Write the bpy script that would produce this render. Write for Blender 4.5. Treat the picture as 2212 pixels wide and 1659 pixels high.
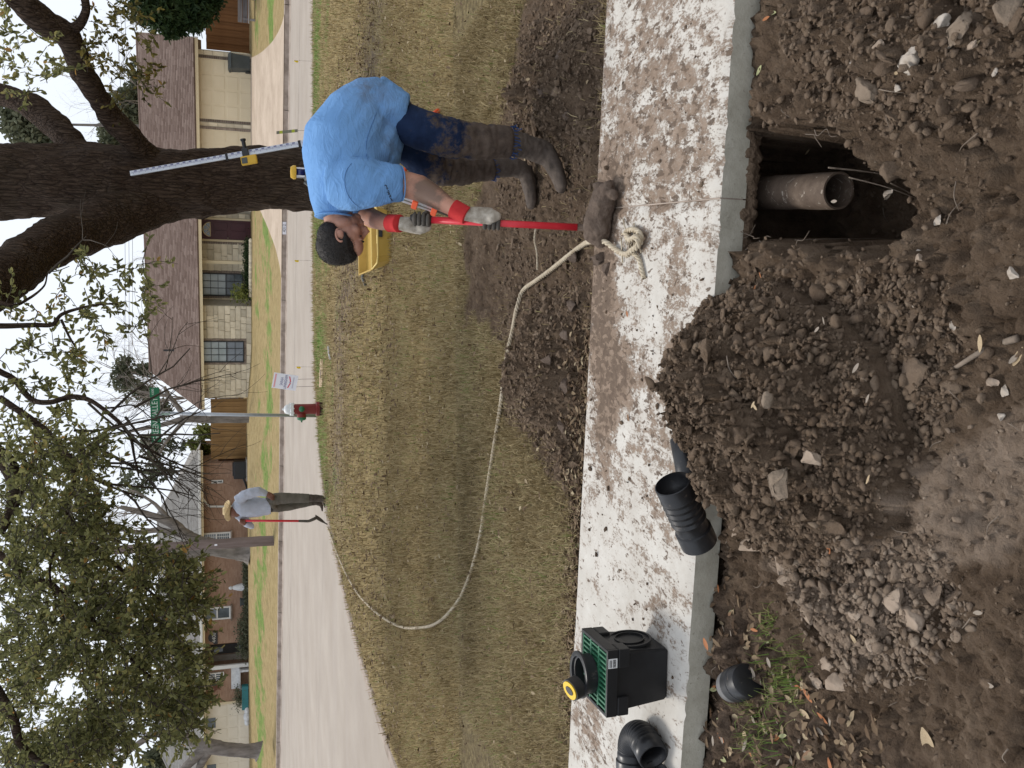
import bpy, bmesh, math, random
import numpy as np
from mathutils import Vector, Matrix
random.seed(7); rng = np.random.default_rng(11)
R_ = math.radians
SC = bpy.context.scene
COL = SC.collection
for o in list(bpy.data.objects): bpy.data.objects.remove(o)

# ---------------------------------------------------------------- camera (the phone was held sideways: picture right = world down)
CAM_H, PITCH, ROLL, FPX = 1.65, R_(17.72), R_(0.52), 1912.0
F_ = Vector((0, math.cos(PITCH), -math.sin(PITCH)))
U0 = Vector((0, math.sin(PITCH), math.cos(PITCH))); R0 = Vector((1, 0, 0))
RX = R0 * math.cos(ROLL) - U0 * math.sin(ROLL)
UX = U0 * math.cos(ROLL) + R0 * math.sin(ROLL)
CPOS = Vector((0, 0, CAM_H))
cd = bpy.data.cameras.new('camera'); cam = bpy.data.objects.new('camera', cd); COL.objects.link(cam)
cd.sensor_width = 36.0; cd.lens = 36.0 * FPX / 2212.0; cd.clip_start = 0.05; cd.clip_end = 900
M = Matrix.Identity(4)
for i in range(3):
    M[i][0] = -UX[i]; M[i][1] = RX[i]; M[i][2] = -F_[i]; M[i][3] = CPOS[i]
cam.matrix_world = M
SC.camera = cam

# ---------------------------------------------------------------- sky: bright high overcast
wd = bpy.data.worlds.new('World'); SC.world = wd; wd.use_nodes = True
nt = wd.node_tree; nt.nodes.clear()
wo = nt.nodes.new('ShaderNodeOutputWorld'); bg = nt.nodes.new('ShaderNodeBackground')
sk = nt.nodes.new('ShaderNodeTexSky'); sk.sky_type = 'NISHITA'; sk.sun_disc = False
SUN_EL, SUN_AZ = R_(58), R_(-35)          # azimuth from +Y towards +X
sk.sun_elevation = SUN_EL; sk.sun_rotation = SUN_AZ; sk.dust_density = 4.0; sk.air_density = 1.0
sm_ = nt.nodes.new('ShaderNodeMixRGB'); sm_.inputs[0].default_value = 0.9
tcw = nt.nodes.new('ShaderNodeTexCoord'); nzw = nt.nodes.new('ShaderNodeTexNoise'); nzw.inputs['Scale'].default_value = 1.6; nzw.inputs['Detail'].default_value = 4
rw = nt.nodes.new('ShaderNodeValToRGB')
rw.color_ramp.elements[0].position = 0.3; rw.color_ramp.elements[0].color = (7.3, 8.0, 9.1, 1)
rw.color_ramp.elements[1].position = 0.75; rw.color_ramp.elements[1].color = (9.0, 9.3, 9.8, 1)
nt.links.new(tcw.outputs['Generated'], nzw.inputs['Vector']); nt.links.new(nzw.outputs['Fac'], rw.inputs['Fac'])
nt.links.new(sk.outputs['Color'], sm_.inputs[1]); nt.links.new(rw.outputs['Color'], sm_.inputs[2])
nt.links.new(sm_.outputs['Color'], bg.inputs['Color']); nt.links.new(bg.outputs['Background'], wo.inputs['Surface'])
bg.inputs['Strength'].default_value = 0.082

# ---------------------------------------------------------------- sun behind thin cloud
sl = bpy.data.lights.new('sun', 'SUN'); sun = bpy.data.objects.new('sun', sl); COL.objects.link(sun)
sl.energy = 1.5; sl.angle = R_(15); sl.color = (1.0, 0.95, 0.88)
sd = Vector((math.sin(SUN_AZ) * math.cos(SUN_EL), math.cos(SUN_AZ) * math.cos(SUN_EL), math.sin(SUN_EL)))
sun.rotation_euler = sd.to_track_quat('Z', 'Y').to_euler()
vs = SC.view_settings
vs.view_transform = 'Standard'; vs.look = 'None'; vs.gamma = 1; vs.exposure = 0.58; vs.use_curve_mapping = False
SC.render.engine = 'CYCLES'
SC.cycles.max_bounces = 6; SC.cycles.diffuse_bounces = 3; SC.cycles.glossy_bounces = 2; SC.cycles.transparent_max_bounces = 4
SC.cycles.transmission_bounces = 3
SC.cycles.use_denoising = True

# ---------------------------------------------------------------- measuring helpers (photo measured on a 2212 x 1659 grid)
def ray(x, y):
    return F_ * FPX + RX * (829.5 - y) - UX * (x - 1106.0)
def Wz(x, y, z=0.0):                       # where the sight line meets the level z
    d = ray(x, y); t = (z - CAM_H) / d.z
    return CPOS + d * t
def Dy(x, y, Y):                           # where the sight line is Y metres out
    d = ray(x, y); t = Y / d.y
    return CPOS + d * t
def mpp(Y, z=0.8):                         # metres per grid pixel at range Y
    return (Y * math.cos(PITCH) + (CAM_H - z) * math.sin(PITCH)) / FPX

# ---------------------------------------------------------------- noise
def _h2(ix, iy, s):
    n = (ix.astype(np.int64) * 374761393 + iy.astype(np.int64) * 668265263 + s * 1442695041) & 0xffffffff
    n = ((n ^ (n >> 13)) * 1274126177) & 0xffffffff
    return ((n ^ (n >> 16)) & 0xffff) / 65535.0
def vnoise2(x, y, s=0):
    ix = np.floor(x); iy = np.floor(y); fx = x - ix; fy = y - iy
    fx = fx * fx * fx * (fx * (fx * 6 - 15) + 10); fy = fy * fy * fy * (fy * (fy * 6 - 15) + 10)
    a = _h2(ix, iy, s); b = _h2(ix + 1, iy, s); c = _h2(ix, iy + 1, s); d = _h2(ix + 1, iy + 1, s)
    return (a * (1 - fx) + b * fx) * (1 - fy) + (c * (1 - fx) + d * fx) * fy
def fbm2(x, y, oct=4, s=0, gain=0.5):
    t = 0; a = 1; n = 0
    for k in range(oct):
        t = t + a * vnoise2(x, y, s + k * 17); n += a; a *= gain; x = x * 2.03 + 3.1; y = y * 2.03 + 1.7
    return t / n
def vnoise3(p, s=0):
    z = p[:, 2]; iz = np.floor(z); fz = z - iz; fz = fz * fz * (3 - 2 * fz)
    a = vnoise2(p[:, 0] + iz * 37.7, p[:, 1] + iz * 17.3, s); b = vnoise2(p[:, 0] + (iz + 1) * 37.7, p[:, 1] + (iz + 1) * 17.3, s)
    return a * (1 - fz) + b * fz
def fbm3(p, oct=3, s=0):
    t = 0; a = 1; n = 0
    for k in range(oct):
        t = t + a * vnoise3(p, s + 13 * k); n += a; a *= 0.5; p = p * 2.1 + 5.3
    return t / n
def worley(x, y, s=0):                       # distance to the nearest jittered point and that cell's random value
    ix = np.floor(x); iy = np.floor(y); best = np.full(x.shape, 9.0); val = np.zeros(x.shape)
    for dx in (-1, 0, 1):
        for dy in (-1, 0, 1):
            cx, cy = ix + dx, iy + dy; px = cx + .15 + .7 * _h2(cx, cy, s + 1); py = cy + .15 + .7 * _h2(cx, cy, s + 2)
            d = np.hypot(x - px, y - py); k = d < best; best = np.where(k, d, best); val = np.where(k, _h2(cx, cy, s + 3), val)
    return best, val
def sstep(a, b, x):
    t = np.clip((x - a) / (b - a), 0, 1); return t * t * (3 - 2 * t)
def poly_sd(px, py, poly):                 # signed distance, + inside
    n = len(poly); d = np.full(px.shape, 1e9); ins = np.zeros(px.shape, bool)
    for i in range(n):
        ax, ay = poly[i]; bx, by = poly[(i + 1) % n]
        ex, ey = bx - ax, by - ay; L = ex * ex + ey * ey + 1e-12
        t = np.clip(((px - ax) * ex + (py - ay) * ey) / L, 0, 1)
        d = np.minimum(d, np.hypot(px - ax - t * ex, py - ay - t * ey))
        c = ((ay > py) != (by > py)) & (px < (bx - ax) * (py - ay) / (by - ay + 1e-12) + ax)
        ins ^= c
    return np.where(ins, d, -d)
def gpoly(pts, z=0.0):
    return [tuple(Wz(a, b, z)[:2]) for a, b in pts]

# ---------------------------------------------------------------- materials
MATS = {}
class N:
    def __init__(s, name):
        s.m = bpy.data.materials.new(name); s.m.use_nodes = True; s.t = s.m.node_tree
        s.b = s.t.nodes['Principled BSDF']; s.o = s.t.nodes['Material Output']; MATS[name] = s.m
    def n(s, typ, **kw):
        x = s.t.nodes.new(typ)
        for k, v in kw.items():
            if k.startswith('i_'):
                key = k[2:]; key = int(key) if key.isdigit() else key.replace('_', ' ')
                x.inputs[key].default_value = v
            else: setattr(x, k, v)
        return x
    def l(s, a, b): s.t.links.new(a, b)
    def coord(s, kind='Object', scale=(1, 1, 1)):
        tc = s.n('ShaderNodeTexCoord'); mp = s.n('ShaderNodeMapping'); mp.inputs['Scale'].default_value = scale
        s.l(tc.outputs[kind], mp.inputs['Vector']); return mp.outputs['Vector']
    def noise(s, vec, scale, detail=4, rough=0.55, dist=0.0):
        x = s.n('ShaderNodeTexNoise'); x.inputs['Scale'].default_value = scale; x.inputs['Detail'].default_value = detail
        x.inputs['Roughness'].default_value = rough; x.inputs['Distortion'].default_value = dist
        s.l(vec, x.inputs['Vector']); return x.outputs['Fac']
    def ramp(s, fac, stops, interp='LINEAR'):
        r = s.n('ShaderNodeValToRGB'); cr = r.color_ramp; cr.interpolation = interp
        while len(cr.elements) < len(stops): cr.elements.new(0.5)
        for e, (p, c) in zip(cr.elements, stops):
            e.position = p; e.color = (c, c, c, 1) if not hasattr(c, '__len__') else tuple(c[:3]) + (1,)
        s.l(fac, r.inputs['Fac']); return r.outputs['Color']
    def mix(s, fac, a, b, mode='MIX'):
        x = s.n('ShaderNodeMixRGB', blend_type=mode)
        for i, v in ((0, fac), (1, a), (2, b)):
            if hasattr(v, 'is_linked') or hasattr(v, 'links'): s.l(v, x.inputs[i])
            elif hasattr(v, '__len__'): x.inputs[i].default_value = tuple(v[:3]) + (1,)
            elif i: x.inputs[i].default_value = (v, v, v, 1)
            else: x.inputs[0].default_value = v
        return x.outputs['Color']
    def math(s, op, a, b=0.0, clamp=False):
        x = s.n('ShaderNodeMath', operation=op, use_clamp=clamp)
        for i, v in ((0, a), (1, b)):
            if hasattr(v, 'links'): s.l(v, x.inputs[i])
            else: x.inputs[i].default_value = v
        return x.outputs[0]
    def attr(s, name, out='Fac'):
        x = s.n('ShaderNodeAttribute', attribute_name=name); return x.outputs[out]
    def objrand(s):
        return s.n('ShaderNodeObjectInfo').outputs['Random']
    def bump(s, h, strength=0.5, dist=0.01, normal=None):
        x = s.n('ShaderNodeBump'); x.inputs['Strength'].default_value = strength; x.inputs['Distance'].default_value = dist
        s.l(h, x.inputs['Height'])
        if normal is not None: s.l(normal, x.inputs['Normal'])
        s.l(x.outputs['Normal'], s.b.inputs['Normal']); return x.outputs['Normal']
    def col(s, c):
        if hasattr(c, 'links'): s.l(c, s.b.inputs['Base Color'])
        else: s.b.inputs['Base Color'].default_value = tuple(c[:3]) + (1,)
    def set(s, rough=None, metal=None, spec=None):
        if rough is not None:
            if hasattr(rough, 'links'): s.l(rough, s.b.inputs['Roughness'])
            else: s.b.inputs['Roughness'].default_value = rough
        if metal is not None: s.b.inputs['Metallic'].default_value = metal
        if spec is not None: s.b.inputs['Specular IOR Level'].default_value = spec
        return s
def pmat(name, c1, c2=None, scale=8.0, rough=0.7, bump=0.0, bscale=None, bdist=0.01, metal=0.0, spec=0.4, rand=0.0, stretch=(1, 1, 1), coord='Object', detail=5):
    if name in MATS: return MATS[name]
    n = N(name); n.set(rough, metal, spec)
    v = n.coord(coord, stretch)
    if c2 is not None:
        c = n.ramp(n.noise(v, scale, detail, 0.6), [(0.3, c1), (0.7, c2)])
    else: c = None
    if rand:
        k = n.math('MULTIPLY_ADD', n.objrand(), 2 * rand); k.node.inputs[2].default_value = 1 - rand
        c = n.mix(1.0, c if c is not None else c1, k, 'MULTIPLY')
    n.col(c if c is not None else c1)
    if bump: n.bump(n.noise(v, bscale or scale * 3, 5, 0.65), bump, bdist)
    return n.m

# ---------------------------------------------------------------- mesh building
def link(name, me, mat=None, parent=None, smooth=False, loc=None):
    o = bpy.data.objects.new(name, me); COL.objects.link(o)
    if mat is not None:
        for m in (mat if isinstance(mat, (list, tuple)) else [mat]):
            me.materials.append(MATS[m] if isinstance(m, str) else m)
    if parent is not None: o.parent = parent
    if loc is not None: o.location = loc
    if smooth: me.polygons.foreach_set('use_smooth', np.ones(len(me.polygons), bool))
    return o
def np_me(name, V, F, attrs=None, fmat=None):
    V = np.asarray(V, np.float32); F = np.asarray(F, np.int32); m, k = F.shape
    me = bpy.data.meshes.new(name); me.vertices.add(len(V)); me.vertices.foreach_set('co', V.ravel())
    me.loops.add(m * k); me.loops.foreach_set('vertex_index', F.ravel())
    me.polygons.add(m); me.polygons.foreach_set('loop_start', np.arange(0, m * k, k, dtype=np.int32))
    if fmat is not None: me.polygons.foreach_set('material_index', np.asarray(fmat, np.int32))
    me.update(calc_edges=True)
    for an, av in (attrs or {}).items():
        a = me.attributes.new(an, 'FLOAT', 'POINT'); a.data.foreach_set('value', np.asarray(av, np.float32))
    return me
def tag(o, label=None, cat=None, group=None, kind=None):
    if label: o['label'] = label
    if cat: o['category'] = cat
    if group: o['group'] = group
    if kind: o['kind'] = kind
    return o
def empty(name, loc=(0, 0, 0), rz=0.0, label=None, cat=None, group=None, parent=None):
    o = bpy.data.objects.new(name, None); COL.objects.link(o); o.location = loc; o.rotation_euler = (0, 0, rz)
    o.empty_display_size = 0.1
    if parent is not None: o.parent = parent
    return tag(o, label, cat, group)
def frame_of(d, up=Vector((0, 0, 1))):
    d = Vector(d).normalized()
    if abs(d.dot(up)) > 0.98: up = Vector((0, 1, 0))
    s = d.cross(up).normalized(); return s, s.cross(d).normalized()
class MB:
    def __init__(s): s.v = []; s.f = []; s.mi = []; s.cur = 0
    def add(s, vs, fs):
        b = len(s.v); s.v.extend([tuple(v) for v in vs]); s.f.extend([tuple(b + i for i in f) for f in fs]); s.mi.extend([s.cur] * len(fs)); return s
    def box(s, x0, x1, y0, y1, z0, z1, bev=0.0, M=None):
        if bev <= 0:
            vs = [(x, y, z) for x in (x0, x1) for y in (y0, y1) for z in (z0, z1)]
            fs = [(0, 1, 3, 2), (4, 6, 7, 5), (0, 4, 5, 1), (2, 3, 7, 6), (0, 2, 6, 4), (1, 5, 7, 3)]
        else:
            bm = bmesh.new(); bmesh.ops.create_cube(bm, size=1)
            for v in bm.verts:
                v.co = Vector(((x0 + x1) / 2 + v.co.x * (x1 - x0), (y0 + y1) / 2 + v.co.y * (y1 - y0), (z0 + z1) / 2 + v.co.z * (z1 - z0)))
            bmesh.ops.bevel(bm, geom=bm.edges[:], offset=bev, segments=2, affect='EDGES', profile=0.6)
            bm.verts.index_update(); vs = [v.co.copy() for v in bm.verts]; fs = [[v.index for v in f.verts] for f in bm.faces]; bm.free()
        if M is not None: vs = [M @ Vector(v) for v in vs]
        return s.add(vs, fs)
    def prism(s, pts, axis_vec, M=None):    # pts: 3D polygon loop, extruded along axis_vec
        n = len(pts); a = [Vector(p) for p in pts]; b = [p + Vector(axis_vec) for p in a]; vs = a + b
        if M is not None: vs = [M @ v for v in vs]
        return s.add(vs, [tuple(range(n - 1, -1, -1)), tuple(range(n, 2 * n))] + [(i, (i + 1) % n, n + (i + 1) % n, n + i) for i in range(n)])
    def tube(s, path, radii, seg=10, cap=True, flat=None, up=Vector((0, 0, 1)), M=None):
        path = [Vector(p) for p in path]; n = len(path)
        if not hasattr(radii, '__len__'): radii = [radii] * n
        vs = []; pu = None
        for i, p in enumerate(path):
            d = (path[min(i + 1, n - 1)] - path[max(i - 1, 0)])
            if d.length < 1e-9: d = Vector((0, 0, 1))
            d.normalize()
            if pu is None: sd_, pu = frame_of(d, up)
            else:
                pu = (pu - d * pu.dot(d)); pu = pu.normalized() if pu.length > 1e-6 else frame_of(d, up)[1]
                sd_ = d.cross(pu).normalized()
            r = radii[i]; ra, rb = (r if hasattr(r, '__len__') else (r, r))
            for k in range(seg):
                a = 2 * math.pi * k / seg; vs.append(p + sd_ * (ra * math.cos(a)) + pu * (rb * math.sin(a)))
        fs = [(i * seg + k, i * seg + (k + 1) % seg, (i + 1) * seg + (k + 1) % seg, (i + 1) * seg + k) for i in range(n - 1) for k in range(seg)]
        if cap: fs += [tuple(range(seg - 1, -1, -1)), tuple(range((n - 1) * seg, n * seg))]
        if M is not None: vs = [M @ v for v in vs]
        return s.add(vs, fs)
    def lathe(s, prof, seg=24, M=None, cap=True):      # prof: (r, z)
        n = len(prof); vs = [Vector((r * math.cos(2 * math.pi * k / seg), r * math.sin(2 * math.pi * k / seg), z)) for r, z in prof for k in range(seg)]
        fs = [(i * seg + k, i * seg + (k + 1) % seg, (i + 1) * seg + (k + 1) % seg, (i + 1) * seg + k) for i in range(n - 1) for k in range(seg)]
        if cap:
            if prof[0][0] > 1e-5: fs.append(tuple(range(seg - 1, -1, -1)))
            if prof[-1][0] > 1e-5: fs.append(tuple(range((n - 1) * seg, n * seg)))
        if M is not None: vs = [M @ v for v in vs]
        return s.add(vs, fs)
    def ell(s, c, r, seg=16, rings=10, M=None, rot=None):
        vs = []; c = Vector(c)
        for i in range(rings + 1):
            t = math.pi * i / rings
            for k in range(seg):
                a = 2 * math.pi * k / seg; v = Vector((r[0] * math.sin(t) * math.cos(a), r[1] * math.sin(t) * math.sin(a), r[2] * math.cos(t)))
                if rot is not None: v = rot @ v
                vs.append(c + v)
        fs = [(i * seg + k, (i + 1) * seg + k, (i + 1) * seg + (k + 1) % seg, i * seg + (k + 1) % seg) for i in range(rings) for k in range(seg)]
        if M is not None: vs = [M @ v for v in vs]
        return s.add(vs, fs)
    def quad(s, a, b, c, d): return s.add([a, b, c, d], [(0, 1, 2, 3)])
    def mesh(s, name='mesh'):
        me = bpy.data.meshes.new(name); me.from_pydata([tuple(v) for v in s.v], [], s.f); me.update()
        if any(s.mi): me.polygons.foreach_set('material_index', np.array(s.mi, np.int32))
        return me
    def build(s, name, mat, parent=None, smooth=False, loc=None, angle=None):
        me = s.mesh(name); o = link(name, me, mat, parent, smooth, loc)
        if angle is not None:
            me.polygons.foreach_set('use_smooth', np.ones(len(me.polygons), bool))
            bm = bmesh.new(); bm.from_mesh(me)
            bmesh.ops.remove_doubles(bm, verts=bm.verts, dist=1e-6)
            for e in bm.edges:
                if len(e.link_faces) == 2 and e.calc_face_angle(0) > R_(angle): e.smooth = False
            bm.to_mesh(me); bm.free()
        return o
def copy_tree(o, parent=None):
    c = o.copy(); COL.objects.link(c); c.parent = parent
    for ch in list(o.children): copy_tree(ch, c)
    return c
def ctube(pts, radii, sub=6):               # Catmull-Rom resample of a path and its radii
    P = [Vector(p) for p in pts]; n = len(P)
    rr = list(radii) if hasattr(radii, '__len__') else [radii] * n
    outp, outr = [], []
    for i in range(n - 1):
        p0, p1, p2, p3 = P[max(i - 1, 0)], P[i], P[i + 1], P[min(i + 2, n - 1)]
        for k in range(sub):
            t = k / sub
            outp.append(0.5 * ((2 * p1) + (p2 - p0) * t + (2 * p0 - 5 * p1 + 4 * p2 - p3) * t * t + (3 * p1 - p0 - 3 * p2 + p3) * t ** 3))
            a, b = rr[i], rr[i + 1]
            outr.append(tuple(a[j] * (1 - t) + b[j] * t for j in range(2)) if hasattr(a, '__len__') else a * (1 - t) + b * t)
    outp.append(P[-1]); outr.append(rr[-1]); return outp, outr
def remeshed(mb, voxel=0.01, smooth=3, name='body'):     # overlapping volumes -> one continuous skin
    me = mb.mesh('tmp'); o = bpy.data.objects.new('tmp', me); COL.objects.link(o)
    r = o.modifiers.new('r', 'REMESH'); r.mode = 'VOXEL'; r.voxel_size = voxel
    if smooth:
        s = o.modifiers.new('s', 'SMOOTH'); s.factor = 0.5; s.iterations = smooth
    dg = bpy.context.evaluated_depsgraph_get(); dg.update()
    res = bpy.data.meshes.new_from_object(o.evaluated_get(dg)); res.name = name
    bpy.data.objects.remove(o); bpy.data.meshes.remove(me)
    return res
def co_of(me):
    a = np.empty(len(me.vertices) * 3, np.float32); me.vertices.foreach_get('co', a); return a.reshape(-1, 3)
def no_of(me):
    a = np.empty(len(me.vertices) * 3, np.float32); me.vertices.foreach_get('normal', a); return a.reshape(-1, 3)
def set_co(me, a):
    me.vertices.foreach_set('co', a.astype(np.float32).ravel()); me.update()
# ================================================================ SETTING: ground, walk, road, yards
# ---- materials
n = N('soil'); n.set(0.92, 0, 0.25)
v = n.coord('Object'); dry = n.attr('dry'); gr = n.attr('grass'); lit = n.attr('litter')
f1 = n.noise(v, 9, 6, 0.65); f2 = n.noise(v, 60, 4, 0.6); f3 = n.noise(v, 230, 3, 0.6)
wet = n.ramp(f1, [(0.25, (0.080, 0.051, 0.031)), (0.5, (0.146, 0.099, 0.064)), (0.75, (0.210, 0.150, 0.101))])
dryc = n.ramp(f1, [(0.25, (0.20, 0.143, 0.10)), (0.7, (0.32, 0.243, 0.18))])
d2 = n.math('ADD', dry, n.math('MULTIPLY', n.math('SUBTRACT', n.noise(v, 5, 5, 0.7), 0.5), 0.9))
c = n.mix(n.ramp(d2, [(0.38, 0.0), (0.62, 1.0)]), wet, dryc)
c = n.mix(n.ramp(f2, [(0.66, 0.0), (0.74, 0.55)]), c, (0.23, 0.18, 0.135))            # pale crumbs
c = n.mix(n.ramp(f3, [(0.70, 0.0), (0.76, 0.5)]), c, (0.30, 0.25, 0.2))
thatch = n.ramp(n.noise(v, 22, 5, 0.7), [(0.3, (0.085, 0.060, 0.028)), (0.5, (0.19, 0.145, 0.068)), (0.72, (0.33, 0.26, 0.13))])
c = n.mix(gr, c, thatch)
c = n.mix(n.math('MULTIPLY', lit, n.ramp(n.noise(v, 14, 5, 0.7), [(0.35, 0.2), (0.6, 1.0)])), c, n.ramp(n.noise(v, 35, 4, 0.7), [(0.35, (0.06, 0.04, 0.028)), (0.65, (0.20, 0.14, 0.10))]))
n.col(c)
hh = n.math('ADD', n.math('MULTIPLY', n.noise(v, 35, 6, 0.75), 1.0), n.math('MULTIPLY', n.noise(v, 130, 4, 0.7), 0.35))
n.bump(hh, 1.0, 0.03)

n = N('lawn'); n.set(0.95, 0, 0.15)
v = n.coord('Object')
g = n.attr('green'); lit = n.attr('litter')
dryg = n.ramp(n.noise(v, 3.0, 7, 0.75), [(0.3, (0.20, 0.150, 0.066)), (0.5, (0.30, 0.225, 0.105)), (0.72, (0.39, 0.305, 0.155))])
grn = n.ramp(n.noise(v, 4.0, 6, 0.7), [(0.3, (0.09, 0.145, 0.030)), (0.7, (0.20, 0.27, 0.070))])
k = n.math('ADD', g, n.math('MULTIPLY', n.math('SUBTRACT', n.noise(v, 0.8, 7, 0.72), 0.5), 2.5))
c = n.mix(n.ramp(k, [(0.42, 0.0), (0.66, 1.0)]), dryg, grn)
c = n.mix(n.math('MULTIPLY', lit, n.ramp(n.noise(v, 9, 5, 0.75), [(0.4, 0.0), (0.55, 1.0)])), c, n.ramp(n.noise(v, 20, 4, 0.7), [(0.35, (0.07, 0.05, 0.037)), (0.65, (0.22, 0.165, 0.125))]))
n.col(c); n.bump(n.noise(v, 18, 5, 0.8), 0.8, 0.04)

n = N('walk_concrete'); n.set(0.85, 0, 0.3)
v = n.coord('Object'); mud = n.attr('mud'); vs_ = n.coord('Object', (1.9, 1.0, 1.0))
base = n.ramp(n.noise(v, 5, 6, 0.7), [(0.3, (0.44, 0.408, 0.36)), (0.7, (0.56, 0.533, 0.485))])
base = n.mix(n.ramp(n.noise(v, 160, 3, 0.6), [(0.62, 0.0), (0.72, 0.35)]), base, (0.33, 0.30, 0.27))
m1 = n.math('ADD', n.math('ADD', n.math('MULTIPLY', n.noise(vs_, 5.5, 9, 0.76), 1.15), n.math('MULTIPLY', n.noise(vs_, 50, 6, 0.75), 0.5)), n.math('SUBTRACT', n.math('MULTIPLY', mud, 0.36), 0.47))
mk = n.ramp(m1, [(0.50, 0.0), (0.545, 0.8), (0.62, 1.0)])
thin = n.ramp(m1, [(0.42, 0.0), (0.52, 0.35)])
mudc = n.ramp(n.noise(v, 18, 5, 0.7), [(0.3, (0.15, 0.105, 0.073)), (0.7, (0.27, 0.20, 0.148))])
c = n.mix(thin, base, (0.38, 0.315, 0.26)); c = n.mix(mk, c, mudc)
sp_ = n.math('ADD', n.noise(vs_, 17, 5, 0.62, 0.4), n.math('MULTIPLY', mud, 0.20)); spk = n.ramp(sp_, [(0.655, 0.0), (0.69, 0.9)]); c = n.mix(spk, c, n.ramp(n.noise(v, 30, 4, .7), [(0.3, (0.075, 0.05, 0.034)), (0.7, (0.145, 0.102, 0.072))])); n.col(c)
n.bump(n.math('ADD', n.math('MULTIPLY', mk, 0.7), n.math('MULTIPLY', n.noise(v, 90, 5, 0.7), 0.35)), 0.5, 0.006)

n = N('slab_edge'); n.set(0.9, 0, 0.2); v = n.coord('Object')
c = n.ramp(n.noise(v, 6, 6, 0.7), [(0.3, (0.30, 0.275, 0.215)), (0.7, (0.50, 0.47, 0.39))])
c = n.mix(n.ramp(n.noise(v, 60, 4, 0.7), [(0.6, 0.0), (0.7, 0.6)]), c, (0.14, 0.115, 0.085)); n.col(c)
n.bump(n.noise(v, 60, 5, 0.7), 0.5, 0.006)

n = N('road_concrete'); n.set(0.85, 0, 0.3); v = n.coord('Object'); vv = n.coord('Object', (0.12, 1.6, 1))
c = n.ramp(n.noise(v, 0.7, 6, 0.65), [(0.3, (0.30, 0.252, 0.206)), (0.7, (0.38, 0.327, 0.273))])
c = n.mix(n.ramp(n.noise(vv, 1.3, 6, 0.65), [(0.45, 0.0), (0.75, 0.35)]), c, (0.34, 0.30, 0.27))
c = n.mix(n.ramp(n.noise(v, 30, 4, 0.7), [(0.62, 0.0), (0.75, 0.35)]), c, (0.30, 0.26, 0.23)); n.col(c)
n.bump(n.noise(v, 60, 4, 0.7), 0.3, 0.005)
pmat('kerb_concrete', (0.20, 0.155, 0.12), (0.44, 0.36, 0.30), 3.0, 0.9, 0.3, 40)
n = N('driveway'); n.set(0.88, 0, 0.25); v = n.coord('Object')
c = n.ramp(n.noise(v, 0.8, 7, 0.7), [(0.3, (0.35, 0.27, 0.20)), (0.7, (0.52, 0.42, 0.325))])
c = n.mix(n.ramp(n.noise(v, 9, 5, 0.7), [(0.55, 0.0), (0.75, 0.4)]), c, (0.27, 0.21, 0.16)); n.col(c)
pmat('seam_dark', (0.06, 0.045, 0.035), (0.12, 0.09, 0.07), 8, 0.95)
pmat('horizon_turf', (0.06, 0.07, 0.03), (0.14, 0.12, 0.06), 0.2, 0.95)

# ---- concrete walk: two panels with a tooled joint
NE0, NE1 = Wz(1582, 0), Wz(1466, 1659)
FE0, FE1 = Wz(1297, 0), Wz(1232, 1659)
E1 = (NE1 - NE0).normalized(); E2 = Vector((-E1.y, E1.x, 0)) * (1 if (-E1.y * 0 + E1.x * 1) > 0 else -1)
WID = 0.5 * ((FE0 - NE0).dot(E2) + (FE1 - NE1).dot(E2))
WALK_M = Matrix(((E1.x, E2.x, 0, NE0.x), (E1.y, E2.y, 0, NE0.y), (0, 0, 1, 0), (0, 0, 0, 1)))
WALK_I = WALK_M.inverted()
JS = (WALK_I @ Wz(1430, 439)).x
SLAB_T = 0.11
def walk_px(x, y): p = WALK_I @ Wz(x, y, 0); return (p.x, p.y)
MUDB = [(walk_px(a, b), r, k) for a, b, r, k in [                      # tracked mud patches (walk coordinates)
    (1380, 60, .4, .16), (1500, 120, .35, .10), (1370, 250, .35, .16), (1480, 300, .3, .14), (1325, 400, .16, .7), (1430, 370, .3, .14), (1500, 420, .25, .06), (1440, 200, .5, .10),
    (1300, 480, .13, .7), (1300, 570, .15, .8), (1298, 660, .16, .9), (1305, 760, .16, .8), (1310, 850, .15, .7), (1300, 930, .15, .35), (1400, 520, .25, .10), (1430, 620, .3, .06),
    (1400, 900, .2, .25), (1300, 1000, .25, .3), (1350, 800, .15, .6), (1480, 700, .2, .2), (1480, 850, .25, .3), (1500, 1010, .2, .3), (1420, 1090, .2, .2), (1440, 1300, .25, .14), (1260, 1500, .2, .3), (1280, 1600, .2, .3), (1400, 1200, .3, .08)]]
walk = empty('concrete_walk'); tag(walk, kind='structure')
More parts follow.
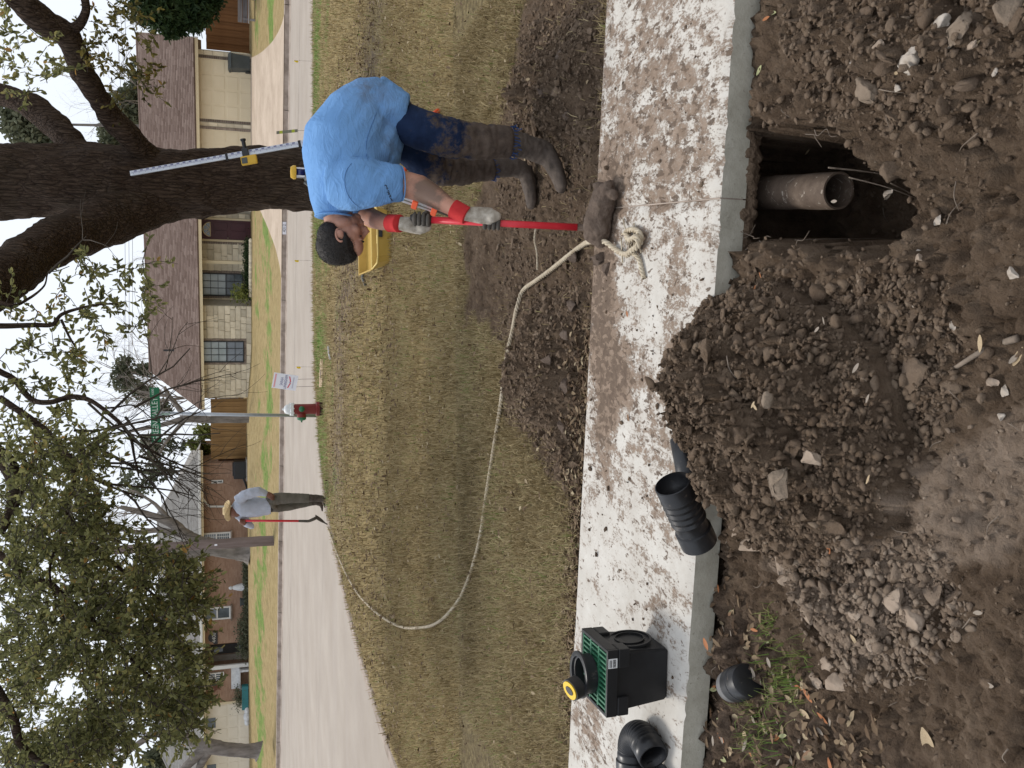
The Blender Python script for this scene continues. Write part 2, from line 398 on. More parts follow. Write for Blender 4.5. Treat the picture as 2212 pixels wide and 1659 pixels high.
def walk_panel(x0, x1):
    nx, ny = int((x1 - x0) / 0.025), int(WID / 0.025)
    xs = np.linspace(x0, x1, nx + 1); ys = np.linspace(0, WID, ny + 1); X, Y = np.meshgrid(xs, ys)
    ed = np.minimum(np.minimum(X - x0, x1 - X), np.minimum(Y, WID - Y))
    ch = 0.007 * (fbm2(X * 37, Y * 37, 3, 5) > 0.64) * (ed < 0.02)
    Z = -0.010 * np.exp(-ed / 0.006) - ch + 0.004 * (fbm2(X * 2, Y * 2, 3, 9) - .5)
    md = np.full(X.shape, 0.14) + .07 * sstep(JS + .9, JS - .6, X) * (.6 + .8 * fbm2(X * 3, Y * 3, 3, 19)) + .30 * np.exp(-np.maximum(WID - Y, 0) / .10) * sstep(JS + 1.5, JS - .2, X)
    for (cx, cy), r, k in MUDB: md += k * np.exp(-((X - cx) ** 2 + (Y - cy) ** 2) / (r * r))
    md = np.clip(md, 0, 1.1)
    P = np.stack([X, Y, Z], -1).reshape(-1, 3)
    idx = np.arange(P.shape[0]).reshape(X.shape)
    Fq = np.stack([idx[:-1, :-1], idx[:-1, 1:], idx[1:, 1:], idx[1:, :-1]], -1).reshape(-1, 4)
    V = [P]; Fs = [Fq]; fm = [np.zeros(len(Fq), int)]; mu = [md.ravel()]; b = len(P)
    for line in (idx[0, ::-1], idx[:, 0], idx[-1, :], idx[::-1, -1]):       # the four side faces
        T = P[line]; Bm = T.copy(); Bm[:, 2] = -SLAB_T; m = len(T)
        V += [T, Bm]; mu += [np.zeros(2 * m)]
        t = np.arange(m - 1)
        q = np.stack([b + t + 1, b + t, b + m + t, b + m + t + 1], -1)[:, ::-1]
        Fs.append(q); fm.append(np.ones(len(q), int)); b += 2 * m
    me = np_me('slab', np.concatenate(V), np.concatenate(Fs), {'mud': np.concatenate(mu)}, np.concatenate(fm))
    o = link('slab', me, ['walk_concrete', 'slab_edge'], walk); o.matrix_local = WALK_M
    return o
walk_panel(-2.2, JS - 0.0025); walk_panel(JS + 0.0025, 6.0)
m = MB(); m.box(JS - .0024, JS + .0024, .002, WID - .002, -.10, -.0075); o = m.build('joint_fill', 'kerb_concrete', walk); o.matrix_local = WALK_M

# ---- near ground: one fine sheet of turned soil and thatch
GX0, GX1, GY0, GY1, GS = -3.0, 3.0, 0.75, 6.7, 0.0098
xs = np.arange(GX0, GX1, GS); ys = np.arange(GY0, GY1, GS); GX, GY = np.meshgrid(xs, ys)
Wl = np.array(WALK_I.to_3x3()); o0 = np.array(WALK_I.translation)
SX = Wl[0, 0] * GX + Wl[0, 1] * GY + o0[0]; SY = Wl[1, 0] * GX + Wl[1, 1] * GY + o0[1]     # walk coordinates
FAR_DIRT = gpoly([(1305, -60), (1130, -60), (1102, 90), (1078, 200), (1050, 300), (1030, 400), (1005, 440), (985, 520), (1000, 600), (985, 680), (1045, 705), (1082, 760), (1075, 900), (1130, 965), (1180, 1050), (1228, 1110), (1238, 1250), (1230, 1400), (1226, 1720), (1300, 1720)])
FAR_MOUND1 = gpoly([(1280, 20), (1130, 60), (1100, 200), (1090, 280), (1180, 330), (1270, 300)])
FAR_MOUND2 = gpoly([(1250, 640), (1140, 640), (1100, 760), (1090, 880), (1160, 960), (1240, 1060)])
PILE = gpoly([(1500, 640), (1462, 720), (1436, 820), (1448, 870), (1470, 930), (1490, 990), (1545, 1110), (1620, 1190), (1740, 1240), (1850, 1150), (1900, 980), (1850, 820), (1780, 690), (1640, 620)], 0.02)
DRYP = gpoly([(1560, 1090), (1620, 1260), (1720, 1390), (1800, 1480), (1900, 1470), (2000, 1340), (2080, 1260), (2230, 1180), (2230, 800), (2080, 860), (1960, 950), (1900, 1120), (1760, 1190)], -0.05)
DRYM = gpoly([(1660, 1190), (1690, 1330), (1780, 1450), (1900, 1440), (2010, 1330), (1960, 1220), (1830, 1180)], -0.03)
HOLE = gpoly([(1500, 530), (1500, 300), (1640, 268), (1735, 268), (1830, 330), (1895, 410), (1905, 540), (1840, 550)], -0.08)
LITTER = gpoly([(1520, 1180), (1560, 1300), (1640, 1380), (1720, 1480), (1800, 1560), (1900, 1560), (1960, 1680), (1500, 1680)], -0.08)
RMOUND = gpoly([(1700, 60), (1760, 250), (1900, 280), (2080, 260), (2240, 120), (2240, -60), (1760, -60)], -0.05)
wob = 0.06 * (fbm2(GX * 6, GY * 6, 4, 3) - 0.5) * 2
near = SY < WID * 0.5
sd_far = poly_sd(GX, GY, FAR_DIRT) + wob * 2.2
sd_pile = poly_sd(GX, GY, PILE); sd_hole = poly_sd(GX, GY, HOLE); sd_dry = poly_sd(GX, GY, DRYP) + wob
sd_lit = poly_sd(GX, GY, LITTER) + wob; sd_drym = poly_sd(GX, GY, DRYM)
lump = fbm2(GX * 7, GY * 7, 5, 21, 0.55); fine = fbm2(GX * 28, GY * 28, 4, 41, 0.6); rid = np.abs(fbm2(GX * 15, GY * 15, 4, 77, .6) - .5) * 2
f4 = fbm2(GX * 44 + 3.3, GY * 44 + 1.2, 2, 91, .6); cr = np.abs(fbm2(GX * 24 + 9, GY * 24, 3, 95, .6) - .5) * 2
wx = GX + .030 * (fbm2(GX * 22, GY * 22, 3, 201) - .5); wy = GY + .030 * (fbm2(GX * 22 + 7, GY * 22 + 3, 3, 203) - .5)
d1, v1_ = worley(wx * 15, wy * 15, 301); d2, v2_ = worley(wx * 30 + 3, wy * 30, 311); d3, v3_ = worley(wx * 52, wy * 52 + 5, 321)
clod1 = (1 - np.clip(d1 * 1.25, 0, 1) ** 2.2) * (v1_ ** 2.0); clod2 = (1 - np.clip(d2 * 1.25, 0, 1) ** 2.2) * (v2_ ** 1.5); clod3 = (1 - np.clip(d3 * 1.2, 0, 1) ** 2) * v3_
d0, v0_ = worley(wx * 9.5 + 1.7, wy * 9.5, 351); clod0 = (1 - np.clip(d0 * 1.3, 0, 1) ** 2.5) * (v0_ ** 3.0)
cm = .60 + .40 * sstep(.40, .62, fbm2(GX * 3.3, GY * 3.3, 3, 331))
soil_h = (.055 * clod0 + .046 * clod1 + .024 * clod2 + .012 * clod3 - .022) * cm + 0.075 * (lump - 0.5) + 0.030 * (fine - 0.5) - 0.030 * rid + 0.020 * (f4 - .5) - .022 * np.exp(-cr * 9)
zn = -0.10 - 0.012 * (SX - 1.2) + 0.95 * soil_h + .07 * (fbm2(GX * 2.6, GY * 2.6, 3, 15) - .45)
zn += sstep(-0.02, 0.35, poly_sd(GX, GY, RMOUND)) * (0.09 + 0.5 * soil_h)
zn += sstep(-0.02, 0.22, sd_drym + wob * .4) * (0.10 + 0.5 * soil_h)
ph = np.clip((sd_pile + wob * 0.7) / 0.30, 0, 1); ph = 1 - (1 - ph) ** 1.8
zn = np.where(sd_pile + wob * 0.7 > 0, np.maximum(zn, -0.04 + 0.215 * ph + soil_h * (1.25 + .45 * ph) + .10 * ph * (fbm2(GX * 4.3, GY * 4.3, 3, 57) - .5)), zn)
# shallow trench running from the hole towards the viewer
tr = Wz(1890, 470, -.05); tr2 = Wz(2230, 330, -.05)
tx, ty = tr2.x - tr.x, tr2.y - tr.y; tl = math.hypot(tx, ty); tx /= tl; ty /= tl
td = np.abs((GX - tr.x) * ty - (GY - tr.y) * tx); ta = (GX - tr.x) * tx + (GY - tr.y) * ty
zn -= 0.07 * np.exp(-(td / 0.11) ** 2) * sstep(-0.1, 0.2, ta)
hk = sstep(-0.015, 0.02, sd_hole + 0.6 * wob + .03 * (fine - .5) + .13 * (fbm2(GX * 11, GY * 11, 3, 66) - .5))
zn = zn * (1 - hk) + hk * (-0.62 + .34 * sstep(-.30, -.72, SY) + 0.9 * soil_h)
zn += 0.03 * np.exp(-(np.abs(sd_hole + 0.03) / 0.05) ** 2) * (lump - .35) * (sd_hole < 0)
slab_near = (SY > -0.005)
under = slab_near & (sd_pile + wob * 0.7 <= 0.0) & (SY < WID) & (hk < .5)
zn = np.where(under, -0.16, zn)
zf = -0.035 + 0.02 * (lump - 0.5) + 0.012 * (fine - .5)
dm = sstep(-0.03, 0.12, sd_far)
zf += dm * (0.55 * soil_h - 0.015)
for pl, hgt in ((FAR_MOUND1, 0.10), (FAR_MOUND2, 0.13)):
    s_ = poly_sd(GX, GY, pl) + wob; zf += sstep(-0.05, 0.28, s_) * (hgt + 0.9 * soil_h)
dig = Wz(1200, 460, -0.05); zf -= 0.05 * np.exp(-(((GX - dig.x) / .34) ** 2 + ((GY - dig.y) / .25) ** 2))
GZ = np.where(near | (SY < WID + 0.0), zn, zf)
GZ = np.where((SY > 0.0) & (SY < WID) & ~near, -0.16, GZ)
grass = np.where(SY > WID, 1 - sstep(-0.05, 0.06, sd_far), 0.0)
dryA = np.where(SY < WID * .5, 0.75 * sstep(-0.05, 0.12, sd_dry) * (1 - 0.9 * sstep(-0.02, .05, sd_pile)), 0.12)
litA = np.where(SY < WID * .5, sstep(-0.05, 0.1, sd_lit) * 0.9, np.where(SY < WID + 0.22, 0.8, 0.15) * (SX > 2.0))
idx = np.arange(GX.size).reshape(GX.shape)
P = np.stack([GX, GY, GZ], -1).reshape(-1, 3)
Fq = np.stack([idx[:-1, :-1], idx[:-1, 1:], idx[1:, 1:], idx[1:, :-1]], -1).reshape(-1, 4)
Yi0 = (ys < GY1 - 0.3)
me = np_me('soil_ground', P, Fq, {'dry': dryA.ravel(), 'grass': grass.ravel(), 'litter': litA.ravel()})
soil = link('soil_ground', me, 'soil', smooth=True); tag(soil, kind='structure')
def gz(x, y):                                # height of the near ground
    i = int(round((y - GY0) / GS)); j = int(round((x - GX0) / GS))
    if 0 <= i < GZ.shape[0] and 0 <= j < GZ.shape[1]: return float(GZ[i, j])
    return -0.035
def gzn(x, y):
    i = np.clip(np.round((y - GY0) / GS).astype(int), 0, GZ.shape[0] - 1); j = np.clip(np.round((x - GX0) / GS).astype(int), 0, GZ.shape[1] - 1)
    return GZ[i, j], grass[i, j], i, j
def top_z(x, y):                             # ground or walk, whichever is on top
    p = WALK_I @ Vector((x, y, 0)); z = gz(x, y)
    return max(z, 0.0) if 0 < p.y < WID else z

# ---- lawn out to the kerb
KPX = [(678, -500), (677, -200), (677, 0), (677, 300), (677, 600), (681, 800), (689, 950), (701, 1060), (713, 1130), (739, 1250), (776, 1400), (816, 1530), (857, 1659), (930, 1850)]
KERB = [Wz(a, b, -0.05) for a, b in KPX]
KERB.append(Vector((-5.3, 3.5, -0.05))); KERB.append(Vector((-5.6, -2, -0.05)))
kp, _ = ctube(KERB, 1.0, 6)
lpoly = [(p.x, p.y) for p in kp] + [(16, -2), (16, kp[0].y)]
def litter_strip(X, Y):
    a = Wz(735, 690, -.04); b = Wz(728, 1040, -.04); c_ = Wz(800, 180, -.04); d_ = Wz(760, 300, -.04); f = 0
    for p, q, w in ((a, b, .9), (c_, d_, .9), (Wz(760, 560, -.04), a, .8)):
        ex, ey = q.x - p.x, q.y - p.y; L = ex * ex + ey * ey; t = np.clip(((X - p.x) * ex + (Y - p.y) * ey) / L, 0, 1)
        f = np.maximum(f, np.exp(-(np.hypot(X - p.x - t * ex, Y - p.y - t * ey) / w) ** 2))
    return f
def grid_in_poly(x0, x1, y0, y1, st, poly, zfun, name, mat, attrs, cut=None):
    xs = np.arange(x0, x1, st); ys = np.arange(y0, y1, st); X, Y = np.meshgrid(xs, ys)
    ins = poly_sd(X, Y, poly) > -st * 0.1
    Z = zfun(X, Y); idx = np.arange(X.size).reshape(X.shape)
    if cut is not None: ins = ins & ~((X > cut[0]) & (X < cut[1]) & (Y < cut[2]))
    k = ins[:-1, :-1] & ins[:-1, 1:] & ins[1:, 1:] & ins[1:, :-1]
    Fq = np.stack([idx[:-1, :-1], idx[:-1, 1:], idx[1:, 1:], idx[1:, :-1]], -1)[k]
    me = np_me(name, np.stack([X, Y, Z], -1).reshape(-1, 3), Fq, {a: f(X, Y).ravel() for a, f in attrs.items()})
    return link(name, me, mat, smooth=True)
def lawn_z(X, Y):
    base = -0.045 + 0.03 * (fbm2(X * 1.3, Y * 1.3, 4, 8) - .5)
    inn = (X > GX0 + .25) & (X < GX1 - .25) & (Y < GY1 - 0.25)
    return np.where(inn, base - 0.30, np.where((X > GX0) & (X < GX1) & (Y < GY1), base - 0.03, base))
def near_green(X, Y):
    g_ = 0.12 + 0.3 * sstep(12.5, 17, Y) + 0.25 * np.exp(-((Y - 17.6) / 0.9) ** 2)
    return g_
lawn = grid_in_poly(-6, 16, -1, 20.5, 0.09, lpoly, lawn_z, 'lawn', 'lawn', {'green': near_green, 'litter': litter_strip}, (GX0 + .3, GX1 - .3, GY1 - .3))
tag(lawn, kind='structure')

# ---- road, kerbs
TH = R_(20); ED = Vector((math.cos(TH), -math.sin(TH), 0)); EN = Vector((math.sin(TH), math.cos(TH), 0))   # along the far street (to the right), and away
FK = Wz(606, 829, -0.05)
def st(s, t, z=0.0): return FK + ED * s + EN * t + Vector((0, 0, z - FK.z))
road = MB(); road.quad(st(-70, -13.4, -0.19), st(70, -13.4, -0.19), st(70, 0.3, -0.19), st(-70, 0.3, -0.19))
road.quad((-40, 7, -.192), (-1.2, 7, -.192), (-1.2, 22, -.192), (-40, 22, -.192)); road.quad((-40, -4, -.194), (-3.6, -4, -.194), (-3.6, 7, -.194), (-40, 7, -.194))
tag(road.build('road', 'road_concrete'), kind='structure')
ter = MB(); ter.quad((-400, -100, -1.4), (400, -100, -1.4), (400, 700, -1.4), (-400, 700, -1.4))
tag(ter.build('terrain', 'horizon_turf'), kind='structure')
def sweep(name, path, prof, mat, side=1):
    vs = []; n_ = len(path); m = len(prof)
    for i, p in enumerate(path):
        d = path[min(i + 1, n_ - 1)] - path[max(i - 1, 0)]; d.z = 0; d.normalize(); nn = Vector((-d.y, d.x, 0)) * side
        for w, z in prof: vs.append((p.x + nn.x * w, p.y + nn.y * w, z))
    fs = [(i * m + k, i * m + k + 1, (i + 1) * m + k + 1, (i + 1) * m + k) for i in range(n_ - 1) for k in range(m - 1)]
    b = MB(); b.add(vs, fs); return b.build(name, mat)
PROF = [(-0.06, -0.075), (0.0, -0.03), (0.14, -0.03), (0.17, -0.045), (0.20, -0.165), (0.24, -0.178), (0.62, -0.181), (0.63, -0.19)]
tag(sweep('near_kerb', kp, PROF, 'kerb_concrete', -1), kind='structure')
# straight kerb across the street in cast lengths with open joints
fk = empty('far_kerb'); tag(fk, kind='structure')
for i in range(-9, 7):
    s0, s1 = i * 3.05, i * 3.05 + 3.035
    sweep('kerb_length', [st(s0, 0), st(s1, 0)], [(0.06, -0.075), (0.0, -0.03), (-0.14, -0.03), (-0.17, -0.045), (-0.20, -0.165), (-0.24, -0.178), (-0.62, -0.181), (-0.63, -0.19)], 'kerb_concrete', 1).parent = fk
seam = MB()
a, b_ = Wz(668, 1659, -.186), Wz(655, 1000, -.186)
for t0, t1, w in ((-46, 46, .03),):
    seam.quad(st(t0, -4.4, -.186), st(t1, -4.4, -.186), st(t1, -4.4 + w, -.186), st(t0, -4.4 + w, -.186))
tag(seam.build('road_joint', 'seam_dark'), kind='structure')

# ---- yards across the street
def yard_z(X, Y):
    dx, dy = X - FK.x, Y - FK.y; s = dx * ED.x + dy * ED.y; t = dx * EN.x + dy * EN.y
    wl = sstep(-2.0, -6.5, s)                                    # 1 on the left lot
    return -0.05 + (0.68 + 0.2 * wl) * sstep(0.0, 12.0 - 3.0 * wl, t) + 0.03 * (fbm2(X * .7, Y * .7, 4, 31) - .5)
def yard_g(X, Y):
    dx, dy = X - FK.x, Y - FK.y; s = dx * ED.x + dy * ED.y; t = dx * EN.x + dy * EN.y
    return 0.12 + 0.55 * np.exp(-((t - 4.6 - .6 * np.sin(s * .31)) / 1.5) ** 2) * (0.6 + 0.5 * fbm2(s * .35, t * .5, 3, 6)) + 0.35 * np.exp(-((t - 8.5) / 1.2) ** 2) * (s > 0)
ypoly = [tuple(st(s, t)[:2]) for s, t in ((-48, 0.02), (34, 0.02), (34, 45), (-48, 45))]
yard = grid_in_poly(-50, 50, 16, 90, 0.35, ypoly, yard_z, 'far_yard', 'lawn', {'green': yard_g, 'litter': lambda X, Y: 0 * X})
tag(yard, kind='structure')
yfill = MB()                                                    # turf edge down to the kerb back
for i in range(-48, 34): yfill.quad(st(i, -.02, -.06), st(i + 1, -.02, -.06), st(i + 1, .6, -.035), st(i, .6, -.035))
o = yfill.build('turf_edge', 'lawn', yard)
yz = lambda x, y: float(yard_z(np.array([x]), np.array([y]))[0])
# ================================================================ HOUSES ACROSS THE STREET
pmat('limestone', (0.56, 0.465, 0.315), (0.74, 0.65, 0.49), 1.1, 0.9, 0.3, 30, rand=0.20)
pmat('mortar', (0.42, 0.37, 0.28), (0.50, 0.45, 0.36), 4, 0.95)
pmat('cream_paint', (0.62, 0.505, 0.315), (0.69, 0.57, 0.365), 1.5, 0.6)
pmat('cream_garage', (0.70, 0.585, 0.39), (0.77, 0.65, 0.45), 1.2, 0.55)
pmat('white_trim', (0.62, 0.60, 0.56), (0.7, 0.69, 0.65), 2, 0.6)
pmat('ivory_garage', (0.66, 0.58, 0.45), (0.74, 0.66, 0.53), 1.2, 0.55)
pmat('edging_brick', (0.16, 0.115, 0.085), (0.36, 0.29, 0.23), 5.0, 0.9, rand=0.3)
pmat('maroon_door', (0.055, 0.012, 0.016), (0.075, 0.017, 0.021), 3, 0.45)
pmat('bronze_frame', (0.03, 0.03, 0.03), None, rough=0.5)
pmat('slab_grey', (0.26, 0.235, 0.20), (0.36, 0.33, 0.29), 3, 0.9)
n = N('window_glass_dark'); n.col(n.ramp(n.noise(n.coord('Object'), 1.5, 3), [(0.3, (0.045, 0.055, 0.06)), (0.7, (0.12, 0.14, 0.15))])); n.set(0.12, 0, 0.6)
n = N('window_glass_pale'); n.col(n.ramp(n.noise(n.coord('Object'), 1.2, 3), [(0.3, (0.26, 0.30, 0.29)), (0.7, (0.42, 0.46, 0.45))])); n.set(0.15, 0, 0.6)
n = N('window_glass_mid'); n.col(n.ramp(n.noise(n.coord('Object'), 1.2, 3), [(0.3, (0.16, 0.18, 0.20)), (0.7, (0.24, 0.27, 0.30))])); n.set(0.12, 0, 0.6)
def shingle_mat(name, stops):
    n = N(name); n.set(0.95, 0, 0.15); t = n.attr('tone'); v = n.coord('Object')
    c = n.ramp(t, stops); c = n.mix(0.35, c, n.ramp(n.noise(v, 0.5, 5, 0.7), [(0.35, stops[0][1]), (0.7, stops[-1][1])]))
    c = n.mix(n.ramp(n.noise(v, 40, 3, .7), [(0.5, 0.0), (0.7, 0.4)]), c, stops[0][1]); n.col(c)
    n.bump(n.noise(v, 60, 3, .7), .4, .01)
shingle_mat('shingle_brown', [(0.0, (0.16, 0.108, 0.086)), (0.5, (0.235, 0.168, 0.138)), (1.0, (0.305, 0.228, 0.19))])
shingle_mat('shingle_grey', [(0.0, (0.27, 0.25, 0.225)), (0.5, (0.33, 0.31, 0.285)), (1.0, (0.39, 0.37, 0.34))])
n = N('orange_brick'); n.set(0.9, 0, 0.2); v = n.coord('Object')
mp = n.n('ShaderNodeMapping'); mp.inputs['Rotation'].default_value = (R_(90), 0, 0); n.l(v, mp.inputs['Vector'])
bt = n.n('ShaderNodeTexBrick'); n.l(mp.outputs['Vector'], bt.inputs['Vector'])
bt.inputs['Scale'].default_value = 1.0; bt.inputs['Brick Width'].default_value = 0.21; bt.inputs['Row Height'].default_value = 0.075
bt.inputs['Mortar Size'].default_value = 0.007; bt.inputs['Color1'].default_value = (0.28, 0.16, 0.108, 1); bt.inputs['Color2'].default_value = (0.42, 0.275, 0.195, 1); bt.inputs['Mortar'].default_value = (0.30, 0.22, 0.155, 1)
bt.inputs['Bias'].default_value = -0.1
c = n.mix(0.5, bt.outputs['Color'], n.ramp(n.noise(v, 1.6, 5, .7), [(0.3, (0.24, 0.138, 0.088)), (0.7, (0.38, 0.245, 0.165))])); n.col(c)

class House:
    def __init__(s, name, p0, rz, label, base_z):
        s.rz = rz; s.root = empty(name, (p0[0], p0[1], base_z), rz, label, 'house')
        s.M = Matrix.Translation((p0[0], p0[1], base_z)) @ Matrix.Rotation(rz, 4, 'Z'); s.I = s.M.inverted()
        s.C = s.I @ CPOS
    def hit(s, x, y, depth=0.0):                # sight line meets the wall plane set back by depth -> (along, up)
        d = s.I.to_3x3() @ ray(x, y); t = (depth - s.C.y) / d.y; p = s.C + d * t
        return p.x, p.z
    def part(s, name, mat, parent=None, **kw):
        b = MB(); return b
def shingles(house, name, mat, s0, s1, y0, z0, y1, z1, hipL=0.0, hipR=0.0, expo=0.17, tabw=0.32, seed=1, back=True):
    """one roof slope from the eave (y0,z0) to the ridge (y1,z1), laid in courses of separate tabs"""
    r = np.random.default_rng(seed); L = math.hypot(y1 - y0, z1 - z0); uy, uz = (y1 - y0) / L, (z1 - z0) / L
    ny, nz = -uz * np.sign(y1 - y0), abs(uy)
    V = []; Fc = []; T = []; rows = int(L / expo) + 1
    for i in range(rows):
        a, b = i * expo, min((i + 1.25) * expo, L)
        if b - a < 0.02: continue
        q = a / L; L0, L1 = s0 + hipL * q, s1 - hipR * q; x = L0 - r.random() * tabw
        while x < L1:
            w = tabw * r.uniform(.6, 1.35); xa, xb = max(x, L0), min(x + w - .006, L1); x += w
            if xb - xa < 0.02: continue
            h0 = 0.022 + .012 * r.random(); h1 = 0.004; k = len(V)
            for aa, hh in ((a, 0.0), (a, h0), (b, h1)):
                yy, zz = y0 + uy * aa + ny * hh, z0 + uz * aa + nz * hh
                V += [(xa, yy, zz), (xb, yy, zz)]
            Fc += [(k, k + 1, k + 3, k + 2), (k + 2, k + 3, k + 5, k + 4)]; T += [r.random() ** 1.2] * 6
    me = np_me(name, V, Fc, {'tone': np.array(T)}); o = link(name, me, mat, house.root); o['kind'] = 'stuff'; return o
_bl = []
def stone_mesh():
    if not _bl:
        for k in range(6):
            b = MB(); b.box(-.5, .5, -.5, .5, -.5, .5); me = b.mesh('stone')
            bm = bmesh.new(); bm.from_mesh(me); bmesh.ops.bevel(bm, geom=[e for e in bm.edges if min(v.co.y for v in e.verts) < -.4], offset=.05, segments=1, affect='EDGES')
            for v in bm.verts: v.co += Vector((random.uniform(-.03, .03), random.uniform(-.12, .12) if v.co.y < 0 else 0, random.uniform(-.03, .03)))
            bm.to_mesh(me); bm.free(); me.materials.append(MATS['limestone']); _bl.append(me)
    return random.choice(_bl)
def stone_wall(parent, s0, s1, z0, z1, y, openings=(), hmin=.17, hmax=.30, lmin=.3, lmax=.62):
    zc = sorted({z0, z1, *[o[2] for o in openings], *[o[3] for o in openings]}); zc = [z for z in zc if z0 <= z <= z1]
    for za, zb in zip(zc[:-1], zc[1:]):
        if zb - za < .03: continue
        nr = max(1, round((zb - za) / random.uniform(hmin, hmax))); cuts = [za + (zb - za) * i / nr for i in range(nr + 1)]
        for i in range(1, nr): cuts[i] += random.uniform(-.04, .04)
        for ra, rb in zip(cuts[:-1], cuts[1:]):
            segs = [(s0, s1)]
            for oa, ob, oz0, oz1 in openings:
                if oz0 < (ra + rb) / 2 < oz1:
                    nsg = []
                    for a, b in segs:
                        if ob <= a or oa >= b: nsg.append((a, b)); continue
                        if oa > a: nsg.append((a, oa))
                        if ob < b: nsg.append((ob, b))
                    segs = nsg
            for a, b in segs:
                x = a
                while x < b - .02:
                    w = random.uniform(lmin, lmax)
                    if b - x - w < .15: w = b - x
                    o = bpy.data.objects.new('stone', stone_mesh()); COL.objects.link(o); o.parent = parent
                    o.location = (x + w / 2, y - .015 + random.uniform(-.006, .006), (ra + rb) / 2); o.scale = (w - .016, .05, rb - ra - .016); x += w
def edging(house, a, b, z0, z1, y, sides='LRB', w=.11, name='brick_edging'):
    m = MB(); L = .075
    def run(x0, x1, za, zb, vert):
        k = int(((zb - za) if vert else (x1 - x0)) / L)
        for i in range(k):
            q = random.uniform(0, .012)
            if vert: m.box(x0, x1, y - .04 - q, y + .03, za + i * L + .005, za + (i + 1) * L - .005)
            else: m.box(x0 + i * L + .005, x0 + (i + 1) * L - .005, y - .04 - q, y + .03, za, zb)
    if 'L' in sides: run(a - w, a, z0 - (w if 'B' in sides else 0), z1, True)
    if 'R' in sides: run(b, b + w, z0 - (w if 'B' in sides else 0), z1, True)
    if 'B' in sides: run(a, b, z0 - w, z0, False)
    o = m.build(name, 'edging_brick', house.root); o['kind'] = 'stuff'; return o
def sash_window(house, a, b, z0, z1, y, cols=3, rows_up=3, rows_lo=2, fmat='bronze_frame', up='window_glass_pale', lo='window_glass_dark', split=.42, fw=.05, mw=.022, sill=None, extra=None):
    w = empty('window', parent=house.root)
    f = MB(); zs = z0 + (z1 - z0) * split
    f.box(a, a + fw, y - .06, y + .05, z0, z1); f.box(b - fw, b, y - .06, y + .05, z0, z1)
    f.box(a + fw, b - fw, y - .06, y + .05, z0, z0 + fw); f.box(a + fw, b - fw, y - .06, y + .05, z1 - fw, z1); f.box(a + fw, b - fw, y - .05, y + .05, zs - fw * .5, zs + fw * .5)
    for lo_, hi_, rw_, mt in ((z0 + fw, zs - fw * .5, rows_lo, lo), (zs + fw * .5, z1 - fw, rows_up, up)):
        cw = (b - a - 2 * fw) / cols; rh = (hi_ - lo_) / rw_
        for i in range(1, cols): f.box(a + fw + i * cw - mw / 2, a + fw + i * cw + mw / 2, y - .03, y + .03, lo_, hi_)
        for j in range(1, rw_):
            for i in range(cols): f.box(a + fw + i * cw + mw / 2, a + fw + (i + 1) * cw - mw / 2, y - .03, y + .03, lo_ + j * rh - mw / 2, lo_ + j * rh + mw / 2)
        for i in range(cols):
            for j in range(rw_):
                p = MB(); p.box(a + fw + i * cw, a + fw + (i + 1) * cw, y, y + .012, lo_ + j * rh, lo_ + (j + 1) * rh); p.build('pane', mt, w)
    f.build('frame', fmat, w)
    if sill: q = MB(); q.box(a - .08, b + .08, y - .12, y, z0 - .08, z0); q.build('sill', sill, w)
    return w
def garage_door(house, a, b, z0, z1, y, mat, cols, rows, lights=0):
    d = empty('garage_door', parent=house.root); f = MB(); f.box(a, b, y + .02, y + .06, z0, z1); f.build('door_leaf', mat, d)
    cw, rh = (b - a) / cols, (z1 - z0) / rows
    for j in range(rows):
        for i in range(cols):
            x0, x1, q0, q1 = a + i * cw + .05, a + (i + 1) * cw - .05, z0 + j * rh + .05, z0 + (j + 1) * rh - .05
            p = MB()
            if lights and j == rows - 1:
                if i % 2 == 0: p.box(x0, x0 + .52, y, y + .03, q0 + .02, q1 + .02); p.build('pane', 'window_glass_dark', d)
                continue
            p.box(x0, x1, y + .003, y + .03, q0, q1, .012); p.build('panel', mat, d)
    return d

# ---------------------------------------------------------------- the stone house, number 4312
p0 = st(0, 0); HP = Vector((7.0, 42.4, 0))
H1 = House('stone_house', HP, -TH, 'long cream stone house with brown shingle roof and maroon front door', 0.64)
r1 = H1.root; h = H1.hit
EZ = h(428, 650)[1]                                 # top of wall
sR = h(480, 112)[0]; sL = h(480, 859)[0]; sC = h(480, 660)[0]; sD0, sD1 = h(480, 517)[0], h(480, 475)[0]; sG = h(480, 455)[0]
REC = 1.1                                           # the porch wall is set back
wall = MB(); wall.box(sL, sC, 0, 9, -.6, EZ); wall.box(sC, sG, REC, 9, -.6, EZ); wall.box(sG, sR, 0, 9, -.6, EZ)
wall = wall.build('wall', 'mortar', r1)
# window openings
def wrect(v0, v1, y0, y1, dep=0.0):
    a, z1_ = h(v0, y1, dep); b, z0_ = h(v1, y0, dep); return a, b, z0_, z1_
wA = wrect(438, 527, 736, 782); wB = wrect(437, 525, 591, 638, REC)
dr = (h(480, 517, REC)[0], h(480, 475, REC)[0], -.02, h(436, 500, REC)[1])
stone_wall(wall, sL, sC, -.10, EZ - .02, 0, [(wA[0] - .11, wA[1] + .11, wA[2] - .11, wA[3])])
stone_wall(wall, h(480, 660, REC)[0] + .3, h(480, 455, REC)[0] - .1, .02, EZ - .02, REC, [(wB[0] - .11, wB[1] + .11, wB[2] - .11, wB[3]), (dr[0] - .15, dr[1] + .1, -.1, dr[3] + .08)])
for wr, dp, up_, lo_ in ((wA, 0, 'window_glass_pale', 'window_glass_mid'), (wB, REC, 'window_glass_pale', 'window_glass_dark')):
    sash_window(H1, wr[0], wr[1], wr[2], wr[3], dp - .03, up=up_, lo=lo_); edging(H1, wr[0], wr[1], wr[2], wr[3], dp)
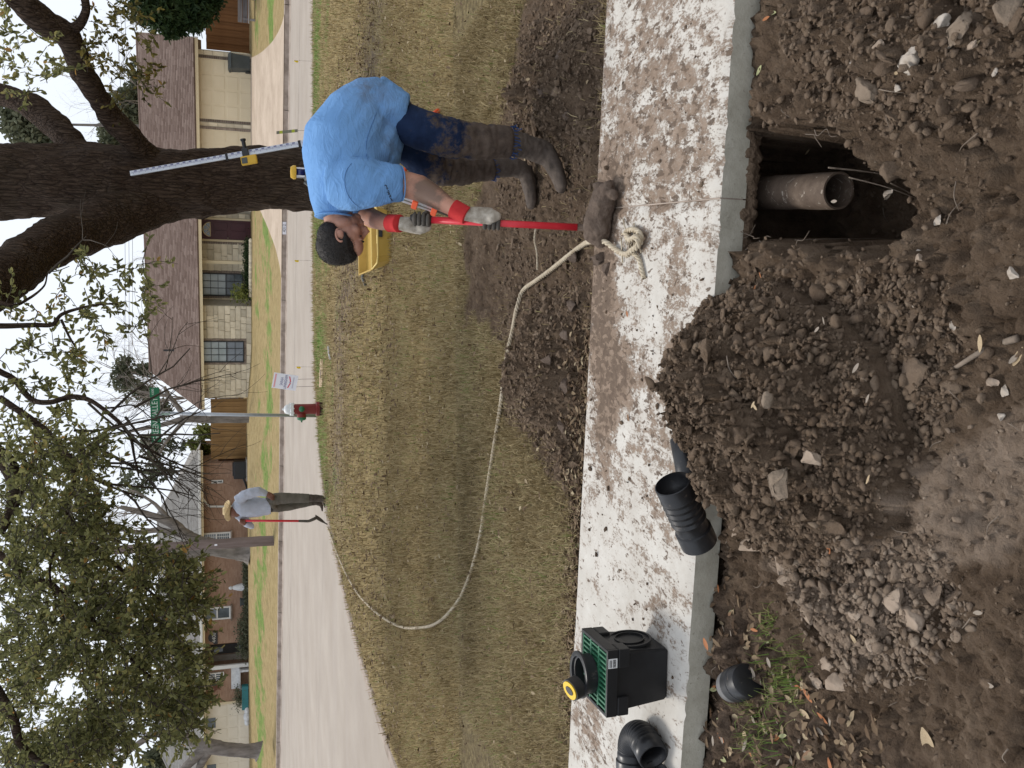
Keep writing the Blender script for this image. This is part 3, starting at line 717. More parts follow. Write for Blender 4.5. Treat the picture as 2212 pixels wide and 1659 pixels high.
# front door
d = empty('front_door', parent=r1); m = MB(); y_ = REC - .03
m.box(dr[0], dr[1], y_, y_ + .05, dr[2], dr[3]); m.build('door_leaf', 'maroon_door', d)
dw, dh = dr[1] - dr[0], dr[3] - dr[2]
for i in range(2):
    for z0_, z1_ in ((.10, .40), (.48, .76)):
        p = MB(); p.box(dr[0] + dw * (.12 + .42 * i), dr[0] + dw * (.46 + .42 * i), y_ - .025, y_ - .002, dr[2] + dh * z0_, dr[2] + dh * z1_, .012); p.build('panel', 'maroon_door', d)
fl = MB(); cx, cz = (dr[0] + dr[1]) / 2, dr[2] + dh * .83
pts = [(cx + dw * .36 * math.cos(t * math.pi / 12), y_ - .012, cz + dw * .36 * math.sin(t * math.pi / 12)) for t in range(13)]
fl.prism(pts, (0, .01, 0)); fl.build('fan_light', 'window_glass_mid', d)
fr = MB(); fr.tube(pts + [pts[0]], .022, 6)
for t in (0.25, 0.5, 0.75): fr.tube([(cx, y_ - .02, cz), (cx + dw * .36 * math.cos(t * math.pi), y_ - .02, cz + dw * .36 * math.sin(t * math.pi))], .014, 6)
fr.build('fan_light_bar', 'cream_paint', d)
k = MB(); k.ell((dr[0] + .09, y_ - .05, dr[2] + dh * .47), (.035, .035, .035)); k.build('handle', 'edging_brick', d, True)
t_ = MB(); t_.box(dr[0] - .1, dr[0] - .004, y_ - .03, y_ + .04, dr[2], dr[3] + .08); t_.box(dr[1] + .004, dr[1] + .1, y_ - .03, y_ + .04, dr[2], dr[3] + .08); t_.box(dr[0], dr[1], y_ - .03, y_ + .04, dr[3] + .004, dr[3] + .08); t_.build('door_frame', 'cream_paint', d)
edging(H1, dr[0] - .11, dr[1] + .11, dr[2], dr[3], REC, 'L')
# porch post and slab
xp = h(480, 566, .25)[0]; m = MB(); m.box(xp - .07, xp + .07, .18, .32, -.02, EZ - .02); m.build('porch_post', 'cream_paint', r1)
m = MB(); m.box(sC + .02, sG - .02, -.15, REC, -.5, -.02); m.build('porch_slab', 'slab_grey', r1)
# garage bays
gtop = h(429, 200)[1]
for y0, y1 in ((259, 129), (395, 281)):
    a, b = h(480, y0)[0], h(480, y1)[0]
    garage_door(H1, a, b, -.06, gtop - .02, -.07, 'cream_garage', 4, 4)
    edging(H1, a, b, -.06, gtop - .02, 0, 'LR')
a0, a1 = h(480, 259)[0] + .11, h(480, 259)[0]
stone_wall(wall, h(480, 281)[0] + .13, h(480, 259)[0] - .13, -.06, gtop, 0, hmin=.3, hmax=.4)
stone_wall(wall, h(480, 129)[0] + .13, sR, -.06, EZ - .02, 0, hmin=.3, hmax=.4)
# fascia, soffit, roof
e0, ez0 = h(436, 885, -.55); e1, ez1 = h(418, 80, -.55)
eaz = .5 * (h(427, 650, -.55)[1] + h(421, 200, -.55)[1])
RD = 5.0; rz_ = .5 * (h(320, 800, RD - .0)[1] + h(311, 300, RD)[1])
m = MB(); m.box(e0, e1, -.55, -.50, eaz - .19, eaz); m.build('fascia', 'cream_paint', r1)
m = MB(); m.box(e0 + .02, e1 - .02, -.498, .02, EZ - .03, EZ + .0); m.build('soffit', 'cream_paint', r1)
m = MB(); m.prism([(e0 + .03, -.56, eaz - .02), (e0 + .03, RD, rz_ - .03), (e0 + .03, 2 * RD + .5, eaz - .02), (e0 + .03, 2 * RD + .5, eaz - .06), (e0 + .03, -.56, eaz - .06)], (e1 - e0 - .06, 0, 0)); roof = m.build('roof', 'shingle_brown', r1)
shingles(H1, 'shingles', 'shingle_brown', e0, e1, -.60, eaz - .015, RD, rz_, seed=4)
m = MB(); m.tube([(e0, RD, rz_ + .01), (e1, RD, rz_ + .01)], .07, 8); m.build('ridge_cap', 'shingle_brown', r1)
for x in (e0, e1):
    m = MB(); m.prism([(x - .03, -.56, eaz - .2), (x - .03, RD, rz_ - .18), (x - .03, RD, rz_ + .0), (x - .03, -.56, eaz - .0)], (.06, 0, 0)); m.build('rake_board', 'white_trim', r1)
m = MB(); m.prism([(sL, .3, EZ), (sL, 8.7, EZ), (sL, RD, rz_ - .2)], (.05, 0, 0)); m.build('gable_wall', 'cream_paint', r1)
vx = h(380, 760)[0]; m = MB(); m.tube([(vx - .6, 2.1, eaz + 1.2), (vx - .6, 2.1, eaz + 1.75)], .05, 8); m.build('vent_pipe', 'bronze_frame', r1)
# driveway
dv = MB()
def on_yard(x, y): return (x, y, yz(x, y) + .018)
gl, grr = h(480, 400)[0], h(480, 118)[0]
for i in range(24):
    for j in range(10):
        q = []
        for ii, jj in ((i, j), (i + 1, j), (i + 1, j + 1), (i, j + 1)):
            t = ii / 24; d0 = -t * 12.6 + .03; fl = (1 + .35 * t * t)
            a = gl - 1.2 * t * t; b = grr + 1.4 * t * t; w = H1.M @ Vector((a + (b - a) * jj / 10, d0, 0)); w.z = max(yz(w.x, w.y) + .018, -.028); q.append(w)
        dv.quad(q[0], q[3], q[2], q[1])
o = dv.build('driveway', 'driveway', smooth=True); o['kind'] = 'structure'

# ---------------------------------------------------------------- the brick house, number 4400
RZ2 = R_(-4); H2 = House('brick_house', Vector((-9.6, 47.2, 0)), RZ2, 'low orange brick house with pale grey roof and ivory garage door', 0.83)
r2 = H2.root; h = H2.hit
EZ = h(433, 1250)[1]; sR = h(480, 1000)[0]; sL = h(480, 1760)[0]; sGA = h(480, 1516)[0]; sP0, sP1 = h(480, 1446)[0], h(480, 1390)[0]
m = MB(); m.box(sP1, sR, 0, 9, -.8, EZ); m.box(sP0, sP1, 1.3, 9, -.8, EZ); m.box(sGA, sP0, 0.0, 9, -.8, EZ); m.box(sL, sGA, 0, 9, -.8, EZ); m.build('wall', 'orange_brick', r2)
def wr2(v0, v1, y0, y1): a, z1_ = h(v0, y1); b, z0_ = h(v1, y0); return a, b, z0_, z1_
for q, c_, ru, rl in ((wr2(437, 498, 1148, 1170), 2, 6, 6), (wr2(440, 498, 1308, 1340), 1, 1, 1)):
    sash_window(H2, *q, -.04, cols=c_, rows_up=ru, rows_lo=rl, fmat='white_trim', up='window_glass_mid', lo='window_glass_dark', split=.5, fw=.07, mw=.02, sill='edging_brick')
q = wr2(447, 484, 1450, 1472); sash_window(H2, *q, -.04, cols=3, rows_up=1, rows_lo=1, fmat='white_trim', up='window_glass_dark', lo='window_glass_dark', split=.5, fw=.06, mw=.03)
q = wr2(457, 482, 1036, 1044); sash_window(H2, *q, -.04, cols=1, rows_up=1, rows_lo=1, fmat='white_trim', up='window_glass_dark', lo='window_glass_dark', split=.5, fw=.05)
# porch: recessed dark door, pale side light, column
pmat('dark_door', (0.03, 0.027, 0.025), (0.05, 0.045, 0.04), 2, 0.5)
d = empty('front_door', parent=r2); a, b = h(480, 1412, 1.27)[0], h(480, 1392, 1.27)[0]
m = MB(); m.box(a, b, 1.24, 1.29, -.3, 1.85); m.build('door_leaf', 'dark_door', d)
for z0_, z1_ in ((-.1, .45), (.6, 1.1), (1.25, 1.7)):
    m = MB(); m.box(a + .12, b - .12, 1.225, 1.239, z0_, z1_, .01); m.build('panel', 'window_glass_mid' if z0_ > 1 or z0_ < 0 else 'dark_door', d)
m = MB(); m.box(h(480, 1440, 1.27)[0], a - .05, 1.22, 1.29, -.3, 1.8); m.build('side_panel', 'slab_grey', r2)
xc = h(480, 1441, -.3)[0]; m = MB(); m.box(xc - .09, xc + .09, -.36, -.20, -.5, EZ); m.build('porch_column', 'white_trim', r2)
m = MB(); m.box(sP0 - .3, sP1 + .2, -.5, 1.3, -.8, -.32); m.build('porch_slab', 'slab_grey', r2)
ga, gb = sGA, sL; gz0 = h(539, 1540)[1]; gz1 = h(445, 1540)[1]
garage_door(H2, ga - 5.0, ga - .12, gz0, gz1, -.06, 'ivory_garage', 8, 4, lights=1)
m = MB(); m.box(ga - 5.2, ga - .02, -.08, .02, gz1 + .006, EZ); m.build('garage_header', 'cream_paint', r2)
m = MB(); m.box(ga - .115, ga - .0, -.08, .02, gz0, gz1); m.build('door_frame', 'cream_paint', r2)
eaz = h(432, 1250, -.6)[1]; e0, e1 = sL - .8, h(430, 973, -.6)[0]
RD = 5.2; rzz = h(345, 1300, RD)[1]
m = MB(); m.box(e0, e1, -.62, -.55, eaz - .20, eaz); m.build('fascia', 'cream_paint', r2)
m = MB(); m.box(e0, e1 + .02, -.72, -.625, eaz - .10, eaz + .02, .02); m.build('gutter', 'white_trim', r2)
m = MB(); m.box(e0 + .02, e1 - .02, -.548, .02, EZ - .04, EZ - .005); m.build('soffit', 'cream_paint', r2)
hR = 4.2
m = MB(); m.add([(e0, -.62, eaz - .02), (e1, -.62, eaz - .02), (e1 - hR, RD, rzz - .03), (e0 + 2.0, RD, rzz - .03), (e0, 11, eaz - .02), (e1, 11, eaz - .02)], [(0, 1, 2, 3), (1, 5, 2), (5, 4, 3, 2), (4, 0, 3), (0, 4, 5, 1)]); m.build('roof', 'shingle_grey', r2)
shingles(H2, 'shingles', 'shingle_grey', e0, e1, -.64, eaz - .005, RD, rzz, hipL=2.0, hipR=hR, seed=9)
m = MB(); m.tube([(e1, -.62, eaz + .02), (e1 - hR, RD, rzz + .02), (e0 + 2, RD, rzz + .02), (e0, -.62, eaz + .02)], .07, 8); m.build('ridge_cap', 'shingle_grey', r2)
ds = [h(429, 1066, -.68), h(440, 1078, -.3), h(447, 1089, -.08), h(453, 1094, -.08), h(480, 1094, -.08), h(528, 1094, -.08)]
m = MB(); m.tube([(p[0], yy, p[1]) for p, yy in zip(ds, (-.66, -.4, -.1, -.08, -.08, -.08))], .055, 8); m.build('downspout', 'white_trim', r2, True)
# address plaque
pmat('plaque_dark', (0.035, 0.033, 0.035), None, rough=0.6); pmat('plaque_letter', (0.55, 0.53, 0.48), None, rough=0.6)
def text(name, body, size, mat, M, parent=None, extrude=0.002, align='CENTER', bold=0.0):
    cu = bpy.data.curves.new(name, 'FONT'); cu.body = body; cu.size = size; cu.align_x = align; cu.align_y = 'CENTER'; cu.extrude = extrude; cu.offset = bold; cu.resolution_u = 3
    to = bpy.data.objects.new('t', cu); COL.objects.link(to); dg = bpy.context.evaluated_depsgraph_get(); me = bpy.data.meshes.new_from_object(to.evaluated_get(dg)); me.name = name
    bpy.data.objects.remove(to); me.transform(M); o = link(name, me, mat, parent); return o
UPR = Matrix.Rotation(R_(90), 4, 'X')               # flat text -> standing, facing -Y
a, b, z0_, z1_ = wr2(450, 470, 1362, 1392); pl = empty('address_plaque', parent=r2); m = MB(); zc = z0_ + (z1_ - z0_) * .45
m.prism([(a, -.05, z0_), (b, -.05, z0_), (b, -.05, zc)] + [((a + b) / 2 + (b - a) * .36 * math.cos(t * math.pi / 8), -.05, zc + (z1_ - zc) * math.sin(t * math.pi / 8)) for t in range(9)] + [(a, -.05, zc)], (0, .05, 0)); m.build('plate', 'plaque_dark', pl)
text('digits', '4400', .26, 'plaque_letter', Matrix.Translation(((a + b) / 2, -.056, z0_ + .17)) @ UPR, pl)
# five pointed wall star
a, z_ = h(467, 1484); m = MB(); pts = [(a + (.3 if i % 2 == 0 else .12) * math.sin(i * math.pi / 5), -.03, z_ + (.3 if i % 2 == 0 else .12) * math.cos(i * math.pi / 5)) for i in range(10)]
m.add(pts + [(a, -.10, z_)], [(i, (i + 1) % 10, 10) for i in range(10)]); pmat('rust_star', (0.14, 0.055, 0.035), (0.2, 0.09, 0.06), 5, 0.7); m.build('wall_star', 'rust_star', r2)
def yobj(px, py, Y):                             # spot on the far yard at range Y along a measured column
    p = Dy(px, py, Y); return Vector((p.x, p.y, yz(p.x, p.y)))
# ================================================================ TREES
n = N('oak_bark'); n.set(0.95, 0, 0.15); v = n.coord('Object', (1, 1, 0.16)); v1 = n.coord('Object')
vo = n.n('ShaderNodeTexVoronoi'); vo.feature = 'DISTANCE_TO_EDGE'; vo.inputs['Scale'].default_value = 27; 
dv_ = n.mix(0.12, v, n.n('ShaderNodeTexNoise').outputs['Color']); n.l(dv_, vo.inputs['Vector'])
rg = n.noise(v, 34, 6, 0.75, 0.8)
c = n.ramp(rg, [(0.28, (0.018, 0.011, 0.008)), (0.5, (0.075, 0.050, 0.036)), (0.72, (0.165, 0.118, 0.086))])
c = n.mix(n.ramp(n.noise(v1, 1.1, 5, .7), [(0.5, 0.0), (0.75, 0.45)]), c, (0.10, 0.085, 0.06))
c = n.mix(n.ramp(vo.outputs['Distance'], [(0.0, 0.6), (0.10, 0.0)]), c, (0.014, 0.009, 0.007)); n.col(c)
n.bump(n.math('ADD', rg, n.ramp(vo.outputs['Distance'], [(0.0, 0.0), (0.2, 0.5)])), 1.0, 0.05)
pmat('grey_bark', (0.095, 0.082, 0.070), (0.24, 0.21, 0.185), 6.0, 0.95, 0.8, 20, 0.03, stretch=(1, 1, .3))
pmat('twig_grey', (0.20, 0.17, 0.145), (0.31, 0.27, 0.235), 5, 0.95)
pmat('twig_dark', (0.035, 0.027, 0.02), (0.075, 0.06, 0.045), 5, 0.95)
def leaf_mat(name, stops, trans=0.35, rough=0.5):
    n = N(name); n.set(rough, 0, 0.12); t = n.attr('tone'); c = n.ramp(t, stops); n.col(c)
    tr = n.n('ShaderNodeBsdfTranslucent'); n.l(c, tr.inputs['Color']); mx = n.n('ShaderNodeMixShader'); mx.inputs[0].default_value = trans
    n.l(n.b.outputs[0], mx.inputs[1]); n.l(tr.outputs[0], mx.inputs[2]); n.l(mx.outputs[0], n.o.inputs['Surface'])
leaf_mat('oak_leaf', [(0.0, (0.085, 0.092, 0.038)), (0.45, (0.195, 0.198, 0.080)), (0.8, (0.31, 0.30, 0.125)), (0.95, (0.38, 0.32, 0.12)), (1.0, (0.38, 0.22, 0.07))], .5)
leaf_mat('oak_leaf_yellow', [(0.0, (0.060, 0.060, 0.022)), (0.4, (0.14, 0.125, 0.038)), (0.8, (0.24, 0.19, 0.055)), (1.0, (0.36, 0.15, 0.035))])
leaf_mat('cedar_leaf', [(0.0, (0.016, 0.030, 0.012)), (0.6, (0.040, 0.066, 0.024)), (1.0, (0.080, 0.110, 0.045))], .2)
leaf_mat('far_leaf', [(0.0, (0.075, 0.085, 0.050)), (0.6, (0.145, 0.155, 0.095)), (1.0, (0.21, 0.215, 0.14))], .3)
leaf_mat('lime_leaf', [(0.0, (0.10, 0.12, 0.03)), (0.6, (0.20, 0.22, 0.06)), (1.0, (0.28, 0.29, 0.09))], .3)

def leaf_cloud(P, D, L, Wd, tone, rs, cup=0.25):
    n_ = len(P); D = D / (np.linalg.norm(D, axis=1, keepdims=True) + 1e-9)
    q = rs.normal(size=(n_, 3)); S = np.cross(D, q); S /= (np.linalg.norm(S, axis=1, keepdims=True) + 1e-9); Nn = np.cross(S, D)
    L = L[:, None]; Wd = Wd[:, None]
    v0 = P; v1 = P + D * L * .35 + S * Wd * .5 + Nn * Wd * cup; v2 = P + D * L * .75 + S * Wd * .42 + Nn * Wd * cup; v3 = P + D * L
    v4 = P + D * L * .75 - S * Wd * .42 + Nn * Wd * cup; v5 = P + D * L * .35 - S * Wd * .5 + Nn * Wd * cup
    V = np.stack([v0, v1, v2, v3, v4, v5], 1).reshape(-1, 3); b = np.arange(n_)[:, None] * 6
    F = np.concatenate([b + np.array([0, 1, 2, 3]), b + np.array([0, 3, 4, 5])], 1).reshape(-1, 4)
    return V, F, np.repeat(tone, 6)
class Twigs:
    """sprays of leaves on real twigs, gathered into one crown"""
    def __init__(s, seed): s.r = np.random.default_rng(seed); s.tw = MB(); s.P = []; s.D = []; s.T = []; s.L = []
    def spray(s, p, d, length, leaves, leaf_len=.065, tone=0.5):
        r = s.r; p = Vector(p); d = Vector(d).normalized(); pts = [p]; k = 3
        for i in range(k):
            d = (d + Vector(r.normal(0, .28, 3))).normalized(); pts.append(pts[-1] + d * (length / k))
        s.tw.tube(pts, [.005, .004, .003, .0015], 3, False)
        for i in range(leaves):
            t = r.uniform(.1, 1.0) * k; j = min(int(t), k - 1); q = pts[j].lerp(pts[j + 1], t - j)
            dd = (pts[j + 1] - pts[j]).normalized() * .7 + Vector(r.normal(0, .55, 3))
            s.P.append(q); s.D.append(dd); s.T.append(np.clip(tone + r.normal(0, .22), 0, 1)); s.L.append(leaf_len * r.uniform(.7, 1.25))
    def build(s, parent, leafmat, twigmat='twig_dark', lname='crown', tname='twigs', wr=.42):
        P = np.array(s.P); D = np.array(s.D); L = np.array(s.L)
        V, F, T = leaf_cloud(P, D, L, L * wr, np.array(s.T), s.r)
        o = link(lname, np_me(lname, V, F, {'tone': T}), leafmat, parent); o['kind'] = 'stuff'
        t = s.tw.build(tname, twigmat, o); t['kind'] = 'stuff'; return o
def rough_tube(mb, pts, radii, sub=10, seg=28, amp=.05, sd=0):
    p, r = ctube(pts, radii, sub); b = MB(); b.tube(p, r, seg, True); V = np.array([tuple(x) for x in b.v])
    c = np.repeat(np.array([tuple(x) for x in p]), seg, 0); dirs = V - c; rad = np.linalg.norm(dirs, axis=1, keepdims=True) + 1e-9; dirs /= rad
    sc = np.stack([V[:, 0] * 9, V[:, 1] * 9, V[:, 2] * 3], 1)
    k = (fbm3(sc, 4, 3 + sd) - .5) * 2 * amp + (fbm3(V * 2.2, 2, 90 + sd) - .5) * amp * 1.6
    V = V + dirs * (k[:, None] * np.minimum(rad / .2, 1.2)); mb.add(V, b.f)
def limb(mb, pxs, seg=20, amp=.05, sub=8, sd=0):
    """pxs: (x, y, half width in grid px, range)"""
    pts = [Dy(a, b, Y) for a, b, w, Y in pxs]; rad = [w * (p - CPOS).dot(F_) / FPX for (a, b, w, Y), p in zip(pxs, pts)]
    rough_tube(mb, pts, rad, sub, seg, amp, sd); return pts

# ---------------------------------------------------------------- the live oak on the corner lawn
OY = 12.5
base = Wz(792, 384, -.05)
oak = empty('live_oak_tree', (0, 0, 0), 0, 'huge dark trunked live oak with spreading limbs behind the bent over person', 'tree')
tb = MB()
limb(tb, [(815, 384, 105, OY), (785, 384, 84, OY), (740, 384, 72, OY), (655, 384, 66, OY), (560, 385, 66, OY), (470, 390, 69, OY), (400, 398, 74, OY), (330, 404, 84, OY), (250, 402, 86, OY), (170, 396, 78, OY), (90, 392, 76, OY), (0, 392, 80, OY), (-90, 396, 70, OY), (-220, 410, 50, OY), (-420, 430, 24, OY)], 44, .05, 14)
LG = []
for k, pth in enumerate([
    [(345, 425, 62, 12.45), (270, 462, 56, 12.2), (200, 492, 50, 11.9), (140, 515, 50, 11.6), (85, 545, 50, 11.2), (35, 580, 52, 10.8), (0, 604, 55, 10.5), (-60, 650, 50, 10.1), (-150, 740, 40, 9.6), (-190, 860, 32, 9.2), (-160, 960, 26, 8.8)],
    [(345, 372, 40, 12.4), (306, 328, 27, 12.2), (276, 294, 25, 12.0), (245, 260, 24, 11.9), (220, 224, 24, 11.7), (196, 186, 23, 11.5), (174, 147, 22, 11.4), (163, 108, 25, 11.2), (140, 70, 27, 11.1), (100, 48, 30, 11.0), (58, 14, 30, 10.9), (10, -40, 26, 10.8), (-60, -110, 20, 10.7)],
    [(250, 372, 44, 12.5), (172, 334, 32, 12.8), (147, 300, 31, 12.9), (118, 270, 29, 13.0), (80, 238, 27, 13.1), (40, 216, 25, 13.2), (0, 203, 24, 13.3), (-80, 190, 20, 13.5)],
    [(150, 68, 15, 11.1), (172, 52, 11, 11.0), (186, 20, 9, 10.9), (178, -20, 8, 10.8)],
    [(-160, 960, 26, 8.8), (-60, 955, 22, 8.8), (0, 985, 19, 8.7), (30, 1030, 18, 8.6), (36, 1062, 15, 8.6), (20, 1110, 12, 8.5), (0, 1150, 10, 8.5)],
    [(-190, 860, 22, 9.2), (-120, 1150, 18, 8.6), (0, 1200, 9, 8.4), (40, 1232, 8, 8.3), (48, 1262, 7.5, 8.3), (100, 1257, 7, 8.2), (150, 1300, 6, 8.1), (195, 1335, 5.2, 8.0), (240, 1378, 4.6, 8.0), (280, 1420, 3.6, 7.9), (325, 1462, 2.4, 7.9)],
    [(-120, 1150, 15, 8.6), (-60, 1400, 13, 8.0), (0, 1502, 11, 7.8), (28, 1550, 10, 7.7), (36, 1586, 9, 7.6), (48, 1612, 8, 7.6), (90, 1650, 6, 7.5), (140, 1690, 4, 7.5)],
    [(-60, 700, 10, 9.6), (0, 704, 6, 9.6), (76, 702, 5, 9.6), (113, 701, 4.6, 9.6), (132, 680, 4, 9.5), (168, 667, 3.2, 9.5), (214, 658, 2.4, 9.4), (262, 656, 1.4, 9.4)],
    [(132, 690, 3, 9.5), (150, 728, 2.4, 9.5), (170, 760, 1.6, 9.5)],
    [(-30, 640, 6, 9.7), (24, 660, 4, 9.6), (62, 645, 3.0, 9.6), (95, 618, 2.2, 9.6), (104, 590, 1.6, 9.6), (125, 585, 1.1, 9.6), (150, 575, .8, 9.6)],
    [(-80, 760, 10, 9.3), (0, 803, 7, 9.2), (31, 820, 6.4, 9.2), (67, 862, 6, 9.1), (107, 869, 5.6, 9.0), (153, 857, 5.6, 9.0), (190, 863, 5.2, 8.9), (221, 882, 4.8, 8.8), (260, 915, 4.4, 8.7), (282, 946, 3.6, 8.7), (290, 985, 2.6, 8.6), (300, 1030, 1.6, 8.6)],
    [(282, 946, 2.6, 8.7), (320, 968, 2.0, 8.6), (360, 990, 1.4, 8.6), (400, 1010, .8, 8.6)],
    [(221, 882, 2.8, 8.8), (250, 880, 2.0, 8.8), (290, 876, 1.5, 8.8), (330, 905, 1.0, 8.7), (370, 925, .6, 8.7)],
    [(160, 1000, 6, 8.6), (158, 1060, 5, 8.5), (148, 1098, 5, 8.4), (180, 1162, 4.6, 8.3), (240, 1214, 4.2, 8.2), (300, 1258, 3.2, 8.2), (350, 1300, 1.8, 8.1)],
    [(60, 900, 7, 8.9), (110, 940, 6, 8.8), (160, 1000, 6, 8.6)], [(0, 860, 8, 9.1), (60, 900, 7, 8.9)],
    [(150, 1010, 4, 8.6), (215, 1040, 3.4, 8.5), (262, 1060, 2.4, 8.4), (310, 1075, 1.5, 8.4)],
    [(148, 1098, 3, 8.4), (120, 1180, 3, 8.3), (110, 1260, 2.6, 8.2), (170, 1400, 2.2, 8.1), (230, 1480, 1.6, 8.0)]]):
    limb(tb, pth, 32 if k < 3 else (14 if k < 7 else 8), .045 if k < 3 else .02, 8 if k < 3 else 6, k * 7)
ob = tb.build('trunk', 'oak_bark', oak, True)
def blobs(tw, lst, fx, fy, off, Yr, dens, leaf_len, droop=.3, tone=.45, leaves=11):
    for a, b, r in lst:
        x, y, rr = fx * a, off + fy * b, fx * r
        m = mpp(sum(Yr) / 2, 3); area = math.pi * (rr * m) ** 2; cnt = max(4, int(dens * area))
        tc = tone + tw.r.normal(0, .10)
        for i in range(cnt):
            while True:
                u, w = tw.r.uniform(-1, 1, 2)
                if u * u + w * w < 1: break
            Y = tw.r.uniform(*Yr); p = Dy(x + u * rr, y + w * rr, Y)
            d = Vector((tw.r.normal(-.1, .7), tw.r.normal(0, .7), tw.r.normal(-droop, .5)))
            tw.spray(p, d, tw.r.uniform(.16, .36), int(leaves * tw.r.uniform(.6, 1.4)), leaf_len, tc)
F1 = 0.30637
tw = Twigs(3)                                          # right side, above the stone house garage
blobs(tw, [(100, 120, 150), (250, 280, 120), (330, 370, 120), (120, 420, 130), (280, 480, 110), (20, 500, 60), (430, 530, 60), (60, 60, 120), (60, 300, 110), (20, 620, 30), (180, 640, 40), (320, 560, 40)], F1, F1, 0, (10.3, 12.2), 26, .075)
ob1 = tw
tw2 = Twigs(4)
blobs(tw2, [(700, 250, 150), (850, 200, 110), (900, 350, 120), (700, 420, 90), (1050, 330, 80), (980, 480, 85), (880, 500, 80), (1050, 600, 40), (750, 80, 90), (860, 710, 40), (650, 150, 80), (600, 330, 60), (640, 470, 70), (760, 560, 50), (950, 560, 50), (850, 60, 70), (1010, 150, 60)], F1, F1, 0, (10.6, 12.0), 20, .075, tone=.4)
tw2.build(oak, 'oak_leaf_yellow', lname='crown')
O2 = 474.4
blobs(tw, [(560, 330, 40), (480, 550, 90), (600, 430, 60), (700, 410, 70), (840, 370, 40), (700, 590, 100), (880, 590, 100), (1010, 560, 55), (900, 700, 60), (640, 740, 70), (430, 520, 50), (100, 550, 90), (60, 650, 110), (250, 690, 100), (150, 830, 110), (350, 830, 80), (450, 880, 70), (530, 920, 45), (200, 960, 70), (430, 1010, 25), (500, 1010, 60), (510, 1100, 50), (520, 1180, 50), (50, 950, 80), (960, 330, 25), (1010, 300, 20), (980, 480, 40), (780, 620, 60), (560, 640, 60), (700, 760, 40), (940, 760, 25)], F1, F1, O2, (9.0, 10.2), 27, .07)
blobs(tw, [(30, 1250, 110), (150, 1150, 80), (250, 1200, 80), (330, 1350, 90), (420, 1300, 60), (80, 1400, 110), (200, 1450, 110), (60, 1560, 120), (300, 1550, 80), (480, 1400, 40)], F1, F1, O2, (8.6, 9.8), 20, .07, tone=.35)
F3 = 0.4281; O3 = 948.8
low = [(0, 560), (100, 520), (200, 500), (300, 460), (400, 480), (470, 600), (550, 800), (700, 930), (800, 985), (900, 940), (975, 760), (1010, 930), (1100, 930), (1200, 990), (1280, 950), (1350, 985), (1450, 950), (1500, 760), (1560, 600), (1659, 340)]
ly = np.array([q[0] for q in low]); lv = np.array([q[1] for q in low]); lst = []
rl = np.random.default_rng(15)
while len(lst) < 470:
    b = rl.uniform(0, 1680); lim = np.interp(b, ly, lv); a = lim * (1 - rl.random() ** 1.5) - 10
    if b < 420 and rl.random() < .45: continue
    gap = vnoise2(np.array([a / 95.0]), np.array([b / 95.0]), 5)[0]
    if gap < .33 and a > 40: continue
    lst.append((a - 20, b, rl.uniform(22, 55)))
blobs(tw, lst, F3, F3, O3, (7.3, 9.2), 50, .050, tone=.42, leaves=17)
lst2 = [(rl.uniform(0, .93) * np.interp(b, ly, lv), b, rl.uniform(35, 70)) for b in rl.uniform(0, 1680, 230)]
blobs(tw, lst2, F3, F3, O3, (10.2, 12.6), 14, .056, tone=.5, leaves=15)
hang = [(880, 660, 26), (905, 680, 22), (930, 700, 22), (955, 690, 14), (830, 720, 28), (900, 800, 30), (970, 840, 28), (1020, 840, 24), (950, 880, 26), (915, 905, 20), (880, 1000, 26), (920, 1060, 26), (940, 1110, 22), (880, 1130, 26), (930, 1180, 26), (990, 1240, 22), (1010, 1250, 14), (900, 1260, 28), (880, 1300, 26), (950, 1290, 20), (930, 1370, 28), (975, 1380, 20), (900, 1440, 26), (945, 1470, 22), (850, 1400, 30), (840, 560, 26), (800, 600, 24), (760, 1050, 30), (690, 1420, 36), (640, 1520, 30)]
blobs(tw, hang, F3, F3, O3, (7.2, 8.2), 45, .056, droop=.6, tone=.45, leaves=14)
tw.build(oak, 'oak_leaf', lname='crown')
# bare hanging twigs on the left limbs
bt_ = MB(); rb = np.random.default_rng(8)
def bare(mb, p, d, L, r0, depth, rs, spread=.5, droop=0.0, seg=5, kids=(2, 4)):
    pts = [Vector(p)]; d = Vector(d).normalized(); k = 4
    for i in range(k):
        d = (d + Vector(rs.normal(0, .16, 3)) + Vector((0, 0, -droop))).normalized(); pts.append(pts[-1] + d * (L / k))
    mb.tube(pts, [r0 * (1 - .6 * i / k) for i in range(k + 1)], seg if depth > 1 else 3, False)
    if depth <= 0: return
    for _ in range(rs.integers(*kids)):
        t = rs.uniform(.35, 1.0) * k; j = min(int(t), k - 1); q = pts[j].lerp(pts[j + 1], t - j)
        nd = (d + Vector(rs.normal(0, spread, 3))).normalized(); bare(mb, q, nd, L * rs.uniform(.5, .75), r0 * rs.uniform(.4, .55), depth - 1, rs, spread, droop, seg, kids)
for a, b, L in [(260, 915, .9), (285, 950, .8), (240, 890, .9), (300, 985, .8), (190, 870, .7), (225, 1045, .8), (265, 1060, .7), (150, 1000, .8), (320, 968, .6), (290, 880, .7), (190, 960, .8), (210, 1000, .8), (230, 930, .9), (160, 930, .8), (180, 1080, .7), (250, 990, .8), (120, 960, .8), (105, 590, .5), (270, 900, .9), (300, 940, .8)]:
    bare(bt_, Dy(a, b, 8.7), (rb.normal(-.2, .5), rb.normal(0, .5), -.7), L, .013, 2, rb, .55, .05)
bt_.build('bare_twigs', 'twig_dark', oak)['kind'] = 'stuff'

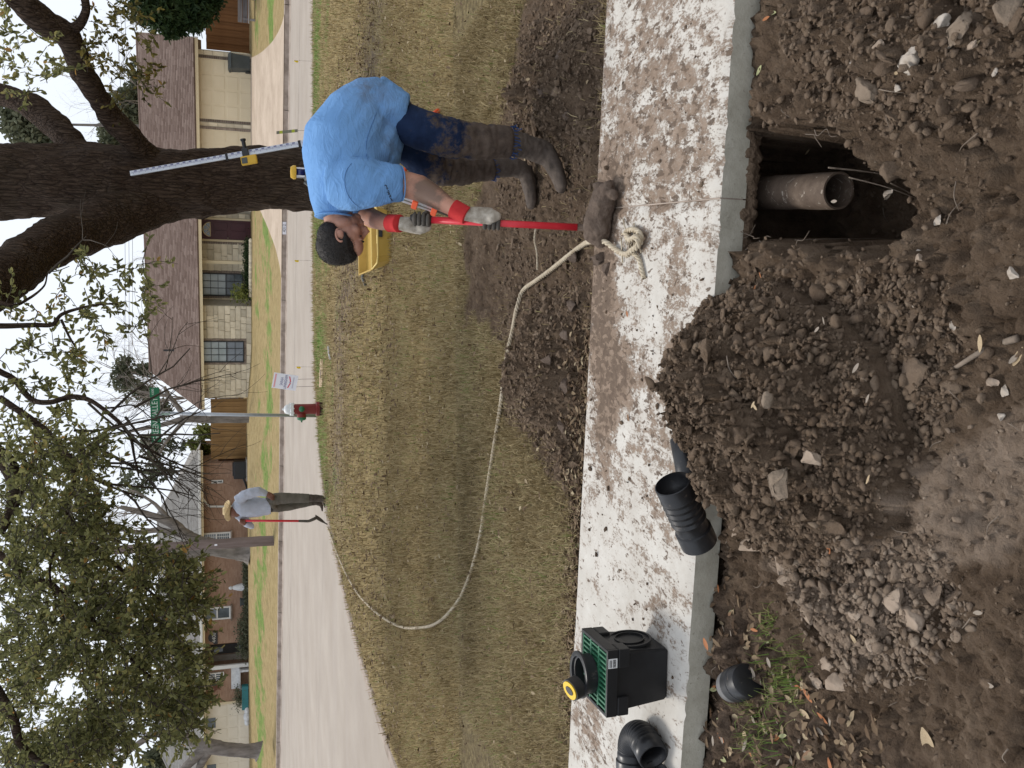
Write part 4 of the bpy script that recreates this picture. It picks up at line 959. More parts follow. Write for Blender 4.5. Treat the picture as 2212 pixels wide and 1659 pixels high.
# ---------------------------------------------------------------- trees across the street
def yspot(x, y, Y): p = Dy(x, y, Y); return Vector((p.x, p.y, yz(p.x, p.y) - .05))
def hull_crown(parent, name, blobl, nl, ll, mat, sd, wr=.5):
    rs = np.random.default_rng(sd); P = []; T = []
    for c, r, k in blobl:
        m = int(nl * k); q = rs.normal(size=(m, 3)); q /= np.linalg.norm(q, axis=1, keepdims=True); q *= (rs.random((m, 1)) ** .45) * r
        cl = fbm3((q + np.array(c)) * 1.3, 3, sd); keep = cl > .42; P.append(np.array(c) + q[keep]); T.append(np.clip((cl[keep] - .38) * 2.2 + rs.normal(0, .12, keep.sum()), 0, 1))
    P = np.concatenate(P); D = rs.normal(size=P.shape); D[:, 2] += .25; L = ll * rs.uniform(.6, 1.4, len(P))
    V, F, T2 = leaf_cloud(P, D, L, L * wr, np.concatenate(T), rs); o = link(name, np_me(name, V, F, {'tone': T2}), mat, parent); o['kind'] = 'stuff'; return o
# forked tree in front of the brick house
tr_ = empty('yard_tree', (0, 0, 0), 0, 'grey forked tree standing on the lawn before the brick house, beside the pole', 'tree'); m = MB(); Y = 43.5
limb(m, [(540, 1193, 30, Y), (530, 1192, 22, Y), (510, 1190, 19, Y), (470, 1184, 18, Y), (440, 1178, 20, Y)], 14, .04, 5, 1)
for pth in ([(450, 1180, 15), (425, 1168, 14), (395, 1150, 12), (375, 1132, 11), (345, 1120, 9), (310, 1108, 7), (260, 1095, 4)], [(420, 1166, 9), (380, 1152, 7), (340, 1145, 6), (300, 1150, 5), (250, 1143, 4), (200, 1150, 2)], [(470, 1186, 13), (425, 1194, 12), (395, 1205, 9), (350, 1225, 7), (290, 1240, 5), (230, 1262, 3)], [(375, 1132, 6), (350, 1105, 5), (330, 1085, 3.5), (290, 1060, 2)]):
    limb(m, [(a, b, w, Y) for a, b, w in pth], 10, .03, 5, 3)
m.build('trunk', 'grey_bark', tr_, True); m = MB(); rs = np.random.default_rng(2)
for a, b in ((300, 1108), (260, 1095), (250, 1143), (230, 1262), (290, 1240), (290, 1060), (330, 1085), (340, 1145), (200, 1150), (350, 1225)):
    for _ in range(3): bare(m, Dy(a, b, Y), (rs.normal(0, .5), rs.normal(0, .3), 1), 1.7, .028, 3, rs, .5)
m.build('branches', 'twig_grey', tr_)['kind'] = 'stuff'
# gnarled tree at the far left
tr_ = empty('gnarled_tree', (0, 0, 0), 0, 'grey bare tree with thick twisted fork in front of the ivory garage door', 'tree'); m = MB(); Y = 38.8
limb(m, [(560, 1622, 22, Y), (553, 1621, 17, Y), (530, 1621, 14.5, Y), (490, 1618, 14, Y), (455, 1612, 16, Y), (440, 1610, 16, Y)], 14, .04, 6, 5)
for pth in ([(450, 1608, 13), (425, 1606, 11), (400, 1592, 9), (375, 1585, 8), (340, 1586, 7), (320, 1592, 6.5), (285, 1618, 6), (262, 1640, 5), (245, 1660, 4), (220, 1685, 3)], [(445, 1614, 12), (425, 1632, 11), (408, 1650, 10), (390, 1668, 8), (360, 1690, 6)], [(452, 1620, 11), (440, 1640, 9), (430, 1658, 8), (415, 1685, 6)], [(285, 1618, 4), (255, 1620, 3), (225, 1600, 2), (200, 1585, 1.2)]):
    limb(m, [(a, b, w, Y) for a, b, w in pth], 10, .04, 5, 8)
m.build('trunk', 'grey_bark', tr_, True); m = MB()
for a, b in ((262, 1640), (245, 1660), (225, 1600), (200, 1585), (320, 1592), (285, 1618), (240, 1640), (255, 1620)):
    for _ in range(2): bare(m, Dy(a, b, Y), (rs.normal(.2, .6), rs.normal(0, .3), .8), 1.5, .035, 3, rs, .6)
m.build('branches', 'twig_grey', tr_)['kind'] = 'stuff'
# slim tree behind the street sign post
tr_ = empty('slim_tree', (0, 0, 0), 0, 'slim pinkish grey bare tree rising before the tan fence behind the street sign post', 'tree'); m = MB(); Y = 43.0
limb(m, [(556, 907, 11, Y), (540, 905, 9, Y), (480, 906, 8.5, Y), (430, 906, 8, Y), (395, 904, 9, Y)], 12, .03, 6, 2)
for pth in ([(400, 903, 7), (385, 880, 6), (365, 855, 5), (355, 835, 3)], [(395, 905, 6.5), (360, 915, 5.5), (330, 922, 4.5), (290, 930, 3), (250, 940, 2)], [(400, 906, 5), (375, 935, 4), (355, 960, 3), (340, 990, 2)], [(365, 855, 3.5), (335, 850, 2.5), (300, 845, 1.5)]):
    limb(m, [(a, b, w, Y) for a, b, w in pth], 8, .03, 5, 8)
m.build('trunk', 'grey_bark', tr_, True); m = MB()
for a, b in ((365, 855), (355, 835), (330, 922), (290, 930), (250, 940), (355, 960), (340, 990), (335, 850), (300, 845), (360, 915)):
    for _ in range(3): bare(m, Dy(a, b, Y), (rs.normal(0, .7), rs.normal(0, .3), .7), 1.3, .013, 3, rs, .6)
m.build('branches', 'twig_grey', tr_)['kind'] = 'stuff'
# trees beyond the roofs
def far_bare(name, x, y, Y, top, label, sd):
    rs = np.random.default_rng(sd); b = yspot(x, y, Y); hgt = Dy(top, y, Y).z - b.z; t = empty(name, b, 0, label, 'tree', 'bare trees beyond the roofs'); m = MB()
    pts = [Vector((0, 0, 0)), Vector((.1, 0, hgt * .3)), Vector((-.1, 0, hgt * .55))]; m.tube(pts, [.14, .10, .07], 8, False); m.build('trunk', 'twig_grey', t, True); m = MB()
    for q in range(8): bare(m, pts[1].lerp(pts[2], rs.random()), (rs.normal(0, .6), rs.normal(0, .6), 1), hgt * .36, .045, 4, rs, .42, 0, 4, (2, 4))
    m.build('branches', 'twig_grey', t)['kind'] = 'stuff'
far_bare('bare_tree', 400, 800, 60, 170, 'pale bare tree beyond the left end of the brown roof', 5)
far_bare('bare_tree', 400, 860, 56, 200, 'bare twiggy tree over the gap between both houses', 6)
far_bare('bare_tree', 400, 490, 62, 260, 'bare tree top peeking over the brown ridge left of the oak trunk', 14)
far_bare('bare_tree', 400, 245, 58, 120, 'thin bare tree in the sky between the two right hand oak limbs', 9)
far_bare('bare_tree', 400, 1330, 66, 250, 'bare tree behind the pale grey roof under the oak leaves', 10)
far_bare('bare_tree', 400, 1560, 64, 200, 'bare tree in the sky above the ivory garage', 12)
far_bare('bare_tree', 400, 30, 58, 200, 'bare brown tree behind the green cedar', 13)
def far_green(name, label, blobl, Y, mat, ll, nl, sd, basepx):
    b = yspot(basepx[0], basepx[1], Y); t = empty(name, b, 0, label, 'tree', 'green trees beyond the roofs')
    bl = [(tuple(Dy(x, y, Y + dy) - b), r * mpp(Y, 4), k) for x, y, r, dy, k in blobl]
    m = MB(); top = bl[0][0]; m.tube([(0, 0, -.2), (.1, 0, top[2] * .4), (top[0] * .7, top[1] * .7, top[2] * .95)], [.14, .11, .05], 8); m.build('trunk', 'grey_bark', t, True)
    hull_crown(t, 'crown', bl, nl, ll, mat, sd); return t
far_green('evergreen_tree', 'grey green tree mass behind the brown ridge, right of the oak trunk', [(285, 235, 45, 0, 1), (250, 285, 35, 1, .7), (300, 190, 35, 1, .7), (240, 320, 26, 0, .4), (300, 290, 30, 1, .6), (310, 150, 25, 0, .4)], 58, 'far_leaf', .26, 2600, 3, (480, 235))
far_green('evergreen_tree', 'dark evergreen over the left end of the brown roof', [(270, 790, 22, 0, .5), (265, 820, 26, 0, .7), (290, 845, 30, 1, .8), (310, 800, 14, 0, .3), (330, 795, 14, 0, .3), (320, 850, 26, 1, .6), (350, 885, 22, 1, .5)], 57, 'far_leaf', .24, 900, 5, (480, 840))
far_green('evergreen_tree', 'hazy green tree behind the grey roof at the left end', [(345, 1640, 30, 0, .8), (370, 1625, 22, 0, .6), (375, 1660, 26, 0, .6)], 62, 'far_leaf', .4, 1200, 7, (480, 1640))
far_green('evergreen_tree', 'yellow green bush behind the tan fence', [(440, 935, 18, 0, .5), (425, 955, 18, 0, .6), (440, 970, 16, 0, .4)], 50, 'lime_leaf', .22, 900, 8, (480, 945))
far_green('evergreen_tree', 'dim green tree behind the roof hip of the brick house', [(300, 1040, 40, 0, 1), (350, 1010, 30, 0, .7), (380, 960, 22, 0, .6), (330, 965, 30, 1, .7)], 58, 'far_leaf', .22, 1100, 18, (480, 1010))
far_green('evergreen_tree', 'tree with fine olive leaves between the middle oak limbs', [(55, 270, 45, 0, .9), (95, 300, 34, 0, .8), (30, 240, 30, 0, .4), (120, 320, 16, 0, .3)], 54, 'far_leaf', .30, 1700, 28, (520, 290))
# cedar at the right edge
Y = 36.0; b = yspot(560, 10, Y); ced = empty('cedar_tree', b, 0, 'dense dark green cedar before the brown fence at the right edge', 'tree')
bl = [(tuple(Dy(x, y, Y + dy) - b), r * mpp(Y, 4), k) for x, y, r, dy, k in [(330, 20, 42, 0, .9), (390, 15, 50, .5, 1.2), (430, 10, 44, 0, 1), (300, -10, 40, 0, .6), (415, 50, 24, 0, .5), (370, 60, 20, 0, .4), (350, -40, 60, 1, .8), (450, -30, 40, 0, .7), (400, 68, 9, 0, .1), (465, 5, 22, 0, .4)]]
m = MB(); m.tube([(.4, 0, 0), (.5, 0, 3), (.5, 0, 6)], [.25, .2, .08], 10); m.build('trunk', 'grey_bark', ced, True)
hull_crown(ced, 'crown', bl, 2600, .24, 'cedar_leaf', 30, .35)
# ================================================================ STREET FURNITURE AND YARD THINGS
pmat('galvanised', (0.30, 0.32, 0.34), (0.42, 0.44, 0.46), 6, 0.45, metal=0.6)
pmat('sign_green', (0.012, 0.13, 0.055), (0.016, 0.16, 0.07), 2, 0.45); pmat('sign_pale_green', (0.20, 0.34, 0.27), (0.26, 0.40, 0.33), 3, 0.5)
pmat('sign_letter', (0.62, 0.70, 0.62), None, rough=0.5)
pmat('hydrant_red', (0.16, 0.016, 0.014), (0.23, 0.026, 0.022), 9, 0.5, 0.25, 25); pmat('hydrant_white', (0.66, 0.67, 0.66), (0.76, 0.77, 0.76), 6, 0.45, 0.2, 20)
pmat('hydrant_green', (0.015, 0.115, 0.045), (0.03, 0.17, 0.08), 9, 0.45); pmat('hydrant_dark', (0.045, 0.010, 0.009), None, rough=.7)
pmat('fence_tan', (0.19, 0.105, 0.038), (0.31, 0.185, 0.075), 2.2, 0.9, rand=0.16, stretch=(3, 3, .6)); pmat('fence_brown', (0.145, 0.062, 0.022), (0.22, 0.105, 0.042), 2.2, 0.9, rand=0.18, stretch=(3, 3, .6))
pmat('gate_brown', (0.07, 0.026, 0.014), (0.11, 0.043, 0.022), 3, 0.85, rand=.2); pmat('weathered_wood', (0.17, 0.15, 0.15), (0.31, 0.28, 0.27), 4, 0.95, rand=.25, stretch=(.5, 4, 4))
pmat('bin_grey', (0.055, 0.062, 0.06), (0.085, 0.093, 0.088), 3, 0.55); pmat('black_plastic', (0.012, 0.012, 0.013), (0.02, 0.02, 0.022), 12, 0.38, 0.12, 90, .003)
pmat('flag_yellow', (0.75, 0.50, 0.02), (0.80, 0.56, 0.03), 8, 0.6); pmat('sign_white', (0.74, 0.74, 0.78), None, rough=.5)
pmat('print_blue', (0.12, 0.11, 0.26), None, rough=.5); pmat('print_red', (0.62, 0.10, 0.13), None, rough=.5); pmat('print_pink', (0.72, 0.32, 0.34), None, rough=.5); pmat('print_grey', (0.38, 0.37, 0.45), None, rough=.5); pmat('print_black', (0.02, 0.02, 0.022), None, rough=.6)
pmat('pole_wood', (0.115, 0.085, 0.075), (0.215, 0.170, 0.155), 4, 0.95, 0.5, 12, .03, stretch=(2, 2, .2)); pmat('wire_dark', (0.04, 0.04, 0.04), None, rough=.6)
pmat('tool_red', (0.58, 0.022, 0.035), (0.66, 0.035, 0.05), 14, 0.35, 0.1, 40); pmat('steel_dark', (0.045, 0.04, 0.032), (0.11, 0.095, 0.07), 12, 0.6, metal=.4)
pmat('lime_stripe', (0.42, 0.46, 0.05), None, rough=.5); pmat('grey_stripe', (0.20, 0.19, 0.15), None, rough=.6); pmat('teal_paint', (0.02, 0.14, 0.15), (0.03, 0.18, 0.19), 5, .5)
pmat('terracotta', (0.32, 0.12, 0.05), (0.42, 0.18, 0.09), 6, .8); pmat('statue_white', (0.5, 0.5, 0.5), (0.68, 0.68, 0.67), 8, .8)
def gnd(x, y, z=-.045): return Wz(x, y, z)

# ---- street name sign
b = gnd(688, 899); Y = b.y; sg = empty('street_sign', b, 0, 'green street name sign on a grey steel post behind the hydrant', 'street sign')
top = Dy(362, 893, Y) - b; m = MB(); m.tube([(0, 0, -.2), top * .5, top], .032, 12); m.build('post', 'galvanised', sg, True)
m = MB(); q = Dy(356, 893, Y) - b; m.tube([top - Vector((0, 0, .02)), q + Vector((0, 0, .03))], [.04, .035], 10); q2 = Dy(346, 893, Y) - b; m.box(q2.x - .04, q2.x + .04, q2.y - .03, q2.y + .03, q2.z - .05, q2.z + .03, .008); m.build('bracket', 'galvanised', sg)
pa, pb = Dy(333.5, 837, Y - .02) - b, Dy(338, 955, Y + .06) - b; ax = (pa - pb).normalized(); L = (pa - pb).length; mid = (pa + pb) / 2; up = Vector((0, 0, 1)) - ax * ax.z; up.normalize(); nn = ax.cross(up)
BM = Matrix(((ax.x, up.x, nn.x, mid.x), (ax.y, up.y, nn.y, mid.y), (ax.z, up.z, nn.z, mid.z), (0, 0, 0, 1)))
if nn.y > 0: pass
hh = .085; m = MB(); m.box(-L / 2, L / 2, -hh, hh, -.004, .004, M=BM); bl = m.build('name_blade', 'sign_green', sg)
FZ = 1 if (BM.to_3x3() @ Vector((0, 0, 1))).y < 0 else -1
TX = BM @ Matrix.Translation((-L * .10, -.004, .0055 * FZ))
t = text('lettering', 'GREEN VALLEY', .15, 'sign_letter', BM @ Matrix.Translation((-L * .08, -.0, .006)) @ Matrix.Diagonal((.82, 1, 1, 1)), bl, .0008)
text('lettering', '4300', .06, 'sign_letter', BM @ Matrix.Translation((L * .42, .03, .006)), bl, .0008)
m = MB(); c0 = Dy(357, 893, Y) - b
m.prism([(c0.x - .02, c0.y - .34, c0.z - .09), (c0.x + .02, c0.y + .34, c0.z - .09), (c0.x + .02, c0.y + .34, c0.z + .06), (c0.x - .02, c0.y - .34, c0.z + .06)], (.006, 0, 0)); m.build('cross_blade', 'sign_pale_green', sg)

# ---- fire hydrant
b = gnd(697, 883); Y = b.y; H = Dy(609, 883, Y).z - b.z; k = H / 870
hy = empty('fire_hydrant', b, R_(8), 'dark red fire hydrant with white bonnet and green caps on the grass', 'fire hydrant')
m = MB(); m.lathe([(0, -20 * k), (135 * k, -20 * k), (135 * k, 40 * k), (150 * k, 45 * k), (150 * k, 68 * k), (128 * k, 72 * k)], 20); m.build('foot_flange', 'hydrant_dark', hy, angle=40)
for i in range(8):
    a = i * math.pi / 4 + .2; m = MB(); m.tube([(140 * k * math.cos(a), 140 * k * math.sin(a), 22 * k), (140 * k * math.cos(a), 140 * k * math.sin(a), 92 * k)], 17 * k, 6); m.build('bolt', 'hydrant_dark', hy)
m = MB(); m.lathe([(125 * k, 74 * k), (156 * k, 76 * k), (156 * k, 135 * k), (140 * k, 148 * k), (117 * k, 155 * k), (113 * k, 300 * k), (113 * k, 560 * k), (116 * k, 622 * k), (130 * k, 626 * k)], 28); m.build('barrel', 'hydrant_red', hy, angle=40)
m = MB(); m.lathe([(130 * k, 628 * k), (142 * k, 632 * k), (142 * k, 690 * k), (112 * k, 702 * k), (110 * k, 740 * k), (96 * k, 785 * k), (66 * k, 818 * k), (26 * k, 832 * k), (22 * k, 834 * k), (20 * k, 868 * k), (0, 870 * k)], 28); m.build('bonnet', 'hydrant_white', hy, angle=50)
for i in range(8):
    a = i * math.pi / 4; m = MB(); m.tube([(128 * k * math.cos(a), 128 * k * math.sin(a), 612 * k), (128 * k * math.cos(a), 128 * k * math.sin(a), 712 * k)], 13 * k, 6); m.build('bolt', 'hydrant_white', hy)
def nozzle(ang, z, r0, r1, ln, capr):
    Mx = Matrix.Rotation(ang, 4, 'Z') @ Matrix.Translation((0, 0, z)) @ Matrix.Rotation(R_(90), 4, 'Y')
    m = MB(); m.lathe([(r0, 90 * k), (r0 * 1.05, 120 * k), (r1, (ln - 10) * k), (r1, ln * k), (r1 * .8, ln * k)], 20, Mx); m.build('nozzle', 'hydrant_red', hy, angle=40)
    m = MB(); m.lathe([(0, (ln + 2) * k), (capr, (ln + 2) * k), (capr, (ln + 42) * k), (capr * .75, (ln + 62) * k), (capr * .3, (ln + 74) * k), (18 * k, (ln + 76) * k), (16 * k, (ln + 112) * k), (0, (ln + 112) * k)], 20, Mx); m.build('nozzle_cap', 'hydrant_green', hy, angle=40)
nozzle(R_(172), 455 * k, 92 * k, 98 * k, 178, 98 * k); nozzle(R_(-96), 462 * k, 62 * k, 66 * k, 140, 62 * k); nozzle(R_(84), 462 * k, 62 * k, 66 * k, 140, 62 * k)

# ---- yard sign
b = gnd(676, 826); Y = b.y - .1; ys_ = empty('campaign_sign', Vector((b.x, Y, -.05)), 0, 'white printed yard sign on thin wire legs near the kerb', 'yard sign'); B0 = Vector((b.x, Y, -.05))
c = [Dy(592.4, 803.8, Y - .14) - B0, Dy(586.8, 837, Y + .14) - B0, Dy(638.3, 844.2, Y + .14) - B0, Dy(645, 812.5, Y - .14) - B0]      # TR TL BL BR
ax = ((c[0] - c[1]) + (c[3] - c[2])) / 2; wdt = ax.length; ax.normalize(); up = ((c[1] - c[2]) + (c[0] - c[3])) / 2; hgt = up.length; up = (up - ax * up.dot(ax)).normalized(); nn = ax.cross(up); mid = sum(c, Vector()) / 4
SM = Matrix(((ax.x, up.x, nn.x, mid.x), (ax.y, up.y, nn.y, mid.y), (ax.z, up.z, nn.z, mid.z), (0, 0, 0, 1)))
m = MB(); m.box(-wdt / 2, wdt / 2, -hgt / 2, hgt / 2, -.003, .003, M=SM); pn = m.build('panel', 'sign_white', ys_)
text('lettering', 'SARAH', .085, 'print_blue', SM @ Matrix.Translation((0, hgt * .13, .0045)) @ Matrix.Diagonal((wdt / .50, 1, 1, 1)), pn, .0006)
text('lettering', 'LANINGHAM', .085, 'print_blue', SM @ Matrix.Translation((0, -hgt * .03, .0045)) @ Matrix.Diagonal((wdt / .56, 1, 1, 1)), pn, .0006)
m = MB(); m.box(-wdt * .44, wdt * .44, hgt * .38, hgt * .44, .0035, .005, M=SM); m.build('print_bar', 'print_pink', pn)
m = MB()
for s in (-1, 1): m.prism([(s * wdt * .03, -hgt * .20, .0035), (s * wdt * .40, -hgt * .12, .0035), (s * wdt * .36, -hgt * .18, .0035), (s * wdt * .04, -hgt * .25, .0035)], (0, 0, .0015), M=SM)
m.build('print_wings', 'print_red', pn)
m = MB(); m.prism([(wdt * .045 * math.sin(i * math.pi / 5) * (1 if i % 2 == 0 else .45), -hgt * .205 + wdt * .045 * math.cos(i * math.pi / 5) * (1 if i % 2 == 0 else .45), .0038) for i in range(10)], (0, 0, .002), M=SM); m.build('print_star', 'print_blue', pn)
m = MB()
for i in range(13): m.box(-wdt * .36 + i * wdt * .056, -wdt * .36 + i * wdt * .056 + wdt * .034, -hgt * .36, -hgt * .31, .0035, .0045, M=SM)
m.build('print_line', 'print_grey', pn)
for s in (-.28, .22):
    p = SM @ Vector((s * wdt, -hgt / 2 + .03, -.006)); m = MB(); m.tube([p, p + Vector((.01, 0, -.1)), (p.x + .015, p.y, -.06)], .0035, 6); m.build('leg', 'wire_dark', ys_)

# ---- survey flags and striped marker
for (x, y), lb in (((640, 131), 'small yellow survey flag on wire at the kerb, nearest the driveway'), ((641, 562), 'small yellow survey flag at the kerb left of the oak trunk'), ((645, 792), 'small yellow survey flag at the kerb beside the white yard sign')):
    b = gnd(677, y + 1); f = empty('survey_flag', b, 0, lb, 'flag', 'yellow flags along the kerb'); p = Dy(x, y, b.y) - b
    m = MB(); m.tube([(0, 0, -.05), (p.x, p.y, p.z + .04)], .002, 5); m.build('wire', 'wire_dark', f)
    m = MB(); w = .045
    m.add([(p.x, p.y, p.z + .045), (p.x, p.y + .004, p.z - .035), (p.x - w * .6, p.y - .03, p.z - .045), (p.x - w, p.y - .01, p.z - .02), (p.x - w * .8, p.y - .025, p.z + .035)], [(0, 1, 2, 4), (4, 2, 3)]); m.build('flag_sheet', 'flag_yellow', f)
b = gnd(678, 281); mk_ = empty('marker_strip', b, 0, 'narrow yellow and grey striped marker on a wire beside the oak trunk', 'marker')
p0_, p1_ = Dy(643, 282, b.y) - b, Dy(597, 286.5, b.y) - b; m = MB(); m.tube([(0, 0, -.05), p0_], .003, 5); m.build('wire', 'wire_dark', mk_)
for i in range(7):
    a, c_ = p0_.lerp(p1_, i / 7), p0_.lerp(p1_, (i + 1) / 7); m = MB(); m.prism([(a.x - .03, a.y, a.z), (a.x + .03, a.y, a.z), (c_.x + .03, c_.y, c_.z - .001), (c_.x - .03, c_.y, c_.z - .001)], (0, .006, 0)); m.build('stripe', ('grey_stripe', 'lime_stripe')[i % 2] if i not in (2, 3) else 'grey_stripe', mk_)
# ---- tilted meter box lid by the hydrant, pale stick
b = gnd(697, 806); Lx = Wz(697, 780, -.04) - Wz(697, 834, -.04)
m = MB(); m.box(-.27, .27, -.14, .14, 0, .035, .008, Matrix.Translation(b) @ Matrix.Rotation(R_(6), 4, 'X') @ Matrix.Rotation(R_(3), 4, 'Y')); pmat('lid_tan', (0.36, 0.25, 0.14), (0.48, 0.36, 0.24), 6, .8)
ml = m.build('meter_lid', 'lid_tan'); tag(ml, 'tan slotted meter box lid lying in the grass right of the hydrant', 'lid')
m = MB(); m.box(-.10, .06, -.02, .02, .036, .040, M=Matrix.Translation(b) @ Matrix.Rotation(R_(6), 4, 'X') @ Matrix.Rotation(R_(3), 4, 'Y')); m.build('slot', 'print_black', ml)
a, c_ = gnd(713, 748), gnd(717, 776); m = MB(); m.tube([a + Vector((0, 0, .03)), (a + c_) / 2 + Vector((0, .02, .035)), c_ + Vector((0, 0, .03))], .018, 6); tag(m.build('pale_stick', 'statue_white'), 'short pale stick lying on the lawn nearer than the meter lid', 'stick')
m = MB(); a = gnd(793, 590); m.tube([a + Vector((-.16, 0, .02)), a + Vector((-.06, .04, .05)), a + Vector((.04, -.02, .045)), a + Vector((.12, .03, .02))], .022, 6); tag(m.build('dark_rag', 'bin_grey', smooth=True), 'small dark curled scrap on the grass left of the yellow case', 'scrap')

# ---- things on the far lots
def fence_run(name, label, x0, x1, y0px, y1px, topv, Yd, mat, dirv=ED, pick=.14, gate=False):
    a, c_ = Dy(520, y0px, Yd), Dy(520, y1px, Yd)
    s0 = (a - FK).dot(ED); 
    return a
def fence(name, label, A, C, hgt, mat, pick=.14, cat='fence'):
    A = Vector(A); C = Vector(C); A.z = C.z = 0; d = C - A; L = d.length; rz = math.atan2(d.y, d.x); b = Vector((A.x, A.y, yz(A.x, A.y)))
    f = empty(name, b, rz, label, cat); n_ = int(L / pick)
    sh = []
    for q in range(4):
        m = MB(); w = pick + .006; m.box(0, w, -.012, .012, 0, hgt + random.uniform(-.015, .02), .004); me = m.mesh('picket'); me.materials.append(MATS[mat]); sh.append(me)
    z1 = yz(C.x, C.y) - b.z
    for i in range(n_):
        o = bpy.data.objects.new('picket', random.choice(sh)); COL.objects.link(o); o.parent = f; o.location = (i * pick, (.013 if i % 2 else -.013) + random.uniform(-.003, .003), z1 * i / max(n_, 1) + .03)
    for zz in (.3, hgt - .3):
        m = MB(); m.box(0, L, .028, .07, zz, zz + .09); m.build('rail', mat, f)
    for i in range(int(L / 2.4) + 1): m = MB(); m.box(i * 2.4, i * 2.4 + .09, .072, .16, -.1, hgt - .02); m.build('post', mat, f)
    return f
Y1 = 45.6
a, c_ = Dy(545, 989, Y1 + 1.2), Dy(545, 858, Y1 - .3)
fh = Dy(456, 920, Y1 + .5).z - yz(*Dy(520, 920, Y1 + .5)[:2]); fence('picket_fence', 'tan wooden fence between the stone house and the brick house', a, c_, fh, 'fence_tan')
a, c_ = Dy(520, 1000, 47.6), Dy(520, 983, 47.4); fence('fence_gate', 'narrow dark brown board gate beside the brick house corner', a, c_, fh * .80, 'gate_brown', .1, 'gate')
Yr = 41.0; a, c_ = Dy(545, 116, Yr), Dy(545, -60, Yr - 1.2); fh2 = Dy(446, 60, Yr - .3).z - yz(*Dy(540, 60, Yr - .3)[:2]); fence('picket_fence', 'brown wooden fence behind the grey wheeled bin at the right', a, c_, fh2, 'fence_brown', .15)
# air conditioner on its pad
Y = 46.3; b = yspot(525, 1013, Y); k = mpp(Y); ac = empty('air_conditioner', b + Vector((0, 0, .05)), RZ2, 'black air conditioning unit on a pad at the brick house corner', 'air conditioner')
w2, hh = 19 * k, 28 * k; m = MB(); m.box(-w2 - .1, w2 + .1, -.55, .4, -.25, .06); m.build('pad', 'slab_grey', ac); m = MB(); m.box(-w2, w2, -.4, .35, .062, hh, .05); m.build('cabinet', 'black_plastic', ac)
for i in range(9): m = MB(); m.box(-w2 + .08, w2 - .08, -.416, -.402, .12 + i * (hh - .2) / 9, .15 + i * (hh - .2) / 9); m.build('louvre', 'bronze_frame', ac)
m = MB(); m.lathe([(w2 * .8, hh), (w2 * .8, hh + .04), (w2 * .7, hh + .05)], 20); m.build('fan_guard', 'bronze_frame', ac)
m = MB(); m.tube([(-w2 + .05, -.38, .2), (-w2 - .2, -.3, .1), (-w2 - .55, -.1, .0), (-w2 - .8, .2, .02)], .05, 8); m.build('line_set', 'black_plastic', ac, True)
# wheeled bin
Y = 39.7; b = yspot(541, 140, Y); k = mpp(Y); hh = Dy(494, 140, Y).z - b.z
bn = empty('wheeled_bin', b + Vector((0, 0, .03)), -TH + .35, 'dark grey wheeled bin standing before the cream garage door', 'bin'); wt, wb = .31, .26
m = MB(); m.add([(-wb, -.26, .08), (wb, -.26, .08), (wb, .22, .08), (-wb, .22, .08), (-wt, -.34, hh * .86), (wt, -.34, hh * .86), (wt, .30, hh * .86), (-wt, .30, hh * .86)], [(3, 2, 1, 0), (4, 5, 6, 7), (0, 1, 5, 4), (1, 2, 6, 5), (2, 3, 7, 6), (3, 0, 4, 7)]); m.build('body', 'bin_grey', bn)
m = MB(); m.prism([(-wt - .02, -.38, hh * .865), (-wt - .02, .36, hh * .865), (-wt - .02, .30, hh * .95), (-wt - .02, -.1, hh), (-wt - .02, -.34, hh * .93)], (2 * wt + .04, 0, 0)); m.build('lid', 'bin_grey', bn)
for s in (-1, 1): m = MB(); m.lathe([(0, -.03), (.13, -.03), (.14, 0), (.13, .03), (0, .03)], 18, Matrix.Translation((s * (wb + .03), .2, .13)) @ Matrix.Rotation(R_(90), 4, 'Y')); m.build('wheel', 'black_plastic', bn)
m = MB(); m.tube([(-wt * .8, .36, hh * .84), (-wt * .8, .42, hh * .88), (wt * .8, .42, hh * .88), (wt * .8, .36, hh * .84)], .018, 8); m.build('handle', 'bin_grey', bn)
# weathered bench at the right edge
Y = 36.5; a, c_ = yspot(548, 52, Y), yspot(548, -40, Y - .6); d = c_ - a; bd = empty('garden_bench', Vector((a.x, a.y, a.z)), math.atan2(d.y, d.x), 'weathered grey plank bench at the right edge before the brown fence', 'bench'); L = Vector((d.x, d.y, 0)).length
hz = Dy(523, 40, Y).z - a.z
for i in range(3): m = MB(); m.box(0, L, -.05 + i * .16, .09 + i * .16, hz * .5, hz * .5 + .04, .006); m.build('seat_plank', 'weathered_wood', bd)
for i in range(2): m = MB(); m.box(0, L, .46 + i * .03, .50 + i * .03, hz * .62 + i * .19, hz * .62 + .17 + i * .19, .006); m.build('back_plank', 'weathered_wood', bd)
for xx in (.1, L - .2):
    for yy in (-.02, .40): m = MB(); m.box(xx, xx + .08, yy, yy + .06, -.05, hz * .5 - .003 if yy < .1 else hz * .95); m.build('leg', 'weathered_wood', bd)
# utility pole
Y = 36.0; b = yspot(583, 1168, Y); pl = empty('utility_pole', b, 0, 'leaning weathered wooden utility pole on the lawn of the brick house', 'pole'); tp = Dy(150, 1194, Y) - b
m = MB(); rough_tube(m, [Vector((0, 0, -.2)), tp * .33, tp * .66, tp], [.20, .19, .17, .15], 8, 14, .02, 3); m.build('shaft', 'pole_wood', pl, True)
m = MB(); q = tp * .3; m.box(q.x - .03, q.x + .03, q.y - .24, q.y - .2, q.z - .05, q.z + .05); m.build('tag_plate', 'sign_white', pl)
m = MB(); m.box(tp.x - 1.1, tp.x + 1.1, tp.y - .28, tp.y - .17, tp.z - .5, tp.z - .38); m.build('cross_arm', 'pole_wood', pl)
